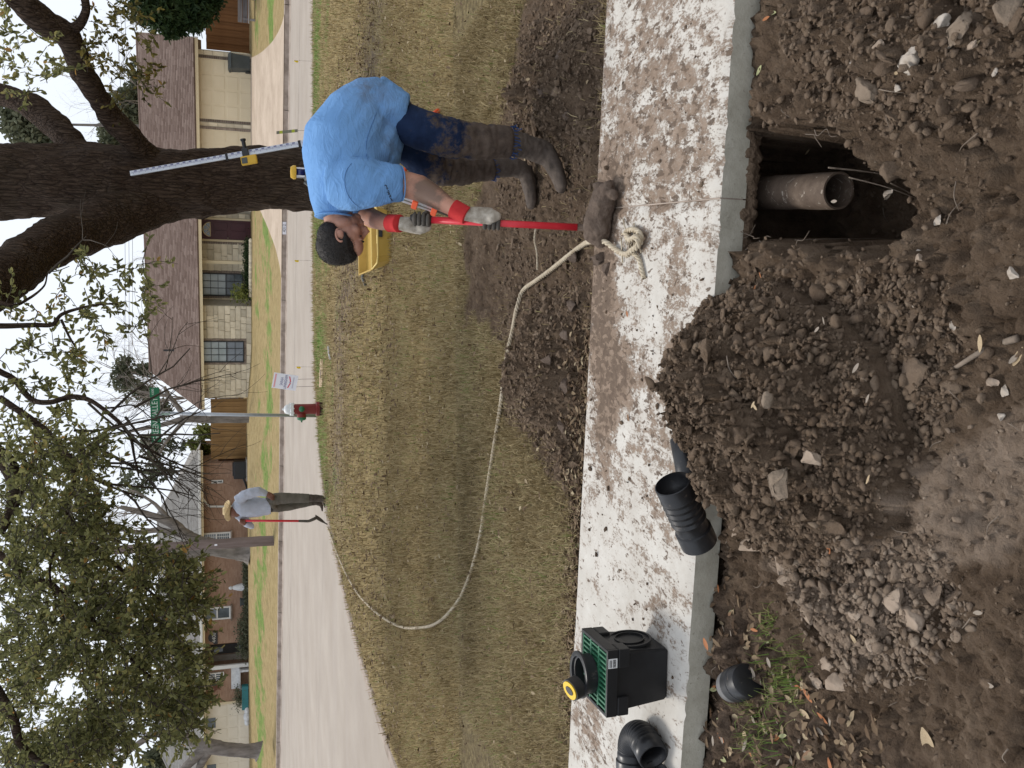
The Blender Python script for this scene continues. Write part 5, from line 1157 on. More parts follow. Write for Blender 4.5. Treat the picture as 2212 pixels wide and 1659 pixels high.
# overhead wires beyond the roofs
for i, (va, vb) in enumerate(((398, 404), (412, 418), (425, 430))):
    a, c_ = Dy(300 + (va - 398) * .6 - 30, 480, 62), Dy(300 + (vb - 398) * .6 - 24, 860, 66); e = (c_ - a); pts = [a + e * (t / 10 - .6) * 2.2 + Vector((0, 0, 1.2 * (t / 10 - .5) ** 2)) for t in range(11)]
    m = MB(); m.tube(pts, .012, 4); tag(m.build('overhead_wire', 'wire_dark'), ['topmost thin overhead wire above the brown ridge', 'middle thin overhead wire above the brown ridge', 'lowest thin overhead wire above the brown ridge'][i], 'wire', 'overhead wires')
# bed of shrubs and edging stones before the porch of the stone house
pb_ = empty('flower_bed', (0, 0, 0), 0, 'low dark hedge with pale edging stones before the stone house porch', 'hedge')
P = []; rs = np.random.default_rng(41)
for i in range(60):
    y = 522 + (640 - 522) * i / 59; q = H1.M @ Vector((H1.hit(533, y, -.5)[0], -.5, 0)); q.z = yz(q.x, q.y); cc = np.array(q) + np.array([0, 0, .16])
    s_ = rs.normal(0, 1, (70, 3)) * np.array([.16, .16, .09]) + cc; P.append(s_)
P = np.concatenate(P); D = rs.normal(size=P.shape); L = rs.uniform(.05, .1, len(P)); V, F, T = leaf_cloud(P, D, L, L * .5, rs.random(len(P)), rs); o = link('hedge_leaves', np_me('hedge_leaves', V, F, {'tone': T}), 'cedar_leaf', pb_); o['kind'] = 'stuff'
for i in range(26):
    y = 520 + i * 4.7; q = H1.M @ Vector((H1.hit(543, y, -.95)[0], -.95, 0)); q.z = yz(q.x, q.y); m = MB(); m.ell((q.x, q.y, q.z + .05), (.11 * random.uniform(.7, 1.2), .09, .09), 8, 5); m.build('edging_stone', 'limestone', pb_, True)
bt2 = yspot(528, 637, 42.8); P = np.array(bt2) + np.array([0, -.4, .55]) + rs.normal(0, .2, (500, 3)); D = rs.normal(size=P.shape); L = rs.uniform(.08, .16, 500); V, F, T = leaf_cloud(P, D, L, L * .4, rs.random(500), rs); sh_ = empty('small_shrub', bt2, 0, 'small leafy green shrub under the dark porch window of the stone house', 'shrub'); o = link('leaves', np_me('leaves', V - np.array(bt2), F, {'tone': T}), 'lime_leaf', sh_); o['kind'] = 'stuff'
m = MB(); m.tube([(0, -.4, 0), (.03, -.4, .5)], .02, 6); m.build('stem', 'twig_dark', sh_)
# beds and pots along the brick house
hb = empty('foundation_plants', (0, 0, 0), 0, 'strip of low green plants along the brick house wall', 'hedge'); P = []
for i in range(90):
    y = 1200 + 210 * i / 89 + rs.normal(0, 1.5); q = H2.M @ Vector((H2.hit(529, y, -.5)[0], -.55 + rs.normal(0, .15), 0)); q.z = yz(q.x, q.y); big = .35 if y > 1335 else .14
    P.append(np.array(q) + np.array([0, 0, big * .6]) + rs.normal(0, 1, (60, 3)) * np.array([.18, .18, big * .5]))
P = np.concatenate(P); D = rs.normal(size=P.shape); L = rs.uniform(.06, .13, len(P)); V, F, T = leaf_cloud(P, D, L, L * .5, rs.random(len(P)), rs); o = link('leaves', np_me('leaves', V, F, {'tone': T}), 'far_leaf', hb); o['kind'] = 'stuff'
def hspot(x, y, dep): q = H2.M @ Vector((H2.hit(x, y, dep)[0], dep, 0)); q.z = yz(q.x, q.y); return q
q = hspot(526, 1506, -.6); pln = empty('planter_box', q, RZ2, 'teal planter box with grey green plants beside the ivory garage door', 'planter'); m = MB(); m.box(-.62, .62, -.16, .16, .02, .34, .02); m.build('box', 'teal_paint', pln)
P = rs.normal(0, 1, (700, 3)) * np.array([.3, .1, .13]) + np.array([0, 0, .48]); D = rs.normal(size=P.shape); L = rs.uniform(.05, .12, 700); V, F, T = leaf_cloud(P, D, L, L * .4, rs.random(700), rs); link('plants', np_me('plants', V, F, {'tone': T}), 'far_leaf', pln)['kind'] = 'stuff'
for (x, y), nm, lb, r, mt in (((525, 1268), 'garden_statue', 'small white garden statue before the brick wall', .2, 'statue_white'),):
    q = hspot(x, y, -.5); s_ = empty(nm, q, 0, lb, 'statue'); m = MB(); m.lathe([(.24, 0), (.24, .1), (.17, .14), (.2, .3), (.16, .5), (.1, .7), (.06, .74)], 14); m.build('figure', mt, s_, True); m = MB(); m.ell((0, 0, .83), (.09, .09, .11)); m.build('head', mt, s_, True)
for (x, y), lb in (((526, 1172), 'terracotta pot with a white planter beside the utility pole'), ((524, 1300), 'dark empty flower pot below the plain brick house window')):
    q = hspot(x, y, -.6); s_ = empty('flower_pot', q, 0, lb, 'flower pot'); m = MB(); m.lathe([(.13, 0), (.19, .34), (.22, .34), (.22, .4), (.18, .4), (.17, .36)], 16); m.build('pot', 'terracotta' if y < 1200 else 'bin_grey', s_, angle=40); m = MB(); m.lathe([(.172, .355), (0, .357)], 16); m.build('soil', 'seam_dark', s_)
for i, (x, y, r) in enumerate(((528, 1535, .2), (530, 1548, .26), (529, 1560, .2))):
    q = hspot(x, y, -.7); m = MB(); m.ell((q.x, q.y, q.z + .1), (r, r * .8, r * .7), 10, 7); o = m.build('boulder', 'statue_white', smooth=True); tag(o, ['small pale boulder next to the teal planter', 'largest pale boulder before the ivory garage', 'pale boulder farthest from the teal planter'][i], 'boulder', 'boulders by the garage')
q = hspot(523, 1466, -.3); bench = empty('porch_bench', q, RZ2, 'white bench on the brick house porch under the small window', 'bench'); m = MB(); m.box(-.55, .55, -.2, .2, .4, .46); m.build('seat', 'statue_white', bench)
for sx in (-.5, .4):
    m = MB(); m.box(sx, sx + .1, -.18, .18, 0, .398); m.build('leg', 'statue_white', bench)
m = MB(); m.box(-.55, .55, .16, .2, .465, .85); m.build('backrest', 'statue_white', bench)
# painted house number on the far kerb
a, c_ = Dy(611, 505, 30.5), Dy(611, 479, 30.2)
def kerb_face(px): 
    d = ray(611, px); P0 = st(0, -.196); t = ((P0 - CPOS).dot(EN)) / d.dot(EN); return CPOS + d * t
k0, k1 = kerb_face(506), kerb_face(479); KM = Matrix(((ED.x, 0, -EN.x, (k0.x + k1.x) / 2), (ED.y, 0, -EN.y, (k0.y + k1.y) / 2), (0, 1, 0, -.105), (0, 0, 0, 1)))
KL = (k1 - k0).length; m = MB(); m.box(-KL / 2, KL / 2, -.06, .058, .012, .016, M=KM); kn = m.build('kerb_number', 'sign_white'); tag(kn, 'white painted house number patch on the far kerb', 'house number'); text('digits', '4312', .13, 'print_black', KM @ Matrix.Translation((0, 0, .018)), kn, .0006)
# ================================================================ WORK SITE THINGS
n = N('fitting_black'); n.set(0.34, 0, 0.45); v = n.coord('Object')
c = n.ramp(n.noise(v, 14, 4, .6), [(0.3, (0.010, 0.010, 0.011)), (0.7, (0.019, 0.019, 0.021))])
c = n.mix(n.ramp(n.noise(v, 38, 6, .75), [(0.60, 0.0), (0.68, 0.55)]), c, (0.13, 0.105, 0.085)); n.col(c); n.set(n.ramp(n.noise(v, 20, 4, .6), [(0.3, 0.28), (0.7, 0.55)]))
n = N('basin_black'); n.set(0.5, 0, 0.35); v = n.coord('Object'); c = n.ramp(n.noise(v, 12, 4, .6), [(0.3, (0.009, 0.009, 0.0095)), (0.7, (0.015, 0.015, 0.016))]); c = n.mix(n.ramp(n.noise(v, 120, 4, .7), [(0.70, 0.0), (0.78, 0.25)]), c, (0.12, 0.11, 0.1)); n.col(c); n.bump(n.noise(v, 300, 3, .6), .15, .001)
pmat('grate_green', (0.018, 0.105, 0.050), (0.035, 0.150, 0.080), 30, 0.5, 0.2, 120, .002)
pmat('pipe_grey', (0.10, 0.098, 0.10), (0.165, 0.16, 0.155), 25, 0.7, 0.2, 80, .002)
pmat('label_white', (0.72, 0.72, 0.71), (0.6, 0.6, 0.58), 30, 0.6); pmat('tape_yellow', (0.72, 0.46, 0.01), None, rough=.35)
n = N('old_pipe'); n.set(0.8, 0, .3); v = n.coord('Object'); c = n.ramp(n.noise(v, 18, 6, .7), [(0.3, (0.075, 0.052, 0.038)), (0.6, (0.13, 0.095, 0.07)), (0.75, (0.17, 0.13, 0.10))]); sc_ = n.coord('Object', (1, 1.6, 1)); c = n.mix(n.ramp(n.noise(sc_, 26, 5, .7, 1.2), [(0.60, 0.0), (0.66, 0.75)]), c, (0.40, 0.35, 0.29)); n.col(c); n.bump(n.noise(v, 60, 5, .7), .4, .004)
n = N('rope_fibre'); n.set(0.9, 0, .2); v = n.coord('Object'); c = n.ramp(n.noise(v, 30, 5, .7), [(0.3, (0.36, 0.29, 0.20)), (0.6, (0.52, 0.45, 0.34)), (0.8, (0.62, 0.56, 0.45))]); c = n.mix(n.ramp(n.noise(v, 7, 4, .7), [(0.60, 0.0), (0.75, 0.6)]), c, (0.22, 0.16, 0.11)); n.col(c); n.bump(n.noise(v, 350, 3, .6), .5, .002)
n = N('mud_cake'); n.set(0.9, 0, .25); v = n.coord('Object'); c = n.ramp(n.noise(v, 14, 6, .7), [(0.3, (0.085, 0.060, 0.045)), (0.7, (0.165, 0.122, 0.094))]); c = n.mix(n.ramp(n.noise(v, 40, 5, .7), [(0.6, 0.0), (0.72, 0.5)]), c, (0.24, 0.19, 0.15)); n.col(c); n.bump(n.noise(v, 45, 6, .75), .9, .012)
pmat('grip_black', (0.015, 0.015, 0.015), (0.035, 0.03, 0.027), 20, 0.55); pmat('case_yellow', (0.43, 0.275, 0.055), (0.52, 0.345, 0.085), 5, 0.55); pmat('case_rim', (0.66, 0.49, 0.16), None, rough=.6)
pmat('rod_silver', (0.50, 0.53, 0.58), (0.60, 0.63, 0.68), 6, 0.4, metal=.3); pmat('rod_scale', (0.58, 0.60, 0.66), None, rough=.5); pmat('rod_ink', (0.16, 0.17, 0.30), None, rough=.6)
pmat('laser_yellow', (0.60, 0.36, 0.03), None, rough=.45); pmat('laser_dark', (0.05, 0.055, 0.055), (0.08, 0.085, 0.085), 8, .55); pmat('laser_blue', (0.012, 0.02, 0.12), None, rough=.1, spec=.6)
pmat('tripod_white', (0.62, 0.65, 0.68), (0.70, 0.72, 0.75), 8, .4, metal=.2); pmat('tripod_orange', (0.70, 0.09, 0.02), None, rough=.5); pmat('tripod_dark', (0.07, 0.065, 0.055), (0.12, 0.11, 0.09), 8, .6)
def pipe_shell(m, path, r, wall=.004, seg=28, ribs=None):
    """open pipe with real wall thickness along a path; r number or list"""
    pts = [Vector(p) for p in path]; rr = r if hasattr(r, '__len__') else [r] * len(pts)
    a = MB(); a.tube(pts, rr, seg, False); b_ = MB(); b_.tube(pts, [min(rr) - wall] * len(pts), seg, False)
    n_ = len(a.v); m.add(a.v + b_.v, [f for f in a.f] + [tuple(n_ + i for i in f[::-1]) for f in b_.f] + [(k, n_ + k, n_ + (k + 1) % seg, (k + 1) % seg) for k in range(seg)] + [((len(pts) - 1) * seg + (k + 1) % seg, n_ + (len(pts) - 1) * seg + (k + 1) % seg, n_ + (len(pts) - 1) * seg + k, (len(pts) - 1) * seg + k) for k in range(seg)])
def on_axis(p, d, roll=0.0):
    d = Vector(d).normalized(); s_, u_ = frame_of(d); M_ = Matrix(((s_.x, u_.x, d.x, p[0]), (s_.y, u_.y, d.y, p[1]), (s_.z, u_.z, d.z, p[2]), (0, 0, 0, 1))); return M_ @ Matrix.Rotation(roll, 4, 'Z')

# ---- drain pipe end in the hole
e0, e1 = Wz(1812, 412, -.29), Wz(1612, 418, -.275); d = (e1 - e0).normalized(); ln = (e1 - e0).length + .25
Mx = on_axis(e0, d); m = MB(); pts = [Mx @ Vector((0, 0, ln * t / 8)) for t in range(9)]; pipe_shell(m, pts, [.062 + .0012 * math.sin(i * 2.3) for i in range(9)], .006, 40)
m = m.build('drain_pipe', 'old_pipe', angle=50); tag(m, 'muddy open drain pipe sticking out of the wall of the dug hole', 'pipe')
# ---- catch basin with green grate
FL, FR, BR = Wz(1442, 1511), Wz(1445, 1401), Wz(1390, 1356); ex = (FR - FL).normalized(); ey = Vector((-ex.y, ex.x, 0)); wb = (FR - FL).length
ctr = (FL + FR) / 2 + ey * wb / 2; BH = .275; CB = Matrix(((ex.x, ey.x, 0, ctr.x), (ex.y, ey.y, 0, ctr.y), (0, 0, 1, 0.002), (0, 0, 0, 1)))
cb = empty('catch_basin', (0, 0, 0), 0, 'square black plastic catch basin with green grate standing on the concrete walk', 'catch basin'); cb.matrix_world = CB
hb_, ht = wb / 2, wb / 2 * 1.16; rt = ht + .012
m = MB(); zt = BH - .045
def frust(m, h0, h1, z0, z1): m.add([(-h0, -h0, z0), (h0, -h0, z0), (h0, h0, z0), (-h0, h0, z0), (-h1, -h1, z1), (h1, -h1, z1), (h1, h1, z1), (-h1, h1, z1)], [(3, 2, 1, 0), (4, 5, 6, 7), (0, 1, 5, 4), (1, 2, 6, 5), (2, 3, 7, 6), (3, 0, 4, 7)])
# body as a plate shell whose right side has a round knock-out recess
frust(m, hb_, ht, 0, zt)
bm = bmesh.new(); tmp = m.mesh('t'); bm.from_mesh(tmp); bmesh.ops.bevel(bm, geom=[e for e in bm.edges if abs(e.verts[0].co.z - e.verts[1].co.z) > .1 or max(v.co.z for v in e.verts) < .01], offset=.008, segments=3, affect='EDGES'); bm.to_mesh(tmp); bm.free(); link('body', tmp, 'basin_black', cb)
# corner lugs under the rim
for sx in (-1, 1):
    for sy in (-1, 1):
        m = MB(); m.box(min(sx * rt, sx * (rt - .075)), max(sx * rt, sx * (rt - .075)), min(sy * rt, sy * (rt - .075)), max(sy * rt, sy * (rt - .075)), zt - .05, zt - .001, .006); m.build('corner_lug', 'basin_black', cb)
m = MB()
for a0, a1, b0, b1 in ((-rt, rt, -rt, -rt + .013), (-rt, rt, rt - .013, rt), (-rt, -rt + .013, -rt + .013, rt - .013), (rt - .013, rt, -rt + .013, rt - .013)): m.box(a0, a1, b0, b1, zt, BH, .003)
m.build('rim', 'basin_black', cb)
# knock-out rings on the right side and the front
cx_, cz_ = 0.0, BH * .44
for Mx in (Matrix.Translation((hb_ + (ht - hb_) * .45 + .002, 0, cz_)) @ Matrix.Rotation(R_(90 - 4), 4, 'Y'),):
    m = MB(); m.lathe([(.088, 0.0), (.088, .010), (.080, .010), (.080, .003), (0, .003)], 40, Mx, False); m.build('knockout_ring', 'basin_black', cb, angle=40)
    m = MB(); m.lathe([(.060, .004), (.060, .012), (.056, .012), (.056, .0045)], 36, Mx, False); m.build('knockout_ring', 'basin_black', cb, angle=40)
gt = empty('grate', parent=cb); m = MB(); gz0, gz1 = BH - .014, BH - .002; gi = rt - .0135
slots = 11; rows = 3; bw = .007; pw = 2 * gi / rows; sw = (2 * gi - .02) / slots
for r_ in range(rows + 1): yy = -gi + r_ * pw; m.box(-gi, gi, max(yy - .006, -gi), min(yy + .006, gi), gz0, gz1)
for i in range(slots + 1):
    xx = -gi + .01 + i * sw
    for r_ in range(rows): m.box(max(xx - bw / 2, -gi), min(xx + bw / 2, gi), -gi + r_ * pw + .006, -gi + (r_ + 1) * pw - .006, gz0, gz1 - .001)
m.build('bars', 'grate_green', gt)
m = MB(); m.box(-gi + .004, gi - .004, -gi + .004, gi - .004, gz0 - .05, gz0 - .045); m.build('sump', 'print_black', gt)
m = MB(); m.box(.062, .10, -rt - .0015, -rt - .0005, zt + .004, BH - .004); lb = m.build('label', 'label_white', cb)
m = MB()
for i in range(9): m.box(.066 + i * .0034, .0675 + i * .0034 + (.0006 if i % 3 else 0), -rt - .0022, -rt - .0016, zt + .010, zt + .022)
for i in range(2): m.box(.066, .094, -rt - .0022, -rt - .0016, zt + .027 + i * .006, zt + .030 + i * .006)
m.build('print', 'print_black', lb)
# ---- ring coupling lying on the grate, tape measure propped in it
rc = CB @ Vector((-.028, .058, BH)); rc = CB @ Vector((-.018, .030, BH)); cp = empty('pipe_coupling', rc, 0, 'short black flanged coupling lying on the green grate', 'coupling')
m = MB(); m.lathe([(.078, .0), (.078, .042), (.092, .044), (.092, .053), (.085, .056), (.072, .054), (.070, .044), (.064, .042), (.064, .004), (.078, .0)], 44, cap=False); m.build('sleeve', 'fitting_black', cp, angle=35)
tmc = rc + Vector((-.040, -.035, .081)); td = Matrix.Translation(tmc) @ Matrix.Rotation(R_(14), 4, 'X') @ Matrix.Rotation(R_(-12), 4, 'Y') @ Matrix.Rotation(R_(70), 4, 'Z')
tm = empty('tape_measure', (0, 0, 0), 0, 'black and yellow tape measure resting in the black coupling', 'tape measure'); tm.matrix_world = td
outl = [(.045 * math.cos(a) * (1.0 if math.cos(a) < 0 else 1.12), .042 * math.sin(a) * (1.0 if math.sin(a) > 0 else .92)) for a in [i * math.pi / 12 for i in range(24)]]
m = MB(); m.prism([(x, y, -.022) for x, y in outl], (0, 0, .044)); m.build('body', 'grip_black', tm, angle=40)
m = MB(); m.prism([(x * .86, y * .86, .0225) for x, y in outl], (0, 0, .004)); fc = m.build('face_plate', 'tape_yellow', tm)
m = MB(); m.prism([(x * .48, y * .40, .0268) for x, y in outl], (0, 0, .002)); m.build('badge', 'grip_black', fc)
# ---- corrugated elbow at the near left edge
def ribbed(pts, r, period=.018, amp=.004, n0=0): return pts
E = Wz(1436, 1560); eb = empty('drain_elbow', (0, 0, 0), 0, 'black ribbed plastic elbow lying on the walk left of the catch basin', 'elbow')
cE = Wz(1393, 1636, .06); m = MB(); pts = []; rr = []
A0 = Wz(1398, 1640, .062); openp = Wz(1412, 1645, .062)
base_c = Wz(1405, 1612, .0); zc = .066
mo = Wz(1414, 1640, .064); bk = Vector((.42, .907, 0)); lf = Vector((-.907, .42, 0)); s0_ = mo + bk * .085; rad_ = .088; arc = [s0_ + lf * rad_ - lf * rad_ * math.cos(R_(118) * i / 60) + bk * rad_ * math.sin(R_(118) * i / 60) for i in range(61)]
rb_ = [.058 + (.0045 if (i % 4) < 2 else -.001) for i in range(61)]
d0 = (arc[0] - arc[1]).normalized(); d1 = (arc[-1] - arc[-2]).normalized()
pts = [arc[0] + d0 * .075, arc[0] + d0 * .012, arc[0] + d0 * .008] + arc + [arc[-1] + d1 * .008, arc[-1] + d1 * .07]
rr = [.062, .062, .058] + rb_ + [.064, .064]
pipe_shell(m, pts, rr, .004, 40); m.build('ribbed_bend', 'fitting_black', eb, True)
m = MB(); Mx = on_axis(arc[-1] + d1 * .03, d1); m.lathe([(.066, 0), (.070, .003), (.070, .04), (.066, .043)], 40, Mx, False); m.build('collar', 'fitting_black', eb, angle=40)
# fitting cut by the frame edge
q = Wz(1412, 1690, .05); m = MB(); pipe_shell(m, [q + Vector((-.10, .05, 0)), q, q + Vector((.055, -.03, 0))], .05, .004, 32); o = m.build('pipe_adapter', 'fitting_black', smooth=True); tag(o, 'black pipe adapter half out of frame beside the ribbed elbow', 'adapter')
# ---- grey and black coupling on the leaf litter
c0, c1 = Wz(1553, 1482, .0), Wz(1606, 1464, .0); za = gz(c0.x, c0.y) + .058; d = Vector((c1.x - c0.x, c1.y - c0.y, .012)).normalized()
p0 = Vector((c0.x, c0.y, za)) - d * .02; cu = empty('end_cap', (0, 0, 0), 0, 'black end cap with white label on a grey pipe stub lying in the leaf litter', 'end cap'); Mx = on_axis(p0, d)
m = MB(); m.lathe([(.052, -.045), (.056, -.045), (.056, .03), (.052, .03)], 36, Mx, False); m.build('pipe_stub', 'pipe_grey', cu, angle=40)
m = MB(); m.lathe([(.057, .0), (.062, .0), (.063, .045), (.0605, .048), (.0605, .085), (.056, .097), (.044, .102), (0, .103)], 40, Mx, False); m.build('cap', 'fitting_black', cu, angle=35)
m = MB()
for i in range(14):
    a0, a1 = R_(185 + i * 6), R_(185 + (i + 1) * 6); m.add([Mx @ Vector((.0637 * math.cos(a), .0637 * math.sin(a), z)) for a, z in ((a0, .014), (a1, .014), (a1, .034), (a0, .034))], [(0, 1, 2, 3)])
lb = m.build('label', 'label_white', cu)
m = MB()
for i in range(20):
    a0 = R_(189 + i * 3.8); a1 = a0 + R_(2.1); m.add([Mx @ Vector((.0641 * math.cos(a), .0641 * math.sin(a), z)) for a, z in ((a0, .020), (a1, .020), (a1, .028), (a0, .028))], [(0, 1, 2, 3)])
m.build('print', 'print_grey', lb)
# ---- tee fitting half on the walk
t0, t1 = Wz(1452, 1044, .20), Wz(1510, 1172, .055); d = (t1 - t0).normalized(); L = (t1 - t0).length
tee = empty('drain_tee', (0, 0, 0), 0, 'black ribbed tee fitting lying against the soil heap on the walk edge', 'tee fitting'); Mx = on_axis(t0, d)
prof = [(.060, 0), (.064, .002), (.064, .055)] + [(.061 if k % 2 else .0655, .06 + k * .013) for k in range(9)] + [(.060, .18), (.060, .21), (.066, .214), (.066, L), (.061, L)]
m = MB(); m.lathe(prof, 44, Mx, False); m.build('barrel', 'fitting_black', tee, angle=35)
m = MB(); m.lathe([(.0595, .001), (.0585, .05), (.054, .052), (.054, L * .98)], 40, Mx, False); m.build('bore', 'fitting_black', tee, True)
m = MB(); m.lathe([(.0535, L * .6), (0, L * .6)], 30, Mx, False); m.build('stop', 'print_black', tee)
s0, s1 = Wz(1496, 1060, .06), Wz(1478, 950, .035); m = MB(); pipe_shell(m, [s0, (s0 + s1) / 2, s1], [.05, .05, .053], .004, 30); m.build('branch', 'fitting_black', tee, True)
# ---- tool held by the bent person: red handle, mud caked head
TY = 4.12
hp0, hp1, hp2, hp3 = Dy(886, 469, 4.32), Dy(932, 475, 4.29), Dy(1247, 491, 4.05), Dy(1276, 494, 4.03)
tl_ = empty('long_tool', (0, 0, 0), 0, 'red handled tool with mud caked head held by the bent over person', 'tool')
m = MB(); m.tube([hp0, hp0.lerp(hp1, .15), hp0.lerp(hp1, .3), hp1], [.012, .021, .0205, .0195], 16); m.build('grip', 'grip_black', tl_, True)
m = MB(); m.tube([hp1, hp1.lerp(hp2, .5), hp2], [.0175, .0165, .0175], 16); m.build('handle', 'tool_red', tl_, True)
m = MB(); m.tube([hp2, hp3 + (hp3 - hp2) * .6], .0165, 12); m.build('shank', 'mud_cake', tl_, True)
m = MB(); hd = [(1318, 397, 9, .03), (1312, 412, 21, .045), (1303, 436, 25, .05), (1294, 465, 27, .055), (1291, 492, 29, .055), (1292, 512, 27, .05), (1296, 523, 16, .045)]
pts = [Wz(a, b, z) for a, b, w, z in hd]; m.tube(pts, [w * mpp(4.0, 0) for a, b, w, z in hd], 20); m.ell(pts[0], (.02,) * 3); m.ell(pts[-1], (.03,) * 3)
rr_ = random.Random(4)
for i in range(26): q = pts[rr_.randrange(1, 6)] + Vector((rr_.uniform(-.03, .03), rr_.uniform(-.05, .05), rr_.uniform(-.02, .035))); m.ell(q, (rr_.uniform(.014, .03),) * 3, 8, 6)
me = remeshed(m, .006, 2, 'head'); c_ = co_of(me); nn_ = no_of(me); set_co(me, c_ + nn_ * ((fbm3(c_ * 45, 4, 3) - .5) * .018)[:, None]); link('head', me, 'mud_cake', tl_, True)
# ---- rope
def rope(mb, pts, R, pitch=.075, strands=3, sub=None, phase=0.0):
    P, _ = ctube(pts, 1.0, 10); Lc = [0.0]
    for a, b in zip(P[:-1], P[1:]): Lc.append(Lc[-1] + (b - a).length)
    tot = Lc[-1]; nS = int(tot / (pitch / 7)); px_ = np.array([tuple(p) for p in P]); s_ = np.linspace(0, tot, nS)
    C = np.stack([np.interp(s_, Lc, px_[:, i]) for i in range(3)], 1); T = np.gradient(C, axis=0); T /= np.linalg.norm(T, axis=1, keepdims=True)
    up_ = np.array([0, 0, 1.0]); S = np.cross(T, up_); S /= (np.linalg.norm(S, axis=1, keepdims=True) + 1e-9); U = np.cross(S, T)
    for k in range(strands):
        a = 2 * np.pi * (s_ / pitch + k / strands) + phase; q = C + S * (np.cos(a) * R * .52)[:, None] + U * (np.sin(a) * R * .52)[:, None]
        g = 6; ring = np.stack([q + S * (np.cos(2 * np.pi * j / g) * R * .56) + U * (np.sin(2 * np.pi * j / g) * R * .56) for j in range(g)], 1).reshape(-1, 3)
        i0 = np.arange(nS - 1)[:, None] * g; j = np.arange(g)[None]; F = np.stack([i0 + j, i0 + (j + 1) % g, i0 + g + (j + 1) % g, i0 + g + j], -1).reshape(-1, 4); mb.add(ring.tolist(), F.tolist())
def grd(x, y, lift=.012, z=None):
    p = Wz(x, y, -.03 if z is None else z)
    for _ in range(3): p = Wz(x, y, top_z(p.x, p.y) + lift)
    return p
rp = [Wz(1280, 521, .05), grd(1262, 527, .02), grd(1225, 555, .03), grd(1190, 583, .04), grd(1160, 605, .035), grd(1130, 628, .02), grd(1117, 665, .015), grd(1108, 710, .01), grd(1096, 765, .02), grd(1088, 815, .02), grd(1082, 870, .015), grd(1068, 960, .02), grd(1052, 1060, .02), grd(1035, 1170, .02), grd(1012, 1250, .02), grd(985, 1305, .02), grd(945, 1345, .02), grd(905, 1356, .02), grd(860, 1352, .02), grd(815, 1325, .02), grd(775, 1285, .02), grd(748, 1240, .02), grd(728, 1195, .02), grd(712, 1150, .02), grd(706, 1138, .03)]
ro = empty('white_rope', (0, 0, 0), 0, 'long twisted off white rope running from the muddy tool across the lawn', 'rope')
m = MB(); rope(m, rp, .0135); m.build('main_length', 'rope_fibre', ro, True)
m = MB(); rope(m, [Wz(1296, 520, .045), Wz(1310, 524, .035), Wz(1324, 535, .02), Wz(1338, 545, .016), Wz(1352, 549, .018), Wz(1370, 540, .02), Wz(1384, 522, .02), Wz(1382, 505, .02), Wz(1368, 496, .018), Wz(1352, 502, .018), Wz(1360, 518, .034), Wz(1374, 512, .042), Wz(1378, 530, .040), Wz(1362, 543, .036), Wz(1354, 552, .026)], .0125)
m.build('knotted_end', 'rope_fibre', ro, True)
m = MB(); rope(m, [Wz(1360, 545, .03), Wz(1374, 552, .016), Wz(1382, 566, .012), Wz(1386, 584, .012), Wz(1391, 602, .010)], .010, .06)
for k in range(9):
    a = Wz(1345 + random.uniform(-3, 30), 503 + random.uniform(0, 30), .03); m.tube([a, a + Vector((random.uniform(-.05, .05), random.uniform(-.03, .05), -.012)), a + Vector((random.uniform(-.08, .08), random.uniform(-.03, .07), -.024))], .0035, 4)
m.build('frayed_tail', 'rope_fibre', ro, True)
# thin white string by the tool
a, c_ = grd(1158, 490, .02), grd(1161, 583, .015); m = MB(); rope(m, [a, a.lerp(c_, .3) + Vector((0, 0, .012)), a.lerp(c_, .6), c_], .006, .05); tag(m.build('white_string', 'rope_fibre', smooth=True), 'short thin white cord lying on the soil left of the red handle', 'cord')
# ---- yellow instrument case lying open
Bc = Wz(848, 505, -.04); W2 = 62 * mpp(Bc.y, 0); cs = empty('instrument_case', (Bc.x, Bc.y, -.04), R_(4), 'open yellow plastic instrument case on the grass before the oak', 'case')
def tray(m, w, d, h, t, y0, M_, ch=.06):
    o_ = [(-w + ch, 0), (w - ch, 0), (w, ch), (w, d), (-w, d), (-w, ch)]; i_ = [(-w + ch + t * .4, t), (w - ch - t * .4, t), (w - t, ch + t * .4), (w - t, d - t), (-w + t, d - t), (-w + t, ch + t * .4)]
    sx = .86; k = 6; vs = [Vector((x * sx, d / 2 + (y - d / 2) * .86, 0)) for x, y in o_] + [Vector((x, y, h)) for x, y in o_] + [Vector((x, y, h)) for x, y in i_] + [Vector((x * sx, d / 2 + (y - d / 2) * .86, t)) for x, y in i_]
    fs = [tuple(range(k - 1, -1, -1))] + [(i, (i + 1) % k, k + (i + 1) % k, k + i) for i in range(k)] + [(k + i, k + (i + 1) % k, 2 * k + (i + 1) % k, 2 * k + i) for i in range(k)] + [(2 * k + i, 2 * k + (i + 1) % k, 3 * k + (i + 1) % k, 3 * k + i) for i in range(k)] + [tuple(range(3 * k, 4 * k))]
    m.add([M_ @ v for v in vs], fs)
m = MB(); tray(m, W2, .42, .16, .018, 0, Matrix.Identity(4)); tub = m.build('tub', 'case_yellow', cs)
m = MB(); tray(m, W2, .40, .10, .018, 0, Matrix.Translation((0, .44, .10)) @ Matrix.Rotation(R_(16), 4, 'X') @ Matrix.Translation((0, 0, -.05)) ); lid = m.build('lid', 'case_yellow', cs)
m = MB()
for z in (.162,):
    ol = [(-W2 + .06, 0), (W2 - .06, 0), (W2, .06), (W2, .42), (-W2, .42), (-W2, .06), (-W2 + .06, 0)]; m.tube([(x, y, z) for x, y in ol], .010, 8)
m.build('rim', 'case_rim', cs, True)
m = MB(); m.box(-W2 * .2, W2 * .2, .12, .30, .02, .13, .02); m.box(-W2 * .85, -W2 * .4, .08, .36, .02, .11, .02); m.build('insert', 'case_rim', cs)
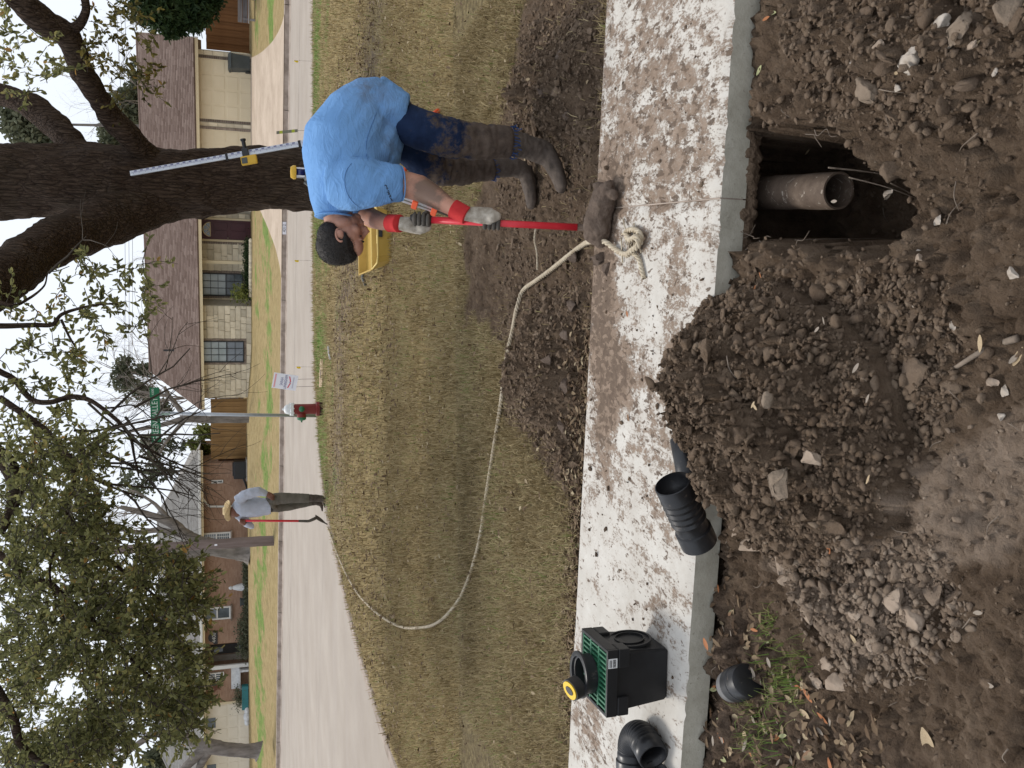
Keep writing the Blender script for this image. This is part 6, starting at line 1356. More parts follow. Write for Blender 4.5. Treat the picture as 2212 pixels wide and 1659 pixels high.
m = MB(); m.box(-.04, .04, -.018, .0, .11, .15, .004); m.build('latch', 'print_black', cs)
# ---- grading rod leaning on the oak, detector clamped on it
rA, rB = Wz(806, 283, -.04), Dy(282, 375, 11.72); d = (rB - rA).normalized(); rod = empty('grade_rod', (0, 0, 0), 0, 'silver measuring rod leaning against the oak trunk', 'measuring rod'); L = (rB - rA).length
sx = d.cross(Vector((0, 1, 0))).normalized(); fy = sx.cross(d); RM = Matrix(((sx.x, fy.x, d.x, rA.x), (sx.y, fy.y, d.y, rA.y), (sx.z, fy.z, d.z, rA.z), (0, 0, 0, 1))); sgn = -1 if (RM.to_3x3() @ Vector((0, 1, 0))).y > 0 else 1
for i, (f0, f1, w) in enumerate(((0, .30, .036), (.302, .60, .033), (.602, 1.0, .030))):
    m = MB(); m.box(-w, w, -.014, .014, L * f0, L * f1, .004, RM); sec = m.build('section', 'rod_silver', rod)
    m = MB(); m.box(w * -.95, w * .25, *sorted((sgn * .0145, sgn * .0155)), L * f0 + .01, L * f1 - .01, M=RM); m.build('scale_face', 'rod_scale', sec)
    m = MB(); k = 0; z = L * f0 + .02
    while z < L * f1 - .02:
        ll = .028 if k % 5 == 0 else .014; m.box(-w * .2 - ll * .2, -w * .2 + ll * .6, *sorted((sgn * .0157, sgn * .0163)), z, z + .006, M=RM)
        if k % 5 == 2: m.box(-w * .85, -w * .35, *sorted((sgn * .0157, sgn * .0163)), z, z + .035, M=RM)
        z += .0152; k += 1
    m.build('scale_marks', 'rod_ink', sec)
for f in (.302, .602): m = MB(); m.box(-.04, .042, -.02, .02, L * f - .02, L * f + .012, .004, RM); m.build('clip', 'print_black', rod)
dz = (Dy(556, 329, 11.7) - rA).dot(d); dt = empty('laser_detector', (0, 0, 0), 0, 'yellow laser detector with black clamp fixed to the measuring rod', 'detector')
m = MB(); m.box(.036, .15, *sorted((sgn * .005, sgn * .05)), dz - .12, dz + .08, .02, RM); m.build('case', 'laser_yellow', dt)
m = MB(); m.box(.06, .13, *sorted((sgn * .0505, sgn * .053)), dz - .005, dz + .065, .004, RM); m.build('display', 'bin_grey', dt)
m = MB(); m.box(-.055, .05, *sorted((sgn * -.02, sgn * .045)), dz - .03, dz + .05, .008, RM); m.tube([RM @ Vector((-.05, sgn * .02, dz + .01)), RM @ Vector((-.15, sgn * .02, dz + .012))], .024, 12); m.tube([RM @ Vector((-.15, sgn * .02, dz + .012)), RM @ Vector((-.17, sgn * .02, dz + .012))], .033, 12); m.build('clamp', 'black_plastic', dt)
# ---- rotary laser on its tripod behind the bent person
f1, f2, f3 = Wz(990, 472, -.04), Wz(952, 236, -.04), Wz(900, 372, -.04); ap = Dy(728, 378, 6.75)
tp_ = empty('survey_tripod', (0, 0, 0), 0, 'white and orange survey tripod standing behind the bent over person', 'tripod')
for f in (f1, f2, f3):
    dd = (f - ap); s_ = dd.cross(Vector((0, 0, 1))).normalized(); a = ap + s_ * 0
    m = MB()
    for q in (-1, 1): m.tube([ap + s_ * q * .035, ap + dd * .78 + s_ * q * .016], .014, 8)
    lg = m.build('leg', 'tripod_white', tp_, True)
    m = MB(); m.tube([ap + dd * .35, ap + dd * .97], .012, 8); m.build('inner_leg', 'tripod_dark', lg, True)
    for t_, w_ in ((.64, .05), (.80, .045)):
        m = MB(); m.box(-.045, .045, -.028, .028, -.022, .022, .006, on_axis(ap + dd * t_, dd) ); m.build('clamp', 'tripod_orange', lg)
    m = MB(); m.tube([ap + dd * .93, ap + dd * .97, ap + dd * 1.0], [.02, .022, .004], 8); m.build('foot', 'tripod_orange', lg)
m = MB(); m.lathe([(.0, -.03), (.08, -.03), (.085, .0), (.085, .012), (0, .012)], 20, Matrix.Translation(ap)); m.build('head_plate', 'tripod_orange', tp_, angle=40)
lz = empty('rotary_laser', ap + Vector((0, 0, .014)), R_(10), 'yellow and grey rotary laser level on the tripod above the blue shirt', 'laser level'); ht_ = Dy(627, 368, 6.75).z - ap.z - .014; kk = ht_ / .30
m = MB(); m.box(-.075, .075, -.075, .075, 0, .17 * kk, .02); m.build('housing', 'laser_yellow', lz)
m = MB(); m.lathe([(.060, .172 * kk), (.078, .175 * kk), (.078, .19 * kk), (.055, .205 * kk)], 20); m.build('collar', 'laser_dark', lz, angle=40)
m = MB(); m.lathe([(.036, .206 * kk), (.036, .262 * kk)], 18); m.build('lantern_glass', 'laser_blue', lz, True)
for i in range(4): a = i * math.pi / 2 + .5; m = MB(); m.box(-.005, .005, -.005, .005, .206 * kk, .262 * kk, M=Matrix.Translation((.04 * math.cos(a), .04 * math.sin(a), 0))); m.build('cage_post', 'sign_white', lz)
m = MB(); m.lathe([(0, .263 * kk), (.05, .263 * kk), (.052, .28 * kk), (.04, .297 * kk), (0, .30 * kk)], 20); m.build('cap', 'laser_yellow', lz, angle=40)
for s in (-1, 1): m = MB(); m.tube([(s * .075, 0, .03), (s * .115, 0, .06), (s * .115, 0, .16 * kk), (s * .07, 0, .205 * kk)], .014, 8); m.build('guard', 'laser_dark', lz, True)
# ---- shovel of the far person
SY_ = Wz(705, 1130, -.05).y; shv = empty('red_shovel', (0, 0, 0), 0, 'red handled shovel with curved steel blade held by the person in the straw hat', 'shovel')
a, b_ = Dy(523, 1124.7, SY_ + .05), Dy(645, 1125.4, SY_); m = MB(); m.tube([a, a.lerp(b_, .5), b_], .021, 12); m.build('handle', 'tool_red', shv, True)
sp = [b_, Dy(655, 1125.6, SY_), Dy(667, 1125.5, SY_), Dy(676, 1122, SY_), Dy(681, 1119.5, SY_ + .02)]; m = MB(); P, r_ = ctube(sp, [.022, .024, .026, .03, .03], 4); m.tube(P, r_, 10); m.build('socket', 'steel_dark', shv, True)
t0, t1 = sp[-1], Wz(706.5, 1134, -.055); dd = (t1 - t0); s_ = Vector((.25, 1, 0)).normalized(); nn = dd.cross(s_).normalized(); vs = []; 
for i in range(9):
    t = i / 8; w = .115 * (math.sin(math.pi * min(t * .85 + .32, 1.0)) ** .6 if t < .95 else .35)
    for j in range(5): u = j / 2 - 1; vs.append(t0 + dd * t + s_ * (w * u) + nn * (.028 * (u * u) * (1 - .3 * t)))
fs = [(i * 5 + j, i * 5 + j + 1, (i + 1) * 5 + j + 1, (i + 1) * 5 + j) for i in range(8) for j in range(4)]
m = MB(); m.add(vs, fs); bl = m.build('blade', 'steel_dark', shv, True); so = bl.modifiers.new('s', 'SOLIDIFY'); so.thickness = .004
# ================================================================ PEOPLE
n = N('blue_cotton'); n.set(0.9, 0, 0.15); v = n.coord('Object'); st_ = n.attr('stain')
c = n.ramp(n.noise(v, 5, 4, .6), [(0.3, (0.135, 0.285, 0.545)), (0.7, (0.165, 0.33, 0.60))])
c = n.mix(n.math('MULTIPLY', st_, n.ramp(n.noise(v, 16, 6, .7), [(0.35, 0.1), (0.65, 0.85)])), c, (0.115, 0.125, 0.14)); n.col(c)
wv = n.coord('Object', (1.0, .8, 2.2)); n.bump(n.math('ADD', n.math('MULTIPLY', n.ramp(n.noise(wv, 6.5, 3, .5, 2.2), [(0.40, 0.0), (0.5, 1.0), (0.60, 0.0)]), 0.7), n.math('MULTIPLY', n.noise(v, 22, 4, .6, 1.0), .5)), .26, .012)
n = N('denim'); n.set(0.9, 0, 0.15); v = n.coord('Object'); mu = n.attr('mud')
c = n.ramp(n.noise(v, 9, 5, .65), [(0.3, (0.006, 0.012, 0.033)), (0.7, (0.014, 0.029, 0.072))])
k = n.math('ADD', mu, n.math('MULTIPLY', n.math('SUBTRACT', n.noise(v, 9, 7, .74), .5), 2.4)); c = n.mix(n.ramp(k, [(0.40, 0.0), (0.66, 0.95)]), c, n.ramp(n.noise(v, 22, 5, .7), [(0.3, (0.050, 0.036, 0.027)), (0.7, (0.115, 0.085, 0.064))])); n.col(c); n.bump(n.noise(v, 60, 5, .7), .35, .004)
n = N('boot_mud'); n.set(0.75, 0, 0.3); v = n.coord('Object'); c = n.ramp(n.noise(v, 12, 6, .7), [(0.3, (0.035, 0.026, 0.020)), (0.55, (0.085, 0.064, 0.050)), (0.75, (0.15, 0.118, 0.094))]); n.col(c); n.bump(n.noise(v, 40, 6, .75), .6, .006)
def skin_mat(name, a, b_, mudc):
    n = N(name); n.set(0.55, 0, 0.35); v = n.coord('Object'); mu = n.attr('mud'); c = n.ramp(n.noise(v, 14, 5, .6), [(0.3, a), (0.7, b_)])
    k = n.math('ADD', mu, n.math('MULTIPLY', n.math('SUBTRACT', n.noise(v, 16, 5, .65), .5), .9)); c = n.mix(n.ramp(k, [(0.42, 0.0), (0.68, 0.8)]), c, mudc); n.col(c)
    n.b.inputs['Subsurface Weight'].default_value = .08; n.b.inputs['Subsurface Radius'].default_value = (.01, .004, .002); n.bump(n.noise(v, 150, 4, .6), .15, .002)
skin_mat('skin_tanned', (0.40, 0.195, 0.132), (0.50, 0.26, 0.18), (0.105, 0.078, 0.058))
skin_mat('skin_brown', (0.150, 0.062, 0.038), (0.200, 0.088, 0.055), (0.1, 0.07, 0.05))
pmat('hair_black', (0.005, 0.004, 0.0035), (0.030, 0.022, 0.017), 90, 0.6, 0.6, 130, .006); pmat('glove_white', (0.20, 0.165, 0.125), (0.50, 0.455, 0.385), 26, 0.9, 0.4, 120, .002); pmat('glove_grey', (0.045, 0.040, 0.034), (0.095, 0.082, 0.068), 22, 0.85, 0.3, 90, .002); pmat('cuff_red', (0.42, 0.018, 0.020), (0.52, 0.03, 0.03), 30, 0.9, 0.4, 150, .002)
pmat('work_shirt', (0.36, 0.385, 0.45), (0.47, 0.49, 0.555), 6, 0.9, 0.3, 30, .006); pmat('work_trousers', (0.085, 0.074, 0.057), (0.15, 0.132, 0.105), 7, 0.9, 0.35, 25, .008); pmat('straw', (0.50, 0.37, 0.19), (0.64, 0.50, 0.29), 30, 0.85, 0.3, 80, .003); pmat('eye_dark', (0.01, 0.008, 0.008), None, rough=.3); pmat('lip', (0.20, 0.065, 0.05), None, rough=.6)
YUP = Vector((0, 1, 0))
def fold(me, amp, sc, seed, dirv=None, extra=None):
    c_ = co_of(me); nn_ = no_of(me); q = c_ * np.array(sc)
    k = np.abs(fbm3(q, 4, seed) - .5) * 2
    a = amp * (k - .3)
    if extra is not None: a = a * extra(c_)
    set_co(me, c_ + nn_ * a[:, None])
def attr_pt(me, name, val): a = me.attributes.new(name, 'FLOAT', 'POINT'); a.data.foreach_set('value', np.asarray(val, np.float32))
def grip(parent, P, d, wrist, R, back, names=('glove', 'fingers'), mats=('glove_white', 'glove_grey'), flip=1, spread=.021):
    """closed hand on a pole: P point on the pole, d pole direction, wrist point, back = side the knuckles show"""
    d = Vector(d).normalized(); w = Vector(wrist) - Vector(P); w = (w - d * w.dot(d)).normalized(); s_ = d.cross(w) * flip
    m = MB(); palm = Vector(P) + w * (R + .022)
    m.tube([wrist, Vector(wrist).lerp(palm, .55), palm], [(.034, .026), (.042, .026), (.044, .022)], 16, up=d)
    m.ell(palm, (.036, .036, .036)); m.ell(palm + d * .022, (.026,) * 3); m.ell(palm - d * .026, (.026,) * 3)
    hand = remeshed(m, .005, 4, names[0]); o = link(names[0], hand, mats[0], parent, True)
    lens = (.92, 1.0, .97, .84)
    for i in range(4):
        off = d * ((i - 1.5) * spread); pts = []; nseg = 8
        for k in range(nseg + 1):
            a = R_(-30) + R_(235) * lens[i] * k / nseg; rr = R + .0095 + (.004 if k in (0, 1) else 0)
            pts.append(Vector(P) + off + w * (rr * math.cos(a)) + s_ * (rr * math.sin(a)))
        mm = MB(); mm.tube(pts, [.0115, .0118, .0112, .0116, .0108, .0108, .0102, .0092, .0060], 10); mm.build('finger', mats[1], parent, True)
    pts = [palm - s_ * .02 + d * .02]; 
    for k in range(6):
        a = R_(-35) - R_(150) * k / 5; pts.append(Vector(P) + d * (.036 - .004 * k) + w * ((R + .012) * math.cos(a)) + s_ * ((R + .012) * math.sin(a)))
    mm = MB(); mm.tube(pts, [.015, .0145, .0135, .0125, .012, .010, .0065], 10); mm.build('thumb', mats[1], parent, True)
    return o
# ---------------------------------------------------------------- bent over person in blue
def Z4(a, b, Y): return Dy(576 + .337 * a, 101.6 + .337 * b, Y)
def k4(Y, z=.7): return .337 * mpp(Y, z)
YC = 4.62; k_ = k4(YC)
man = empty('person', Z4(1800, 700, YC), 0, 'person in blue shirt and muddy jeans bending over a red handled tool', 'person'); MB0 = man.location.copy(); MI = Matrix.Translation(-MB0)
def T4(m, lst, seg=24, up=YUP): m.tube([Z4(a, b, Y) for a, b, r, dp, Y in lst], [(r * k4(Y), dp) for a, b, r, dp, Y in lst], seg, True, up=up)
def fin(me): me.transform(MI); return me
m = MB()                                                    # shirt
T4(m, [(735, 300, 105, .150, YC), (690, 345, 160, .185, YC), (610, 450, 228, .205, YC), (555, 610, 300, .225, YC), (525, 760, 292, .228, YC), (465, 890, 218, .215, YC), (430, 985, 150, .14, YC), (425, 1045, 120, .095, YC), (430, 1085, 105, .082, YC)], 36)
m.ell(Z4(700, 700, YC), (150 * k_, .20, 140 * k_)); m.ell(Z4(760, 380, YC), (110 * k_, .17, 110 * k_)); m.ell(Z4(740, 620, YC), (140 * k_, .19, 120 * k_))
T4(m, [(455, 890, 150, .12, 4.50), (560, 885, 165, .115, 4.43), (680, 880, 142, .105, 4.40), (790, 878, 116, .095, 4.39), (868, 876, 106, .088, 4.38)])
T4(m, [(450, 940, 130, .11, 4.76), (540, 1000, 105, .09, 4.80), (610, 1050, 85, .08, 4.79)])
T4(m, [(680, 400, 195, .19, YC - .01), (770, 435, 168, .198, YC - .015), (830, 452, 152, .200, YC - .02), (862, 462, 146, .198, YC - .02)])
sh = remeshed(m, .0085, 6, 'shirt')
c_ = co_of(sh)
def sleeve_w(c): return np.ones(len(c))
# drape: long folds running from the belly to the shoulder and gathers near the sleeve and waist
ax_ = (Z4(430, 950, YC) - Z4(780, 380, YC)).normalized(); ax_ = np.array(ax_)
def drape(c, amp, f_along, f_across, sd):
    al = c @ ax_; q = np.stack([al * f_along, (c[:, 0] * -ax_[2] + c[:, 2] * ax_[0]) * f_across, c[:, 1] * f_across * .8], 1); return amp * (1 - 2 * np.abs(fbm3(q, 3, sd) - .5) * 2)
nn_ = no_of(sh); hipw = np.exp(-(np.linalg.norm(c_ - np.array(Z4(740, 420, YC)), axis=1) / .22) ** 2); arm_w = np.exp(-(np.linalg.norm(c_ - np.array(Z4(760, 880, 4.3)), axis=1) / .16) ** 2); bel = np.exp(-(np.linalg.norm(c_ - np.array(Z4(700, 650, 4.4)), axis=1) / .2) ** 2)
dsp = drape(c_, 1.0, 2.0, 9.0, 4) * (.005 + .014 * hipw + .010 * bel) + (np.abs(fbm3(c_ * np.array([22, 12, 8]), 3, 9) - .5) * 2 - .4) * -.018 * arm_w + (fbm3(c_ * 7, 3, 5) - .5) * .014
set_co(sh, c_ + nn_ * dsp[:, None]); c2 = co_of(sh)
stain = .9 * np.exp(-(np.linalg.norm(c2 - np.array(Z4(650, 270, 4.45)), axis=1) / .10) ** 2) + .5 * np.exp(-(np.linalg.norm(c2 - np.array(Z4(800, 640, 4.45)), axis=1) / .12) ** 2) + .35 * np.exp(-(np.linalg.norm(c2 - np.array(Z4(800, 420, 4.45)), axis=1) / .1) ** 2)
attr_pt(sh, 'stain', stain); sho = link('shirt', fin(sh), 'blue_cotton', man, True)
# neckband and sleeve hem
def ring(m, cpx, r, dp, Y, dirpx, th=.006): 
    ctr = Z4(*cpx, Y); d = (Z4(cpx[0] + dirpx[0], cpx[1] + dirpx[1], Y) - ctr).normalized(); s_, u_ = frame_of(d, YUP); pts = [ctr + s_ * (r * k4(Y) * math.cos(a)) + u_ * (dp * math.sin(a)) for a in [i * 2 * math.pi / 40 for i in range(41)]]; m.tube(pts, th, 8, False)
m = MB(); ring(m, (432, 1086), 114, .089, YC, (0, 10), .006); o = m.build('neckband', 'blue_cotton', sho, True); o.data.transform(MI); attr_pt(o.data, 'stain', np.zeros(len(o.data.vertices)))
m = MB(); ring(m, (866, 876), 106, .088, 4.38, (10, 0), .0032); o = m.build('sleeve_hem', 'blue_cotton', sho, True); o.data.transform(MI); attr_pt(o.data, 'stain', np.zeros(len(o.data.vertices)))
# small dark script print down the sleeve
m = MB(); rs = random.Random(3); bvh = None
from mathutils.bvhtree import BVHTree
bvh = BVHTree.FromPolygons([v.co for v in sh.vertices], [p.vertices for p in sh.polygons])
def stick(a, b):
    p = Z4(a, b, 4.2); d = (p - CPOS).normalized(); h_ = bvh.ray_cast(CPOS - MB0, d); return (h_[0] - d * .0015) if h_[0] is not None else None
for i in range(26):
    b0 = 885 + i * 4; a0 = 762 + i * 1.6; q = [stick(a0 + rs.uniform(-9, 9), b0 + rs.uniform(-3, 3)) for _ in range(3)]
    if all(x is not None for x in q): m.tube(q, .0012, 4)
m.build('sleeve_print', 'print_black', sho)
pmat('shirt_seam', (0.06, 0.15, 0.34), None, rough=.9)
for ln_ in ([(545, 745), (518, 780), (503, 820), (500, 860), (506, 905), (525, 955), (560, 1000), (600, 1030)], [(705, 418), (685, 470), (662, 530), (645, 585), (638, 640), (640, 690), (650, 730)]):
    q = [stick(a, b) for a, b in ln_]; q = [x for x in q if x is not None]
    if len(q) > 2: m = MB(); P_, r_ = ctube(q, .0014, 6); m.tube(P_, r_, 5); m.build('seam', 'shirt_seam', sho)
# body: arms, neck and head as one skin
m = MB()
T4(m, [(820, 876, 86, .068, 4.39), (900, 884, 84, .066, 4.38), (980, 905, 84, .066, 4.36), (1060, 950, 74, .058, 4.32), (1140, 1002, 60, .047, 4.27), (1220, 1050, 46, .036, 4.22), (1260, 1070, 42, .032, 4.205)])
T4(m, [(600, 1050, 64, .05, 4.79), (680, 1100, 62, .05, 4.70), (740, 1120, 54, .044, 4.56), (800, 1130, 44, .034, 4.42), (840, 1130, 40, .03, 4.37)])
T4(m, [(450, 1030, 92, .074, YC), (455, 1090, 88, .066, YC), (470, 1150, 90, .064, YC)])
hf = (Z4(600, 1200, YC) - Z4(400, 1215, YC)).normalized(); hu = (Z4(440, 1350, YC) - Z4(440, 1150, YC)).normalized(); hu = (hu - hf * hu.dot(hf)).normalized(); hs = hf.cross(hu)
HC = Z4(480, 1228, YC - .01); HM = Matrix(((hs.x, hf.x, hu.x, HC.x), (hs.y, hf.y, hu.y, HC.y), (hs.z, hf.z, hu.z, HC.z), (0, 0, 0, 1))) @ Matrix.Scale(1.10, 4)
HR = HM.to_3x3()
def he(m, c, r, seg=18, rings=12): m.ell(HM @ Vector(c), r, seg, rings, rot=HR)
he(m, (0, -.018, .026), (.077, .098, .090)); he(m, (0, .030, -.010), (.066, .066, .085)); he(m, (0, .044, -.068), (.050, .052, .044)); he(m, (0, .078, -.094), (.028, .026, .020)); he(m, (0, .058, .040), (.058, .040, .050))
for s in (-1, 1): he(m, (s * .040, .062, -.030), (.026, .026, .026)); he(m, (s * .030, .080, .018), (.024, .016, .009)); he(m, (s * .046, .01, -.065), (.02, .04, .03))
m.tube([HM @ Vector((0, .090, .014)), HM @ Vector((0, .106, -.010)), HM @ Vector((0, .126, -.034))], [.011, .013, .018], 12); he(m, (0, .110, -.040), (.020, .018, .012)); he(m, (0, .098, -.063), (.024, .016, .0085)); he(m, (0, .096, -.076), (.022, .015, .0085))
body = remeshed(m, .0052, 3, 'body'); c_ = co_of(body); d_ = np.linalg.norm(c_ - np.array(Z4(1030, 930, 4.33)), axis=1)
mud = .95 * np.exp(-(d_ / .11) ** 2) + .40 * np.exp(-(np.linalg.norm(c_ - np.array(Z4(1160, 1010, 4.26)), axis=1) / .08) ** 2) + .35 * np.exp(-(np.linalg.norm(c_ - np.array(Z4(740, 1120, 4.5)), axis=1) / .1) ** 2)
hl = (c_ - np.array(HC)) @ np.array(HR) / 1.21; stb = np.exp(-(((hl[:, 2] + .075) / .035) ** 2 + ((hl[:, 1] - .03) / .06) ** 2)) * (np.linalg.norm(c_ - np.array(HC), axis=1) < .16); mud = mud + .32 * stb
attr_pt(body, 'mud', mud); bo = link('body', fin(body), 'skin_tanned', man, True)
for s in (-1, 1):                                          # ears, eyes, brows
    m = MB(); pts = [HM @ Vector((s * (.076 + .012 * math.sin(t)), -.012 - .020 * math.cos(t * 1.0) * .9 - .004, -.006 + .032 * math.sin(t))) for t in [(-.5 + i / 12 * 1.15) * math.pi for i in range(13)]]; m.tube(pts, [.006] * 12 + [.004], 8); he(m, (s * .074, -.012, -.008), (.008, .016, .024), 10, 8); o = link('ear', fin(remeshed(m, .003, 2, 'ear')), 'skin_tanned', bo, True); attr_pt(o.data, 'mud', np.zeros(len(o.data.vertices)))
    m = MB(); he(m, (s * .031, .083, .000), (.013, .0095, .0035), 10, 6); o = m.build('eye', 'eye_dark', bo, True); o.data.transform(MI)
    m = MB(); m.tube([HM @ Vector((s * .014, .098, .022)), HM @ Vector((s * .032, .096, .028)), HM @ Vector((s * .050, .080, .022))], [.003, .004, .002], 6); o = m.build('brow', 'hair_black', bo, True); o.data.transform(MI)
m = MB(); he(m, (0, .1105, -.0695), (.020, .004, .0028), 12, 6); o = m.build('mouth', 'lip', bo, True); o.data.transform(MI)
m = MB(); he(m, (0, -.024, .032), (.081, .098, .091), 26, 16); he(m, (0, -.052, -.01), (.074, .060, .072)); he(m, (0, .012, .080), (.066, .050, .036))
for s in (-1, 1): he(m, (s * .070, .006, .020), (.012, .014, .040))
hr = remeshed(m, .005, 3, 'hair'); c_ = co_of(hr); nn_ = no_of(hr); q = c_ - np.array(HC); set_co(hr, c_ + nn_ * ((fbm3(c_ * np.array([160, 160, 60]), 3, 8) - .45) * .005)[:, None]); hro = link('hair', fin(hr), 'hair_black', man, True)
c_ = co_of(hr); nn_ = no_of(hr); rh = np.random.default_rng(5); ii = rh.integers(0, len(c_), 9000); D_ = nn_[ii] + rh.normal(0, .35, (9000, 3)) + np.array(hf) * .5; Lh = rh.uniform(.004, .009, 9000); V, F, T = leaf_cloud(c_[ii], D_, Lh, Lh * 0 + .0011, rh.random(9000), rh, 0.0); so_ = link('strands', np_me('strands', V, F), 'hair_black', hro); so_['kind'] = 'stuff'
# jeans
m = MB()
m.ell(Z4(810, 420, YC), (130 * k_, .160, 115 * k_)); m.ell(Z4(780, 370, YC), (100 * k_, .145, 100 * k_))
T4(m, [(790, 445, 105, .075, 4.58), (870, 472, 118, .088, 4.54), (920, 498, 122, .100, 4.50), (1000, 535, 122, .105, 4.46), (1100, 565, 122, .102, 4.45), (1200, 590, 120, .098, 4.44), (1300, 602, 112, .094, 4.44), (1400, 608, 104, .09, 4.43), (1500, 608, 98, .086, 4.43), (1562, 610, 96, .084, 4.43)])
T4(m, [(820, 520, 130, .10, 4.74), (920, 640, 122, .10, 4.77), (1020, 735, 110, .095, 4.79), (1120, 785, 98, .09, 4.81), (1240, 795, 85, .08, 4.83), (1340, 785, 78, .074, 4.84), (1440, 780, 74, .07, 4.85)])
jn = remeshed(m, .0085, 3, 'jeans'); c_ = co_of(jn); nn_ = no_of(jn); kneez = Z4(1330, 600, 4.4).z
w_ = np.exp(-((c_[:, 2] - kneez) / .22) ** 2); dsp = (1 - np.abs(fbm3(c_ * np.array([9, 9, 26]), 3, 4) - .5) * 4) * (.003 + .008 * w_) + (fbm3(c_ * 8, 3, 2) - .5) * .008; set_co(jn, c_ + nn_ * dsp[:, None]); c_ = co_of(jn)
z0_, z1_ = Z4(1560, 600, 4.43).z, Z4(1000, 560, 4.45).z; attr_pt(jn, 'mud', np.clip(1.15 - 0.85 * (c_[:, 2] - z0_) / (z1_ - z0_), -.3, .95)); jo = link('jeans', fin(jn), 'denim', man, True)
m = MB()
for i in range(30):                                        # frayed hems
    a = i / 30 * 2 * math.pi
    for ctr, r in ((Z4(1566, 610, 4.43), .080), (Z4(1444, 780, 4.85), .064)):
        p = ctr + Vector((r * math.cos(a), r * math.sin(a) * .95, .005)); m.tube([p, p + Vector((random.uniform(-.008, .008), random.uniform(-.008, .008), -.02)), p + Vector((random.uniform(-.015, .015), random.uniform(-.01, .01), -.045 * random.uniform(.4, 1)))], .0025, 4)
pmat('fray_blue', (0.02, 0.05, 0.15), None, rough=.9); o = m.build('frayed_hem', 'fray_blue', jo); o.data.transform(MI)
# boots
for lst, sole in (([(1500, 608, 84, .070, 4.43), (1600, 622, 82, .068, 4.43), (1690, 645, 78, .062, 4.43), (1760, 672, 80, .058, 4.43), (1815, 700, 74, .054, 4.42)], [(1800, 690, 62, .052, 4.42), (1838, 760, 58, .054, 4.40), (1868, 830, 46, .055, 4.37), (1890, 895, 36, .048, 4.35), (1896, 920, 22, .034, 4.34)]),
                  ([(1400, 778, 62, .058, 4.85), (1500, 772, 62, .058, 4.85), (1590, 772, 62, .054, 4.85), (1650, 792, 60, .052, 4.85)], [(1650, 775, 56, .05, 4.85), (1676, 850, 48, .052, 4.85), (1690, 930, 40, .054, 4.84), (1698, 1000, 34, .05, 4.84), (1698, 1035, 20, .034, 4.84)])):
    m = MB(); T4(m, lst); T4(m, sole); h0 = Z4(sole[0][0], sole[0][1], sole[0][4]); 
    bt_me = remeshed(m, .0075, 3, 'boot'); fold(bt_me, -.010, (14, 14, 40), 6); link('boot', fin(bt_me), 'boot_mud', man, True)
# gloves on the handle
pd = (hp2 - hp1).normalized()
P1 = hp1.lerp(hp2, .415); w1 = Z4(1262, 1068, 4.205)
def loc(o): o.data.transform(MI)
before = set(man.children)
g1 = grip(man, P1, pd, w1, .0165, None, ('glove', 'finger'), ('glove_white', 'glove_grey'), 1, .022)
P2 = hp0.lerp(hp1, .55); w2 = Z4(850, 1130, 4.36)
g2 = grip(man, P2, pd, w2, .02, None, ('glove', 'finger'), ('glove_white', 'glove_grey'), -1, .022)
for o in [o for o in man.children if o not in before]:
    o.data.transform(MI)
    if o.name.startswith(('finger', 'thumb')): o.parent = g1 if (o.data.vertices[0].co + MB0 - P1).length < (o.data.vertices[0].co + MB0 - P2).length else g2
for (a, b, r, dp, Y), (a2, b2, r2, dp2, Y2), gg in (((1195, 1035, 62, .045, 4.235), (1285, 1082, 58, .042, 4.20), g1), ((790, 1129, 56, .042, 4.43), (852, 1131, 56, .042, 4.36), g2)):
    m = MB(); p, q = Z4(a, b, Y), Z4(a2, b2, Y2); P_, r_ = ctube([p, p.lerp(q, .5), q], [(r * k4(Y), dp), (r * k4(Y) * .96, dp * .97), (r2 * k4(Y2), dp2)], 8); r_ = [(x[0] * (1 + .03 * (i % 2)), x[1] * (1 + .03 * (i % 2))) for i, x in enumerate(r_)]; m.tube(P_, r_, 22, True, up=YUP); o = m.build('cuff', 'cuff_red', gg, True); o.data.transform(MI)

# ---------------------------------------------------------------- far person in the straw hat
YS = SY_ + .1
def Zb(a, b, Y): return Dy(440.5 + .13787 * a, 1016.5 + .13787 * b, Y)
kb = .13787 * mpp(YS, .8)
m2 = empty('person', Zb(1905, 460, YS), 0, 'person in straw hat and pale shirt standing by the kerb with a shovel', 'person'); B2 = m2.location.copy(); MI2 = Matrix.Translation(-B2)
def Tb(m, lst, seg=16): m.tube([Zb(a, b, YS + dy) for a, b, r, dp, dy in lst], [(r * kb, dp) for a, b, r, dp, dy in lst], seg, True, up=YUP)
def put(name, me, mat, fd=0.0, sc=(6, 6, 14)):
    if fd: fold(me, fd, sc, 5)
    me.transform(MI2); return link(name, me, mat, m2, True)
m = MB(); Tb(m, [(455, 600, 60, .07, 0), (500, 580, 110, .17, 0), (580, 570, 150, .19, 0), (700, 575, 160, .18, 0), (830, 570, 158, .165, 0), (950, 565, 142, .16, 0), (1045, 555, 128, .16, 0)])
Tb(m, [(520, 470, 80, .09, -.12), (620, 400, 84, .085, -.17), (740, 345, 82, .08, -.20), (850, 330, 76, .075, -.21), (930, 345, 60, .06, -.2), (985, 362, 50, .05, -.18)])
Tb(m, [(540, 680, 78, .08, .05), (620, 760, 72, .075, .08), (700, 835, 66, .07, .08), (745, 865, 62, .06, .06), (690, 850, 52, .055, .02), (640, 830, 48, .05, 0)])
put('shirt', remeshed(m, .014, 4, 'shirt'), 'work_shirt', .022, (10, 10, 7))
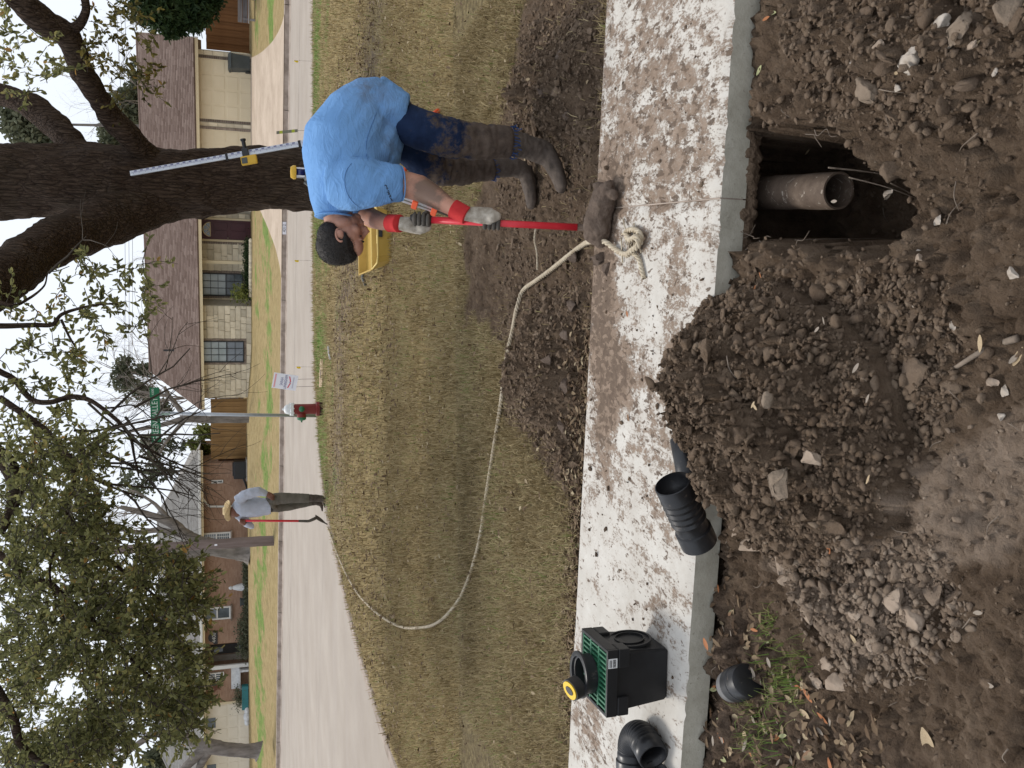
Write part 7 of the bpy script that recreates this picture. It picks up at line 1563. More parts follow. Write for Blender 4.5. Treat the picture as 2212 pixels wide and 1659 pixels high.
m = MB(); Tb(m, [(1030, 540, 130, .155, 0), (1080, 500, 130, .14, 0)]); Tb(m, [(1060, 455, 100, .10, -.06), (1200, 432, 94, .095, -.07), (1350, 432, 84, .085, -.08), (1500, 430, 78, .078, -.08), (1650, 432, 72, .072, -.08)]); Tb(m, [(1060, 560, 95, .10, .06), (1200, 575, 78, .09, .08), (1350, 565, 66, .08, .10), (1500, 540, 54, .07, .12), (1690, 510, 44, .06, .13)])
put('trousers', remeshed(m, .014, 3, 'trousers'), 'work_trousers', .020, (8, 8, 16))
m = MB(); Tb(m, [(1620, 432, 62, .065, -.08), (1760, 430, 58, .06, -.08), (1850, 440, 58, .055, -.08), (1880, 470, 40, .05, -.09), (1896, 540, 28, .05, -.10), (1900, 590, 16, .035, -.11)]); put('boot', remeshed(m, .012, 2, 'boot'), 'boot_mud', .02)
m = MB(); Tb(m, [(1660, 512, 42, .05, .13), (1780, 505, 42, .05, .13), (1830, 520, 36, .048, .13), (1850, 580, 26, .045, .12), (1856, 640, 15, .03, .12)]); put('boot', remeshed(m, .012, 2, 'boot'), 'boot_mud', .02)
m = MB(); Tb(m, [(420, 640, 70, .075, -.02), (470, 640, 88, .078, -.03), (530, 645, 80, .075, -.03), (585, 648, 52, .055, -.04)]); Tb(m, [(500, 610, 62, .065, 0), (590, 585, 66, .07, 0)]); m.ell(Zb(515, 715, YS - .05), (.018, .022, .028)); m.ell(Zb(545, 690, YS - .08), (.03, .02, .02))
Tb(m, [(985, 365, 44, .045, -.18), (1040, 395, 50, .045, -.18), (1085, 410, 36, .04, -.16)]); Tb(m, [(650, 832, 40, .042, 0), (600, 800, 42, .042, -.02), (560, 788, 40, .04, -.02)])
me = remeshed(m, .011, 3, 'body'); attr_pt(me, 'mud', np.zeros(len(me.vertices))); put('body', me, 'skin_brown')
for k in range(4):
    m = MB(); m.tube([Zb(575 + k * 22, 760, YS - .05), Zb(572 + k * 22, 795, YS - .075), Zb(575 + k * 22, 825, YS - .04)], [.013, .014, .010], 8); o = m.build('finger', 'skin_brown', m2, True); o.data.transform(MI2); attr_pt(o.data, 'mud', np.zeros(len(o.data.vertices)))
    m = MB(); m.tube([Zb(1040, 380 + k * 24, YS - .21), Zb(1075, 388 + k * 22, YS - .215), Zb(1105, 395 + k * 18, YS - .20)], [.012, .0125, .009], 8); o = m.build('finger', 'skin_brown', m2, True); o.data.transform(MI2); attr_pt(o.data, 'mud', np.zeros(len(o.data.vertices)))
# straw hat: crown with crease, curled brim
hc = Zb(405, 628, YS - .02); hd = (Zb(240, 640, YS) - Zb(405, 632, YS)).normalized(); hat = Matrix.Translation(hc) @ hd.to_track_quat('Z', 'Y').to_matrix().to_4x4()
m = MB(); NS = 40; vs = []; fs = []
for r_, z_, cu in ((.086, .0, 0), (.12, -.006, .010), (.155, -.004, .035), (.185, .008, .075), (.190, .014, .080)):
    for i in range(NS):
        a = 2 * math.pi * i / NS; sx, sy = math.cos(a), math.sin(a); lift = cu * abs(sy) ** 2.2 - .012 * abs(sx) * (r_ > .1); vs.append((r_ * sx * 1.04, r_ * sy * (1 - .15 * (cu > .03) * abs(sy)), z_ + lift))
for k in range(4): fs += [(k * NS + i, k * NS + (i + 1) % NS, (k + 1) * NS + (i + 1) % NS, (k + 1) * NS + i) for i in range(NS)]
b0 = len(vs)
for r_, z_ in ((.0865, .0), (.088, .03), (.084, .075), (.076, .105), (.055, .122), (.02, .112), (.004, .105)):
    for i in range(NS): a = 2 * math.pi * i / NS; vs.append((r_ * math.cos(a) * 1.05, r_ * math.sin(a) * .95, z_ - (.02 * (abs(math.sin(a)) < .4) if .1 < z_ else 0)))
for k in range(6): fs += [(b0 + k * NS + i, b0 + k * NS + (i + 1) % NS, b0 + (k + 1) * NS + (i + 1) % NS, b0 + (k + 1) * NS + i) for i in range(NS)]
rotz = Matrix.Rotation(R_(60), 4, 'Z'); m.add([hat @ rotz @ Vector(v) for v in vs], fs); o = m.build('straw_hat', 'straw', m2, True); o.data.transform(MI2); so = o.modifiers.new('s', 'SOLIDIFY'); so.thickness = .004
m = MB(); m.tube([hat @ rotz @ Vector((.0895 * math.cos(i * math.pi / 16) * 1.05, .0895 * math.sin(i * math.pi / 16) * .95, .014)) for i in range(33)], .006, 6, False); pmat('hat_band', (0.10, 0.07, 0.04), None, rough=.8); h_ = m.build('hat_band', 'hat_band', o, True); h_.data.transform(MI2)
# ================================================================ GRASS, CLODS, STONES, LEAVES
def in_view(X, Y, Z, mg=40):
    d = np.stack([X, Y, Z - CAM_H], 1); f = d @ np.array(F_); u = d @ np.array(RX) / f * FPX; w = d @ np.array(-UX) / f * FPX
    return (f > .2) & (np.abs(u) < 829 + mg) & (np.abs(w) < 1106 + mg)
leaf_mat('grass_blade', [(0.0, (0.15, 0.110, 0.050)), (0.35, (0.29, 0.222, 0.115)), (0.62, (0.46, 0.37, 0.215)), (0.80, (0.30, 0.265, 0.125)), (0.92, (0.19, 0.22, 0.065)), (1.0, (0.13, 0.22, 0.05))], .25, .8)
def blades(P, Ls, Ws, tone, rs, lean=.9, name='grass_blades', mat='grass_blade'):
    n_ = len(P); az = rs.uniform(0, 2 * np.pi, n_); ln = np.abs(rs.normal(0, lean, n_)) ; ln = np.clip(ln, 0, 1.35)
    dx, dy = np.cos(az), np.sin(az); S = np.stack([-dy, dx, np.zeros(n_)], 1); H = np.stack([dx, dy, np.zeros(n_)], 1); U = np.array([0, 0, 1.0])
    L = Ls[:, None]; W_ = Ws[:, None]; s1 = np.sin(ln * .6)[:, None]; c1 = np.cos(ln * .6)[:, None]; s2 = np.sin(np.minimum(ln * 1.5, 1.75))[:, None]; c2 = np.cos(np.minimum(ln * 1.5, 1.75))[:, None]
    m1 = P + (H * s1 + U * c1) * L * .5; t = m1 + (H * s2 + U * c2) * L * .5
    V = np.stack([P - S * W_ * .5, P + S * W_ * .5, m1 + S * W_ * .42, m1 - S * W_ * .42, t + S * W_ * .12, t - S * W_ * .12], 1).reshape(-1, 3); b = np.arange(n_)[:, None] * 6
    F = np.concatenate([b + np.array([0, 1, 2, 3]), b + np.array([3, 2, 4, 5])], 1).reshape(-1, 4)
    o = link(name, np_me(name, V, F, {'tone': np.repeat(tone, 6)}), mat); o['kind'] = 'stuff'; return o
rs = np.random.default_rng(77)
def lawn_pts(n_, y0, y1, x0, x1):
    X = rs.uniform(x0, x1, n_); Y = rs.uniform(y0, y1, n_); return X, Y
PX = []; LS = []; WS = []; TN = []
for n_, y0, y1, x0, x1, ls, ws in ((100000, 3.7, 6.6, -2.5, 2.6, .055, .0046), (85000, 6.6, 10.0, -4.0, 4.2, .060, .0062), (75000, 10.0, 19.0, -5.0, 8.0, .075, .011)):
    X, Y = lawn_pts(n_, y0, y1, x0, x1)
    if y0 < 6.6: Z, G, i_, j_ = gzn(X, Y); keep = rs.random(n_) < np.clip(G * 1.0, 0.0, 1)
    else: Z = -.045 + 0.03 * (fbm2(X * 1.3, Y * 1.3, 4, 8) - .5); keep = poly_sd(X, Y, lpoly) > .03; ls_ = litter_strip(X, Y); keep &= rs.random(n_) > ls_ * .8
    patch = .5 + (fbm2(X * 3.4, Y * 1.6, 4, 51) - .5) * .9; dens = fbm2(X * 11, Y * 8, 3, 61); keep &= rs.random(n_) < .45 + .7 * dens
    keep &= in_view(X, Y, Z); X, Y, Z, patch = X[keep], Y[keep], Z[keep], patch[keep]; m_ = len(X)
    edge = .30 * np.exp(-((Y - 17.6) / 1.0) ** 2) * (fbm2(X * .8, Y * .8, 3, 71) > .45) + .08 * sstep(12, 16, Y)
    t = np.clip(.44 + (patch - .5) * .7 + rs.normal(0, .20, m_) + edge, 0, 1)
    PX.append(np.stack([X, Y, Z], 1)); LS.append(ls * rs.uniform(.5, 1.4, m_)); WS.append(ws * rs.uniform(.7, 1.3, m_)); TN.append(t)
tag(blades(np.concatenate(PX), np.concatenate(LS), np.concatenate(WS), np.concatenate(TN), rs, .95, 'dry_grass'), 'dry brown and olive lawn grass', 'grass')
# sparse dead grass in the far soil strip, fresh green tufts in the near litter
n_ = 26000; X = rs.uniform(-2.0, 2.0, n_); Y = rs.uniform(3.7, 5.6, n_); Z, G, i_, j_ = gzn(X, Y); sdv = poly_sd(X, Y, FAR_DIRT); sy_ = Wl[1, 0] * X + Wl[1, 1] * Y + o0[1]
keep = (sy_ > WID) & (G < .6) & (rs.random(n_) < .55 * np.exp(-np.maximum(sdv, 0) / .10) + .03); X, Y, Z = X[keep], Y[keep], Z[keep]
tag(blades(np.stack([X, Y, Z], 1), .05 * rs.uniform(.5, 1.3, len(X)), .004 * rs.uniform(.7, 1.2, len(X)), np.clip(rs.normal(.40, .15, len(X)), 0, 1), rs, 1.1, 'soil_edge_grass'), 'straggling dead grass on the dug soil', 'grass')
P = []
for a, b, r, k in ((1630, 1350, .035, 60), (1660, 1500, .06, 110), (1645, 1440, .04, 60), (1690, 1430, .04, 40), (1600, 1545, .05, 60), (1640, 1600, .05, 90), (1700, 1480, .04, 30)):
    c_ = Wz(a, b, -.06); q = rs.normal(0, r, (k, 2)) * np.array([1, .8]); P.append(np.stack([c_.x + q[:, 0], c_.y + q[:, 1]], 1))
P = np.concatenate(P); Z, G, i_, j_ = gzn(P[:, 0], P[:, 1]); tag(blades(np.column_stack([P, Z]), .05 * rs.uniform(.6, 1.5, len(P)), .0034 * rs.uniform(.7, 1.3, len(P)), np.clip(rs.normal(.93, .06, len(P)), 0, 1), rs, .8, 'green_tufts'), 'fresh green grass tufts in the leaf litter by the end cap', 'grass')

# ---- clods of turned soil
n = N('clod'); n.set(0.92, 0, 0.25); v = n.coord('Object'); t = n.attr('tone'); dr = n.attr('dry')
cw = n.ramp(t, [(0.0, (0.082, 0.053, 0.033)), (0.5, (0.156, 0.107, 0.070)), (0.85, (0.225, 0.163, 0.11)), (1.0, (0.31, 0.24, 0.172))]); cd_ = n.ramp(t, [(0.0, (0.20, 0.143, 0.10)), (0.6, (0.30, 0.228, 0.168)), (1.0, (0.40, 0.32, 0.245))])
c = n.mix(dr, cw, cd_); c = n.mix(n.ramp(n.noise(v, 70, 4, .7), [(0.4, 0.0), (0.75, .45)]), c, (0.18, 0.132, 0.096)); n.col(c); n.bump(n.noise(v, 110, 5, .75), 1.0, .010)
def ico(sub, seed, amp):
    bm = bmesh.new(); bmesh.ops.create_icosphere(bm, subdivisions=sub, radius=1); V = np.array([tuple(v.co) for v in bm.verts]); F = np.array([[v.index for v in f.verts] for f in bm.faces]); bm.free()
    k = fbm3(V * 1.2 + seed * 7.7, 3, seed) - .5; V = V * (1 + amp * 2 * k[:, None]); 
    r = np.random.default_rng(seed)
    if sub == 1: V = V * r.uniform(.6, 1.25, (len(V), 1)) * np.array([1.15, 1, .8])
    else:
        for _ in range(13):                                 # knock flat facets
            d = r.normal(size=3); d /= np.linalg.norm(d); h = V @ d; lim = r.uniform(.22, .72); V = V - np.outer(np.maximum(h - lim, 0) * .97, d)
        V = V * (1 + .22 * (fbm3(V * 3.1 + seed, 3, seed + 5) - .5)[:, None]) + r.normal(0, .02, V.shape)
    return V, F
SH1 = [ico(1, i, .5) for i in range(10)]; SH2 = [ico(2, 20 + i, .5) for i in range(10)]; SH3 = [ico(3, 60 + i, .55) for i in range(8)]
def rotmats(n_, r):
    q = r.normal(size=(n_, 4)); q /= np.linalg.norm(q, axis=1, keepdims=True); w, x, y, z = q.T
    return np.stack([np.stack([1 - 2 * (y * y + z * z), 2 * (x * y - z * w), 2 * (x * z + y * w)], -1), np.stack([2 * (x * y + z * w), 1 - 2 * (x * x + z * z), 2 * (y * z - x * w)], -1), np.stack([2 * (x * z - y * w), 2 * (y * z + x * w), 1 - 2 * (x * x + y * y)], -1)], 1)
def clods(name, X, Y, Z, S, tone, dry, shapes, r, label, sink=.25, smooth=False):
    Vs = []; Fs = []; T = []; Dr = []; b = 0; R3 = rotmats(len(X), r); sel = r.integers(0, len(shapes), len(X)); ani = r.uniform(.55, 1.55, (len(X), 3))
    for k, (V, F) in enumerate(shapes):
        ii = np.where(sel == k)[0]
        if not len(ii): continue
        W_ = np.einsum('nij,nvj->nvi', R3[ii], V[None] * ani[ii][:, None, :]) * S[ii][:, None, None]; W_[:, :, 2] *= .8
        W_ += np.stack([X[ii], Y[ii], Z[ii] + S[ii] * (.5 - sink)], 1)[:, None, :]
        Vs.append(W_.reshape(-1, 3)); Fs.append((F[None] + (np.arange(len(ii)) * len(V))[:, None, None]).reshape(-1, 3) + b); b += len(ii) * len(V)
        T.append(np.repeat(tone[ii], len(V))); Dr.append(np.repeat(dry[ii], len(V)))
    o = link(name, np_me(name, np.concatenate(Vs), np.concatenate(Fs), {'tone': np.concatenate(T), 'dry': np.concatenate(Dr)}), 'clod', smooth=smooth); o['kind'] = 'stuff'; o['label'] = label; o['category'] = 'soil'; return o
def soil_points(n_, kind):
    X = rs.uniform(-2.2, 2.2, n_); Y = rs.uniform(1.0, 5.6, n_); Z, G, i_, j_ = gzn(X, Y); sx_ = Wl[0, 0] * X + Wl[0, 1] * Y + o0[0]; sy_ = Wl[1, 0] * X + Wl[1, 1] * Y + o0[1]
    pile = poly_sd(X, Y, PILE); drym = poly_sd(X, Y, DRYM); dryp = poly_sd(X, Y, DRYP); hole = poly_sd(X, Y, HOLE); far = poly_sd(X, Y, FAR_DIRT); lit = poly_sd(X, Y, LITTER); rm = poly_sd(X, Y, RMOUND)
    fm = np.maximum(poly_sd(X, Y, FAR_MOUND1), poly_sd(X, Y, FAR_MOUND2))
    nearside = sy_ < 0; cl = fbm2(X * 4, Y * 4, 3, 88)
    p = np.where(nearside, .12 + .30 * (cl > .52), 0.0)
    p = np.where(pile > -.05, .95, p); p = np.where((drym > -.03) & (pile < 0), .75, p); p = np.where((dryp > 0) & (drym < -.03) & (pile < -.05), .22, p); p = np.where((rm > 0) & nearside, .20 + .2 * (cl > .5), p)
    p = np.where((hole > -.06) & (hole < .02), .5, p); p = np.where(hole > .02, .35, p); p = np.where((lit > 0), .05, p)
    p = np.where(sy_ > WID + .01, np.where(far > 0, .30 + .3 * (cl > .5), .0), p); p = np.where((fm > -.05) & (sy_ > WID + .01), .9, p)
    onwalk = (sy_ > -.01) & (sy_ < WID + .01) & (pile < -.03); p = np.where(onwalk, 0, p)
    keep = (rs.random(n_) < p) & in_view(X, Y, Z); dry = np.where(nearside, np.clip(sstep(-.06, .08, dryp) * (1 - sstep(-.02, .06, pile)), 0, 1), .05)
    dry = np.clip(dry * 1.0 + rs.normal(0, .12, n_), 0, 1); return X[keep], Y[keep], Z[keep], dry[keep], pile[keep]
def zone_points(poly, n_, dryv, grow=.07):
    q = np.array(poly); X = rs.uniform(q[:, 0].min() - grow, q[:, 0].max() + grow, n_); Y = rs.uniform(q[:, 1].min() - grow, q[:, 1].max() + grow, n_); sd = poly_sd(X, Y, poly) + .05 * (fbm2(X * 9, Y * 9, 3, 12) - .5); Z, G, i_, j_ = gzn(X, Y)
    keep = (sd > -grow * rs.random(n_)) & (Z > -.3) & in_view(X, Y, Z); k = keep.sum(); pil = poly_sd(X[keep], Y[keep], PILE); hol = poly_sd(X[keep], Y[keep], HOLE)
    return X[keep], Y[keep], Z[keep], np.clip(np.full(k, dryv) + rs.normal(0, .12, k), 0, 1) * (pil < .02), pil
APRON = gpoly([(1800, 650), (1900, 600), (2010, 660), (2000, 860), (1940, 1020), (1850, 1080)], -.05)
def gather(*z): return [np.concatenate(q) for q in zip(*z)]
X, Y, Z, dr, pl_ = gather(soil_points(52000, 0), zone_points(PILE, 12000, 0), zone_points(DRYM, 6000, .85), zone_points(FAR_MOUND1, 4000, .05), zone_points(FAR_MOUND2, 4500, .05), zone_points(RMOUND, 4000, .1), zone_points(APRON, 4500, .1)); S = .0046 * np.exp(rs.normal(0, .55, len(X))); clods('soil_crumbs', X, Y, Z, np.minimum(S, .016), np.clip(rs.normal(.5, .15, len(X)), 0, 1), dr, SH1, rs, 'fine crumbs of turned brown soil', .2)
X, Y, Z, dr, pl_ = gather(soil_points(6000, 1), zone_points(PILE, 2400, 0), zone_points(DRYM, 1100, .85), zone_points(FAR_MOUND1, 500, .05), zone_points(FAR_MOUND2, 550, .05), zone_points(RMOUND, 450, .1), zone_points(APRON, 520, .1)); S = .0105 * np.exp(rs.normal(0, .5, len(X))); clods('soil_clods', X, Y, Z, np.minimum(S, .03), np.clip(rs.normal(.48, .14, len(X)), 0, 1), dr, SH2, rs, 'small broken clods of brown soil', .42)
X, Y, Z, dr, pl_ = gather(soil_points(800, 2), zone_points(PILE, 240, 0), zone_points(FAR_MOUND1, 40, .05), zone_points(FAR_MOUND2, 50, .05), zone_points(RMOUND, 60, .1), zone_points(APRON, 60, .1)); S = .025 * np.exp(rs.normal(0, .38, len(X))); clods('soil_lumps', X, Y, Z, np.minimum(S, .06), np.clip(rs.normal(.45, .13, len(X)), 0, 1), dr, SH3, rs, 'fist sized lumps of brown clay soil', .58)
# soil lip left hanging under the walk edge above the hole
m = MB(); h0_, h1_ = WALK_I @ Vector((*HOLE[0], 0)), WALK_I @ Vector((*HOLE[1], 0)); la, lb_ = sorted((h0_.x - .06, h1_.x + .06)); la = min(la, (WALK_I @ Wz(1600, 285)).x - .12); lb_ = max(lb_, (WALK_I @ Wz(1600, 548)).x + .12)
for i in range(46):
    x = la + (lb_ - la) * i / 45; m.ell(WALK_M @ Vector((x, .035 + random.uniform(-.012, .012), -.125 + random.uniform(-.012, .008))), (.028, .035, random.uniform(.028, .052)), 8, 6)
    m.ell(WALK_M @ Vector((x, .09, -.12)), (.03, .05, .05), 6, 5)
me = remeshed(m, .007, 1, 'soil_lip'); c_ = co_of(me); nn_ = no_of(me); set_co(me, c_ + nn_ * ((fbm3(c_ * 40, 4, 3) - .5) * .03)[:, None]); kv = len(c_); o = link('soil_lip', me, 'clod'); attr_pt(me, 'tone', np.full(kv, .5)); attr_pt(me, 'dry', np.zeros(kv)); tag(o, 'ragged lip of soil under the walk edge above the hole', 'soil', kind='stuff')
# stray bits on the walk
n_ = 210; sxx = rs.uniform(0, 3.0, n_); syy = rs.uniform(.05, WID - .02, n_); wpts = np.array([tuple(WALK_M @ Vector((a, b, 0))) for a, b in zip(sxx, syy)]); k = rs.random(n_) < .75; sS = .004 * np.exp(rs.normal(0, .55, n_)); clods('walk_crumbs', wpts[k, 0], wpts[k, 1], np.zeros(k.sum()), sS[k], np.clip(rs.normal(.35, .2, k.sum()), 0, 1), np.zeros(k.sum()), SH1, rs, 'crumbs of soil dropped on the concrete walk', .1)

# ---- stones and big clods one can point at
pmat('rock_pale', (0.26, 0.21, 0.165), (0.52, 0.46, 0.39), 22, 0.9, 0.6, 50, .008); pmat('rock_tan', (0.15, 0.112, 0.08), (0.26, 0.20, 0.145), 20, 0.95, 0.8, 50, .01); pmat('rock_dry', (0.24, 0.18, 0.132), (0.35, 0.275, 0.21), 16, 0.95, 0.7, 45, .008)
SHR = [(V_ / np.linalg.norm(V_, axis=1).mean() * .95, F_i) for V_, F_i in (ico(3, 100 + i, .6) for i in range(8))]
def stone(name, x, y, rpx, mat, label, group, fl=.7, asp=1.0, rot=None, k=0, cat='stone'):
    p = grd(x, y, 0.0); r = rpx * ((p - CPOS).dot(F_)) / FPX; V, F = SHR[k % 8]; Rz = Matrix.Rotation(R_(rot if rot is not None else random.uniform(0, 360)), 3, 'Z')
    W_ = (V * np.array([r * asp, r / asp, r * fl])) @ np.array(Rz).T; o = link(name, np_me(name, W_, F), mat, smooth=True, loc=(p.x, p.y, p.z + r * fl * .45)); return tag(o, label, cat, group)
stone('stone', 1978, 126, 33, 'rock_pale', 'large pale limestone lump at the right, biggest stone in the soil', None, .75, 1.15, 20, 0)
stone('stone', 1886, 206, 33, 'rock_tan', 'rough tan lump of stone below the pale limestone', None, .8, 1.05, 60, 1)
stone('stone', 2182, 28, 36, 'rock_tan', 'tan stone in the top right corner of the photo', None, .8, 1.1, 10, 2)
stone('stone', 2086, 56, 28, 'rock_tan', 'flat tan stone between the pale limestone and the corner stone', None, .6, 1.1, 100, 3)
stone('stone', 1955, 44, 14, 'rock_tan', 'small tan stone right of the pale limestone', None, .7, 1, 5, 5); stone('stone', 2032, 52, 18, 'rock_pale', 'small pale stone beside the flat tan stone', None, .7, 1, 40, 4)
stone('clay_lump', 1690, 1038, 34, 'rock_tan', 'big rounded tan clay lump in the middle of the soil heap', None, .8, 1.05, 0, 6, 'clod'); stone('clay_lump', 1758, 985, 22, 'rock_dry', 'paler clay lump beside the big rounded lump on the heap', None, .8, 1, 0, 7, 'clod'); stone('clay_lump', 1660, 870, 17, 'rock_tan', 'small round clay ball on the heap nearest the hole', None, .9, 1, 0, 1, 'clod')
DCL = ['large wedge shaped dry clod in the middle of the pale soil', 'largest blocky dry clod at the lower left of the pale soil', 'small dry clod touching the largest blocky clod', 'small dry clod right of the wedge shaped clod', 'long flat dry clod nearest the leaf litter, upper of the pair', 'long flat dry clod nearest the leaf litter, lower of the pair', 'flat dry clod nearest the end cap', 'pale clod where the dark heap meets the pale soil', 'small dry clod in the centre of the pale soil', 'thin flat dry clod nearest the green tufts', 'long flat dry clod below the tee fitting', 'small dry clod at the right end of the pale soil', 'long thin clay slab below the tee fitting end', 'thin clay slab touching the tee fitting', 'small dry clod left of the wedge shaped clod', 'small dry clod between the wedge and blocky clods']
for i, (x, y, r, fl, asp, rt_) in enumerate(((1936, 1296, 30, .5, 1.15, 30), (1982, 1346, 32, .6, 1.0, 70), (2014, 1334, 15, .7, 1, 0), (1900, 1250, 17, .7, 1.1, 10), (1786, 1442, 24, .45, 1.5, 120), (1806, 1476, 26, .45, 1.4, 100), (1762, 1470, 19, .5, 1.3, 60), (1690, 1215, 20, .6, 1.3, 40), (1850, 1330, 17, .6, 1, 0), (1745, 1330, 24, .4, 1.4, 50), (1700, 1255, 22, .5, 1.4, 130), (1930, 1190, 15, .7, 1, 0), (1618, 1180, 26, .35, 2.0, 100), (1600, 1140, 22, .3, 2.2, 120), (1880, 1390, 14, .7, 1.2, 20), (1960, 1250, 16, .6, 1.2, 80))):
    stone('dry_clod', x, y, r, 'rock_dry', DCL[i], 'dry clods in the pale soil', fl, asp, rt_, i, 'clod')
for i, (x, y, r) in enumerate(((2145, 826, 14), (2176, 848, 13), (2165, 900, 10), (2100, 100, 12), (2150, 160, 9), (1940, 190, 10), (1905, 98, 14), (1848, 140, 11), (1920, 420, 12), (1985, 560, 9), (2190, 590, 14), (1985, 545, 10), (1860, 610, 10), (1975, 660, 8), (1850, 75, 10), (1790, 115, 9), (2060, 700, 9), (2030, 480, 12))):
    stone('stone', x, y, r, 'rock_pale' if i % 3 else 'rock_dry', 'small pale stone half sunk in the brown soil', 'small stones in the soil', .7, random.uniform(.9, 1.3), None, i + 3)
for i, (x, y, r) in enumerate(((1238, 660, 16), (1222, 720, 14), (1190, 780, 16), (1225, 830, 13), (1150, 850, 14), (1215, 920, 12), (1175, 200, 14), (1215, 120, 15), (1150, 140, 13), (1230, 250, 13), (1245, 560, 15), (1300, 560, 17), (1311, 580, 13), (1178, 695, 13))):
    stone('soil_lump', x, y, r, 'mud_cake', 'dark soil lump along the far edge of the walk', 'soil lumps along the far walk edge', .75, random.uniform(.9, 1.4), None, i, 'clod')
# ---- roots and straws
pmat('root_pale', (0.13, 0.10, 0.075), (0.24, 0.19, 0.145), 20, .9, .5, 60); rr_ = random.Random(12)
def root(pts, r, lb, par=None):
    m = MB(); P_, R_2 = ctube([Vector(p) for p in pts], [r * (1 - .6 * i / max(1, len(pts) - 1)) for i in range(len(pts))], 5); m.tube(P_, R_2, 6); o = m.build('root', 'root_pale', smooth=True); return tag(o, lb, 'root', 'roots in the dug soil')
root([grd(2200, 730, .012), grd(2150, 745, .02), grd(2110, 765, .015), grd(2055, 800, .008), grd(2040, 808, -.005)], .010, 'thick pale root lying in the soil at the bottom of the photo')
for (a, b), (c1_, d1_) in (((1600, 500), (1660, 520)), ((1610, 540), (1690, 500)), ((1640, 520), (1720, 545)), ((1590, 520), (1650, 470)), ((1740, 290), (1790, 330)), ((1760, 280), (1830, 300)), ((1700, 540), (1770, 480))):
    p, q = Wz(a, b, -.10), Wz(c1_, d1_, -.13); q = p.lerp(q, .7); root([p] + [p.lerp(q, t) + Vector((rr_.uniform(-.014, .014), rr_.uniform(-.014, .014), rr_.uniform(-.012, .006))) for t in (.25, .5, .75)] + [q], .0017, 'thin pale root hanging into the dug hole')
for i in range(34):
    x, y = rr_.uniform(1450, 2190), rr_.uniform(30, 1620); p = grd(x, y, .006); a = rr_.uniform(0, 6.28); L = rr_.uniform(.03, .10); q = p + Vector((math.cos(a) * L, math.sin(a) * L, 0)); q.z = top_z(q.x, q.y) + .007
    mid = (p + q) / 2 + Vector((rr_.uniform(-.01, .01), rr_.uniform(-.01, .01), .008)); root([p, mid, q], rr_.uniform(.0012, .0026), 'thin pale straw or rootlet lying loose on the soil')
# ---- fallen oak leaves
for nm, a, b in (('leaf_tan', (0.30, 0.215, 0.125), (0.44, 0.34, 0.21)), ('leaf_brown', (0.14, 0.075, 0.038), (0.24, 0.135, 0.07)), ('leaf_green', (0.27, 0.28, 0.13), (0.38, 0.38, 0.20)), ('leaf_rust', (0.28, 0.10, 0.035), (0.36, 0.14, 0.05)), ('leaf_grey', (0.19, 0.155, 0.12), (0.30, 0.25, 0.20))): pmat(nm, a, b, 30, .7, .2, 80, .002)
LM = []
for q in range(5):
    vs = []; n1 = 7; cur = random.uniform(.15, .5); wd = random.uniform(.30, .42)
    for i in range(n1):
        t = i / (n1 - 1); w = wd * .5 * math.sin(math.pi * min(1, t * .93 + .05)) ** .75
        for j in (-1, 0, 1): vs.append((t - .5, j * w, cur * ((t - .5) ** 2) * .5 + .25 * w * (j * j)))
    LM.append((vs, [(i * 3 + j, i * 3 + j + 1, (i + 1) * 3 + j + 1, (i + 1) * 3 + j) for i in range(n1 - 1) for j in (0, 1)]))
LMESH = {}
def leaf_mesh(k, mat):
    if (k, mat) not in LMESH:
        m = MB(); m.add(*LM[k]); me = m.mesh('fallen_leaf'); me.materials.append(MATS[mat]); me.polygons.foreach_set('use_smooth', np.ones(len(me.polygons), bool)); LMESH[(k, mat)] = me
    return LMESH[(k, mat)]
def put_leaf(x, y, L, mat, label, group, rot=None):
    p = grd(x, y, .006); o = bpy.data.objects.new('fallen_leaf', leaf_mesh(random.randrange(5), mat)); COL.objects.link(o); o.location = p; o.scale = (L, L, L)
    o.rotation_euler = (random.uniform(-.3, .3), random.uniform(-.3, .3), R_(rot) if rot is not None else random.uniform(0, 6.28)); tag(o, label, 'leaf', group)
for x, y, L, mt, lb in ((1640, 152, .042, 'leaf_green', 'pale green leaf by the walk edge at the right'), (1666, 28, .045, 'leaf_green', 'pale green leaf at the walk edge in the upper corner'), (1268, 178, .05, 'leaf_tan', 'tan leaf on the soil just beyond the walk'), (1655, 40, .03, 'leaf_rust', 'rust leaf beside the pale green corner leaf'), (1357, 902, .035, 'leaf_brown', 'brown leaf standing on the muddy walk'), (1355, 678, .028, 'leaf_rust', 'rust leaf on the white walk left of the rope'), (2118, 742, .045, 'leaf_tan', 'pinkish tan leaf beside the thick root'), (2200, 770, .05, 'leaf_tan', 'tan leaf at the bottom edge near the thick root'), (1845, 1382, .036, 'leaf_tan', 'tan leaf on the pale dry soil'), (1745, 1502, .055, 'leaf_rust', 'orange brown leaf left of the dry clods'), (2005, 1605, .085, 'leaf_tan', 'long tan leaf near the bottom left corner'), (1300, 625, .022, 'leaf_tan', 'tiny tan leaf on the far walk edge'), (2138, 1480, .04, 'leaf_grey', 'grey leaf on the bare soil at the bottom left')):
    put_leaf(x, y, L, mt, lb, None)
MT = ['leaf_tan', 'leaf_tan', 'leaf_brown', 'leaf_grey', 'leaf_rust', 'leaf_green', 'leaf_brown', 'leaf_grey']
rr_ = random.Random(31)
for i in range(130):
    x, y = rr_.uniform(1525, 1800), rr_.uniform(1230, 1655)
    p_ = Wz(x, y, -.08)
    if poly_sd(np.array([p_.x]), np.array([p_.y]), LITTER)[0] < -.02: continue
    put_leaf(x, y, rr_.uniform(.028, .052), rr_.choice(MT), 'small dead oak leaf in the litter by the end cap', 'oak leaves in the litter by the end cap')
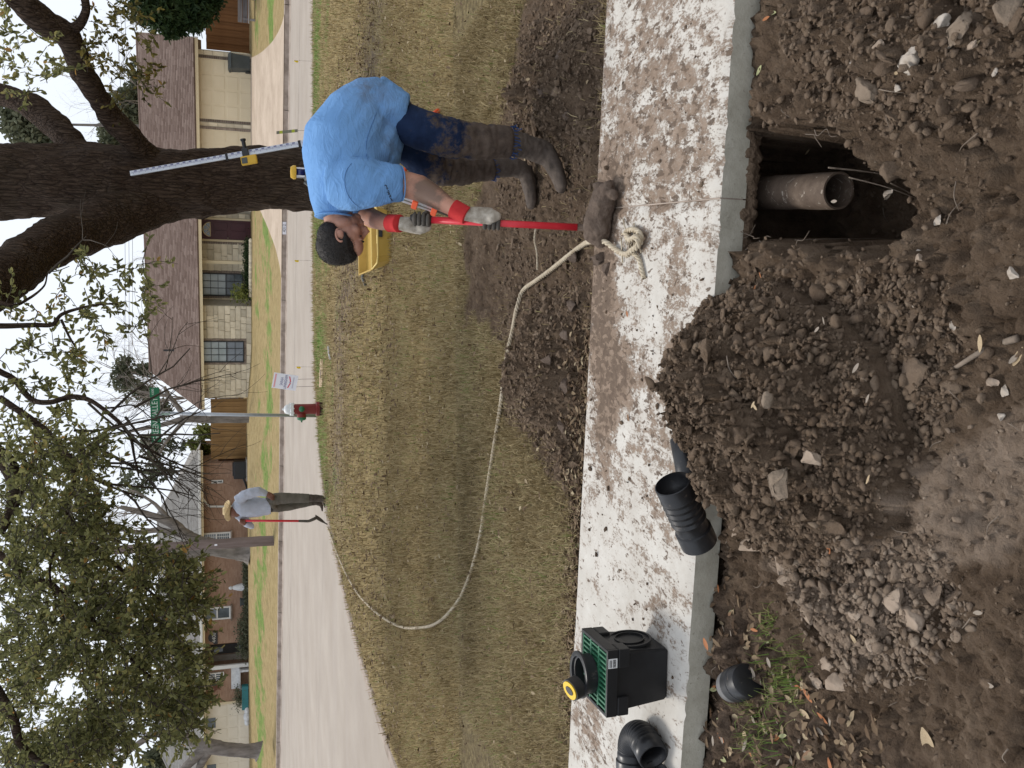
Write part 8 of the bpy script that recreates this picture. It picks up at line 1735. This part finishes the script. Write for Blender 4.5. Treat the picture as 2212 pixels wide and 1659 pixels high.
for i in range(22): put_leaf(rr_.uniform(1600, 2190), rr_.uniform(60, 1500), rr_.uniform(.02, .036), rr_.choice(['leaf_tan', 'leaf_rust', 'leaf_grey']), 'small dead leaf lying loose on the brown soil', 'leaves on the brown soil')
# the rest of the leaves read as litter
n1 = 2600; sxx = rs.uniform(1.2, 3.3, n1); syy = WID + np.abs(rs.normal(0, .11, n1)) + .005; P1 = np.array([tuple(WALK_M @ Vector((a, b, 0))) for a, b in zip(sxx, syy)])[:, :2]
n2 = 6000; P2 = np.stack([rs.uniform(-4, 5, n2), rs.uniform(4.2, 14, n2)], 1); n3 = 9000; P3 = np.stack([rs.uniform(-3, 7, n3), rs.uniform(10, 18, n3)], 1); P3 = P3[rs.random(n3) < litter_strip(P3[:, 0], P3[:, 1]) * .8]
P4 = gpoly([(rs.uniform(1500, 1900), rs.uniform(1220, 1680)) for _ in range(480)], -.08); P4 = np.array(P4); P4 = P4[poly_sd(P4[:, 0], P4[:, 1], LITTER) > -.03]
P2 = P2[poly_sd(P2[:, 0], P2[:, 1], lpoly) > .15]; P3 = P3[poly_sd(P3[:, 0], P3[:, 1], lpoly) > .15]; AL = np.concatenate([P1, P2, P3, P4]); Z, G, i_, j_ = gzn(AL[:, 0], AL[:, 1]); Z = np.where((AL[:, 1] > GY1 - .1) | (np.abs(AL[:, 0]) > 3.2), -.03, Z) + np.where(AL[:, 1] > 4.6, .034, .012)
D = rs.normal(size=(len(AL), 3)); D[:, 2] *= .25; L = rs.uniform(.022, .05, len(AL)) * np.where(AL[:, 1] > 9, 1.5, 1); leaf_mat('litter_leaf', [(0.0, (0.06, 0.036, 0.022)), (0.45, (0.125, 0.082, 0.05)), (0.8, (0.24, 0.175, 0.11)), (1.0, (0.38, 0.31, 0.20))], .1, .7)
def flat_leaves(P, D, L, tone, r):
    D = D / np.linalg.norm(D, axis=1, keepdims=True); up_ = np.array([0, 0, 1.0]) + r.normal(0, .3, P.shape); S = np.cross(D, up_); S /= np.linalg.norm(S, axis=1, keepdims=True); Nn = np.cross(S, D); L = L[:, None]; W_ = L * .42
    V = np.stack([P - D * L * .5, P - D * L * .15 + S * W_ * .5 + Nn * W_ * .2, P + D * L * .25 + S * W_ * .42 + Nn * W_ * .2, P + D * L * .5, P + D * L * .25 - S * W_ * .42 + Nn * W_ * .2, P - D * L * .15 - S * W_ * .5 + Nn * W_ * .2], 1).reshape(-1, 3); b = np.arange(len(P))[:, None] * 6
    return V, np.concatenate([b + np.array([0, 1, 2, 3]), b + np.array([0, 3, 4, 5])], 1).reshape(-1, 4), np.repeat(tone, 6)
V, F, T = flat_leaves(np.column_stack([AL, Z]), D, L, np.clip(rs.normal(.5, .25, len(AL)), 0, 1), rs); o = link('leaf_litter', np_me('leaf_litter', V, F, {'tone': T}), 'litter_leaf'); tag(o, 'dead oak leaves littering the lawn and walk edge', 'leaf litter', kind='stuff')
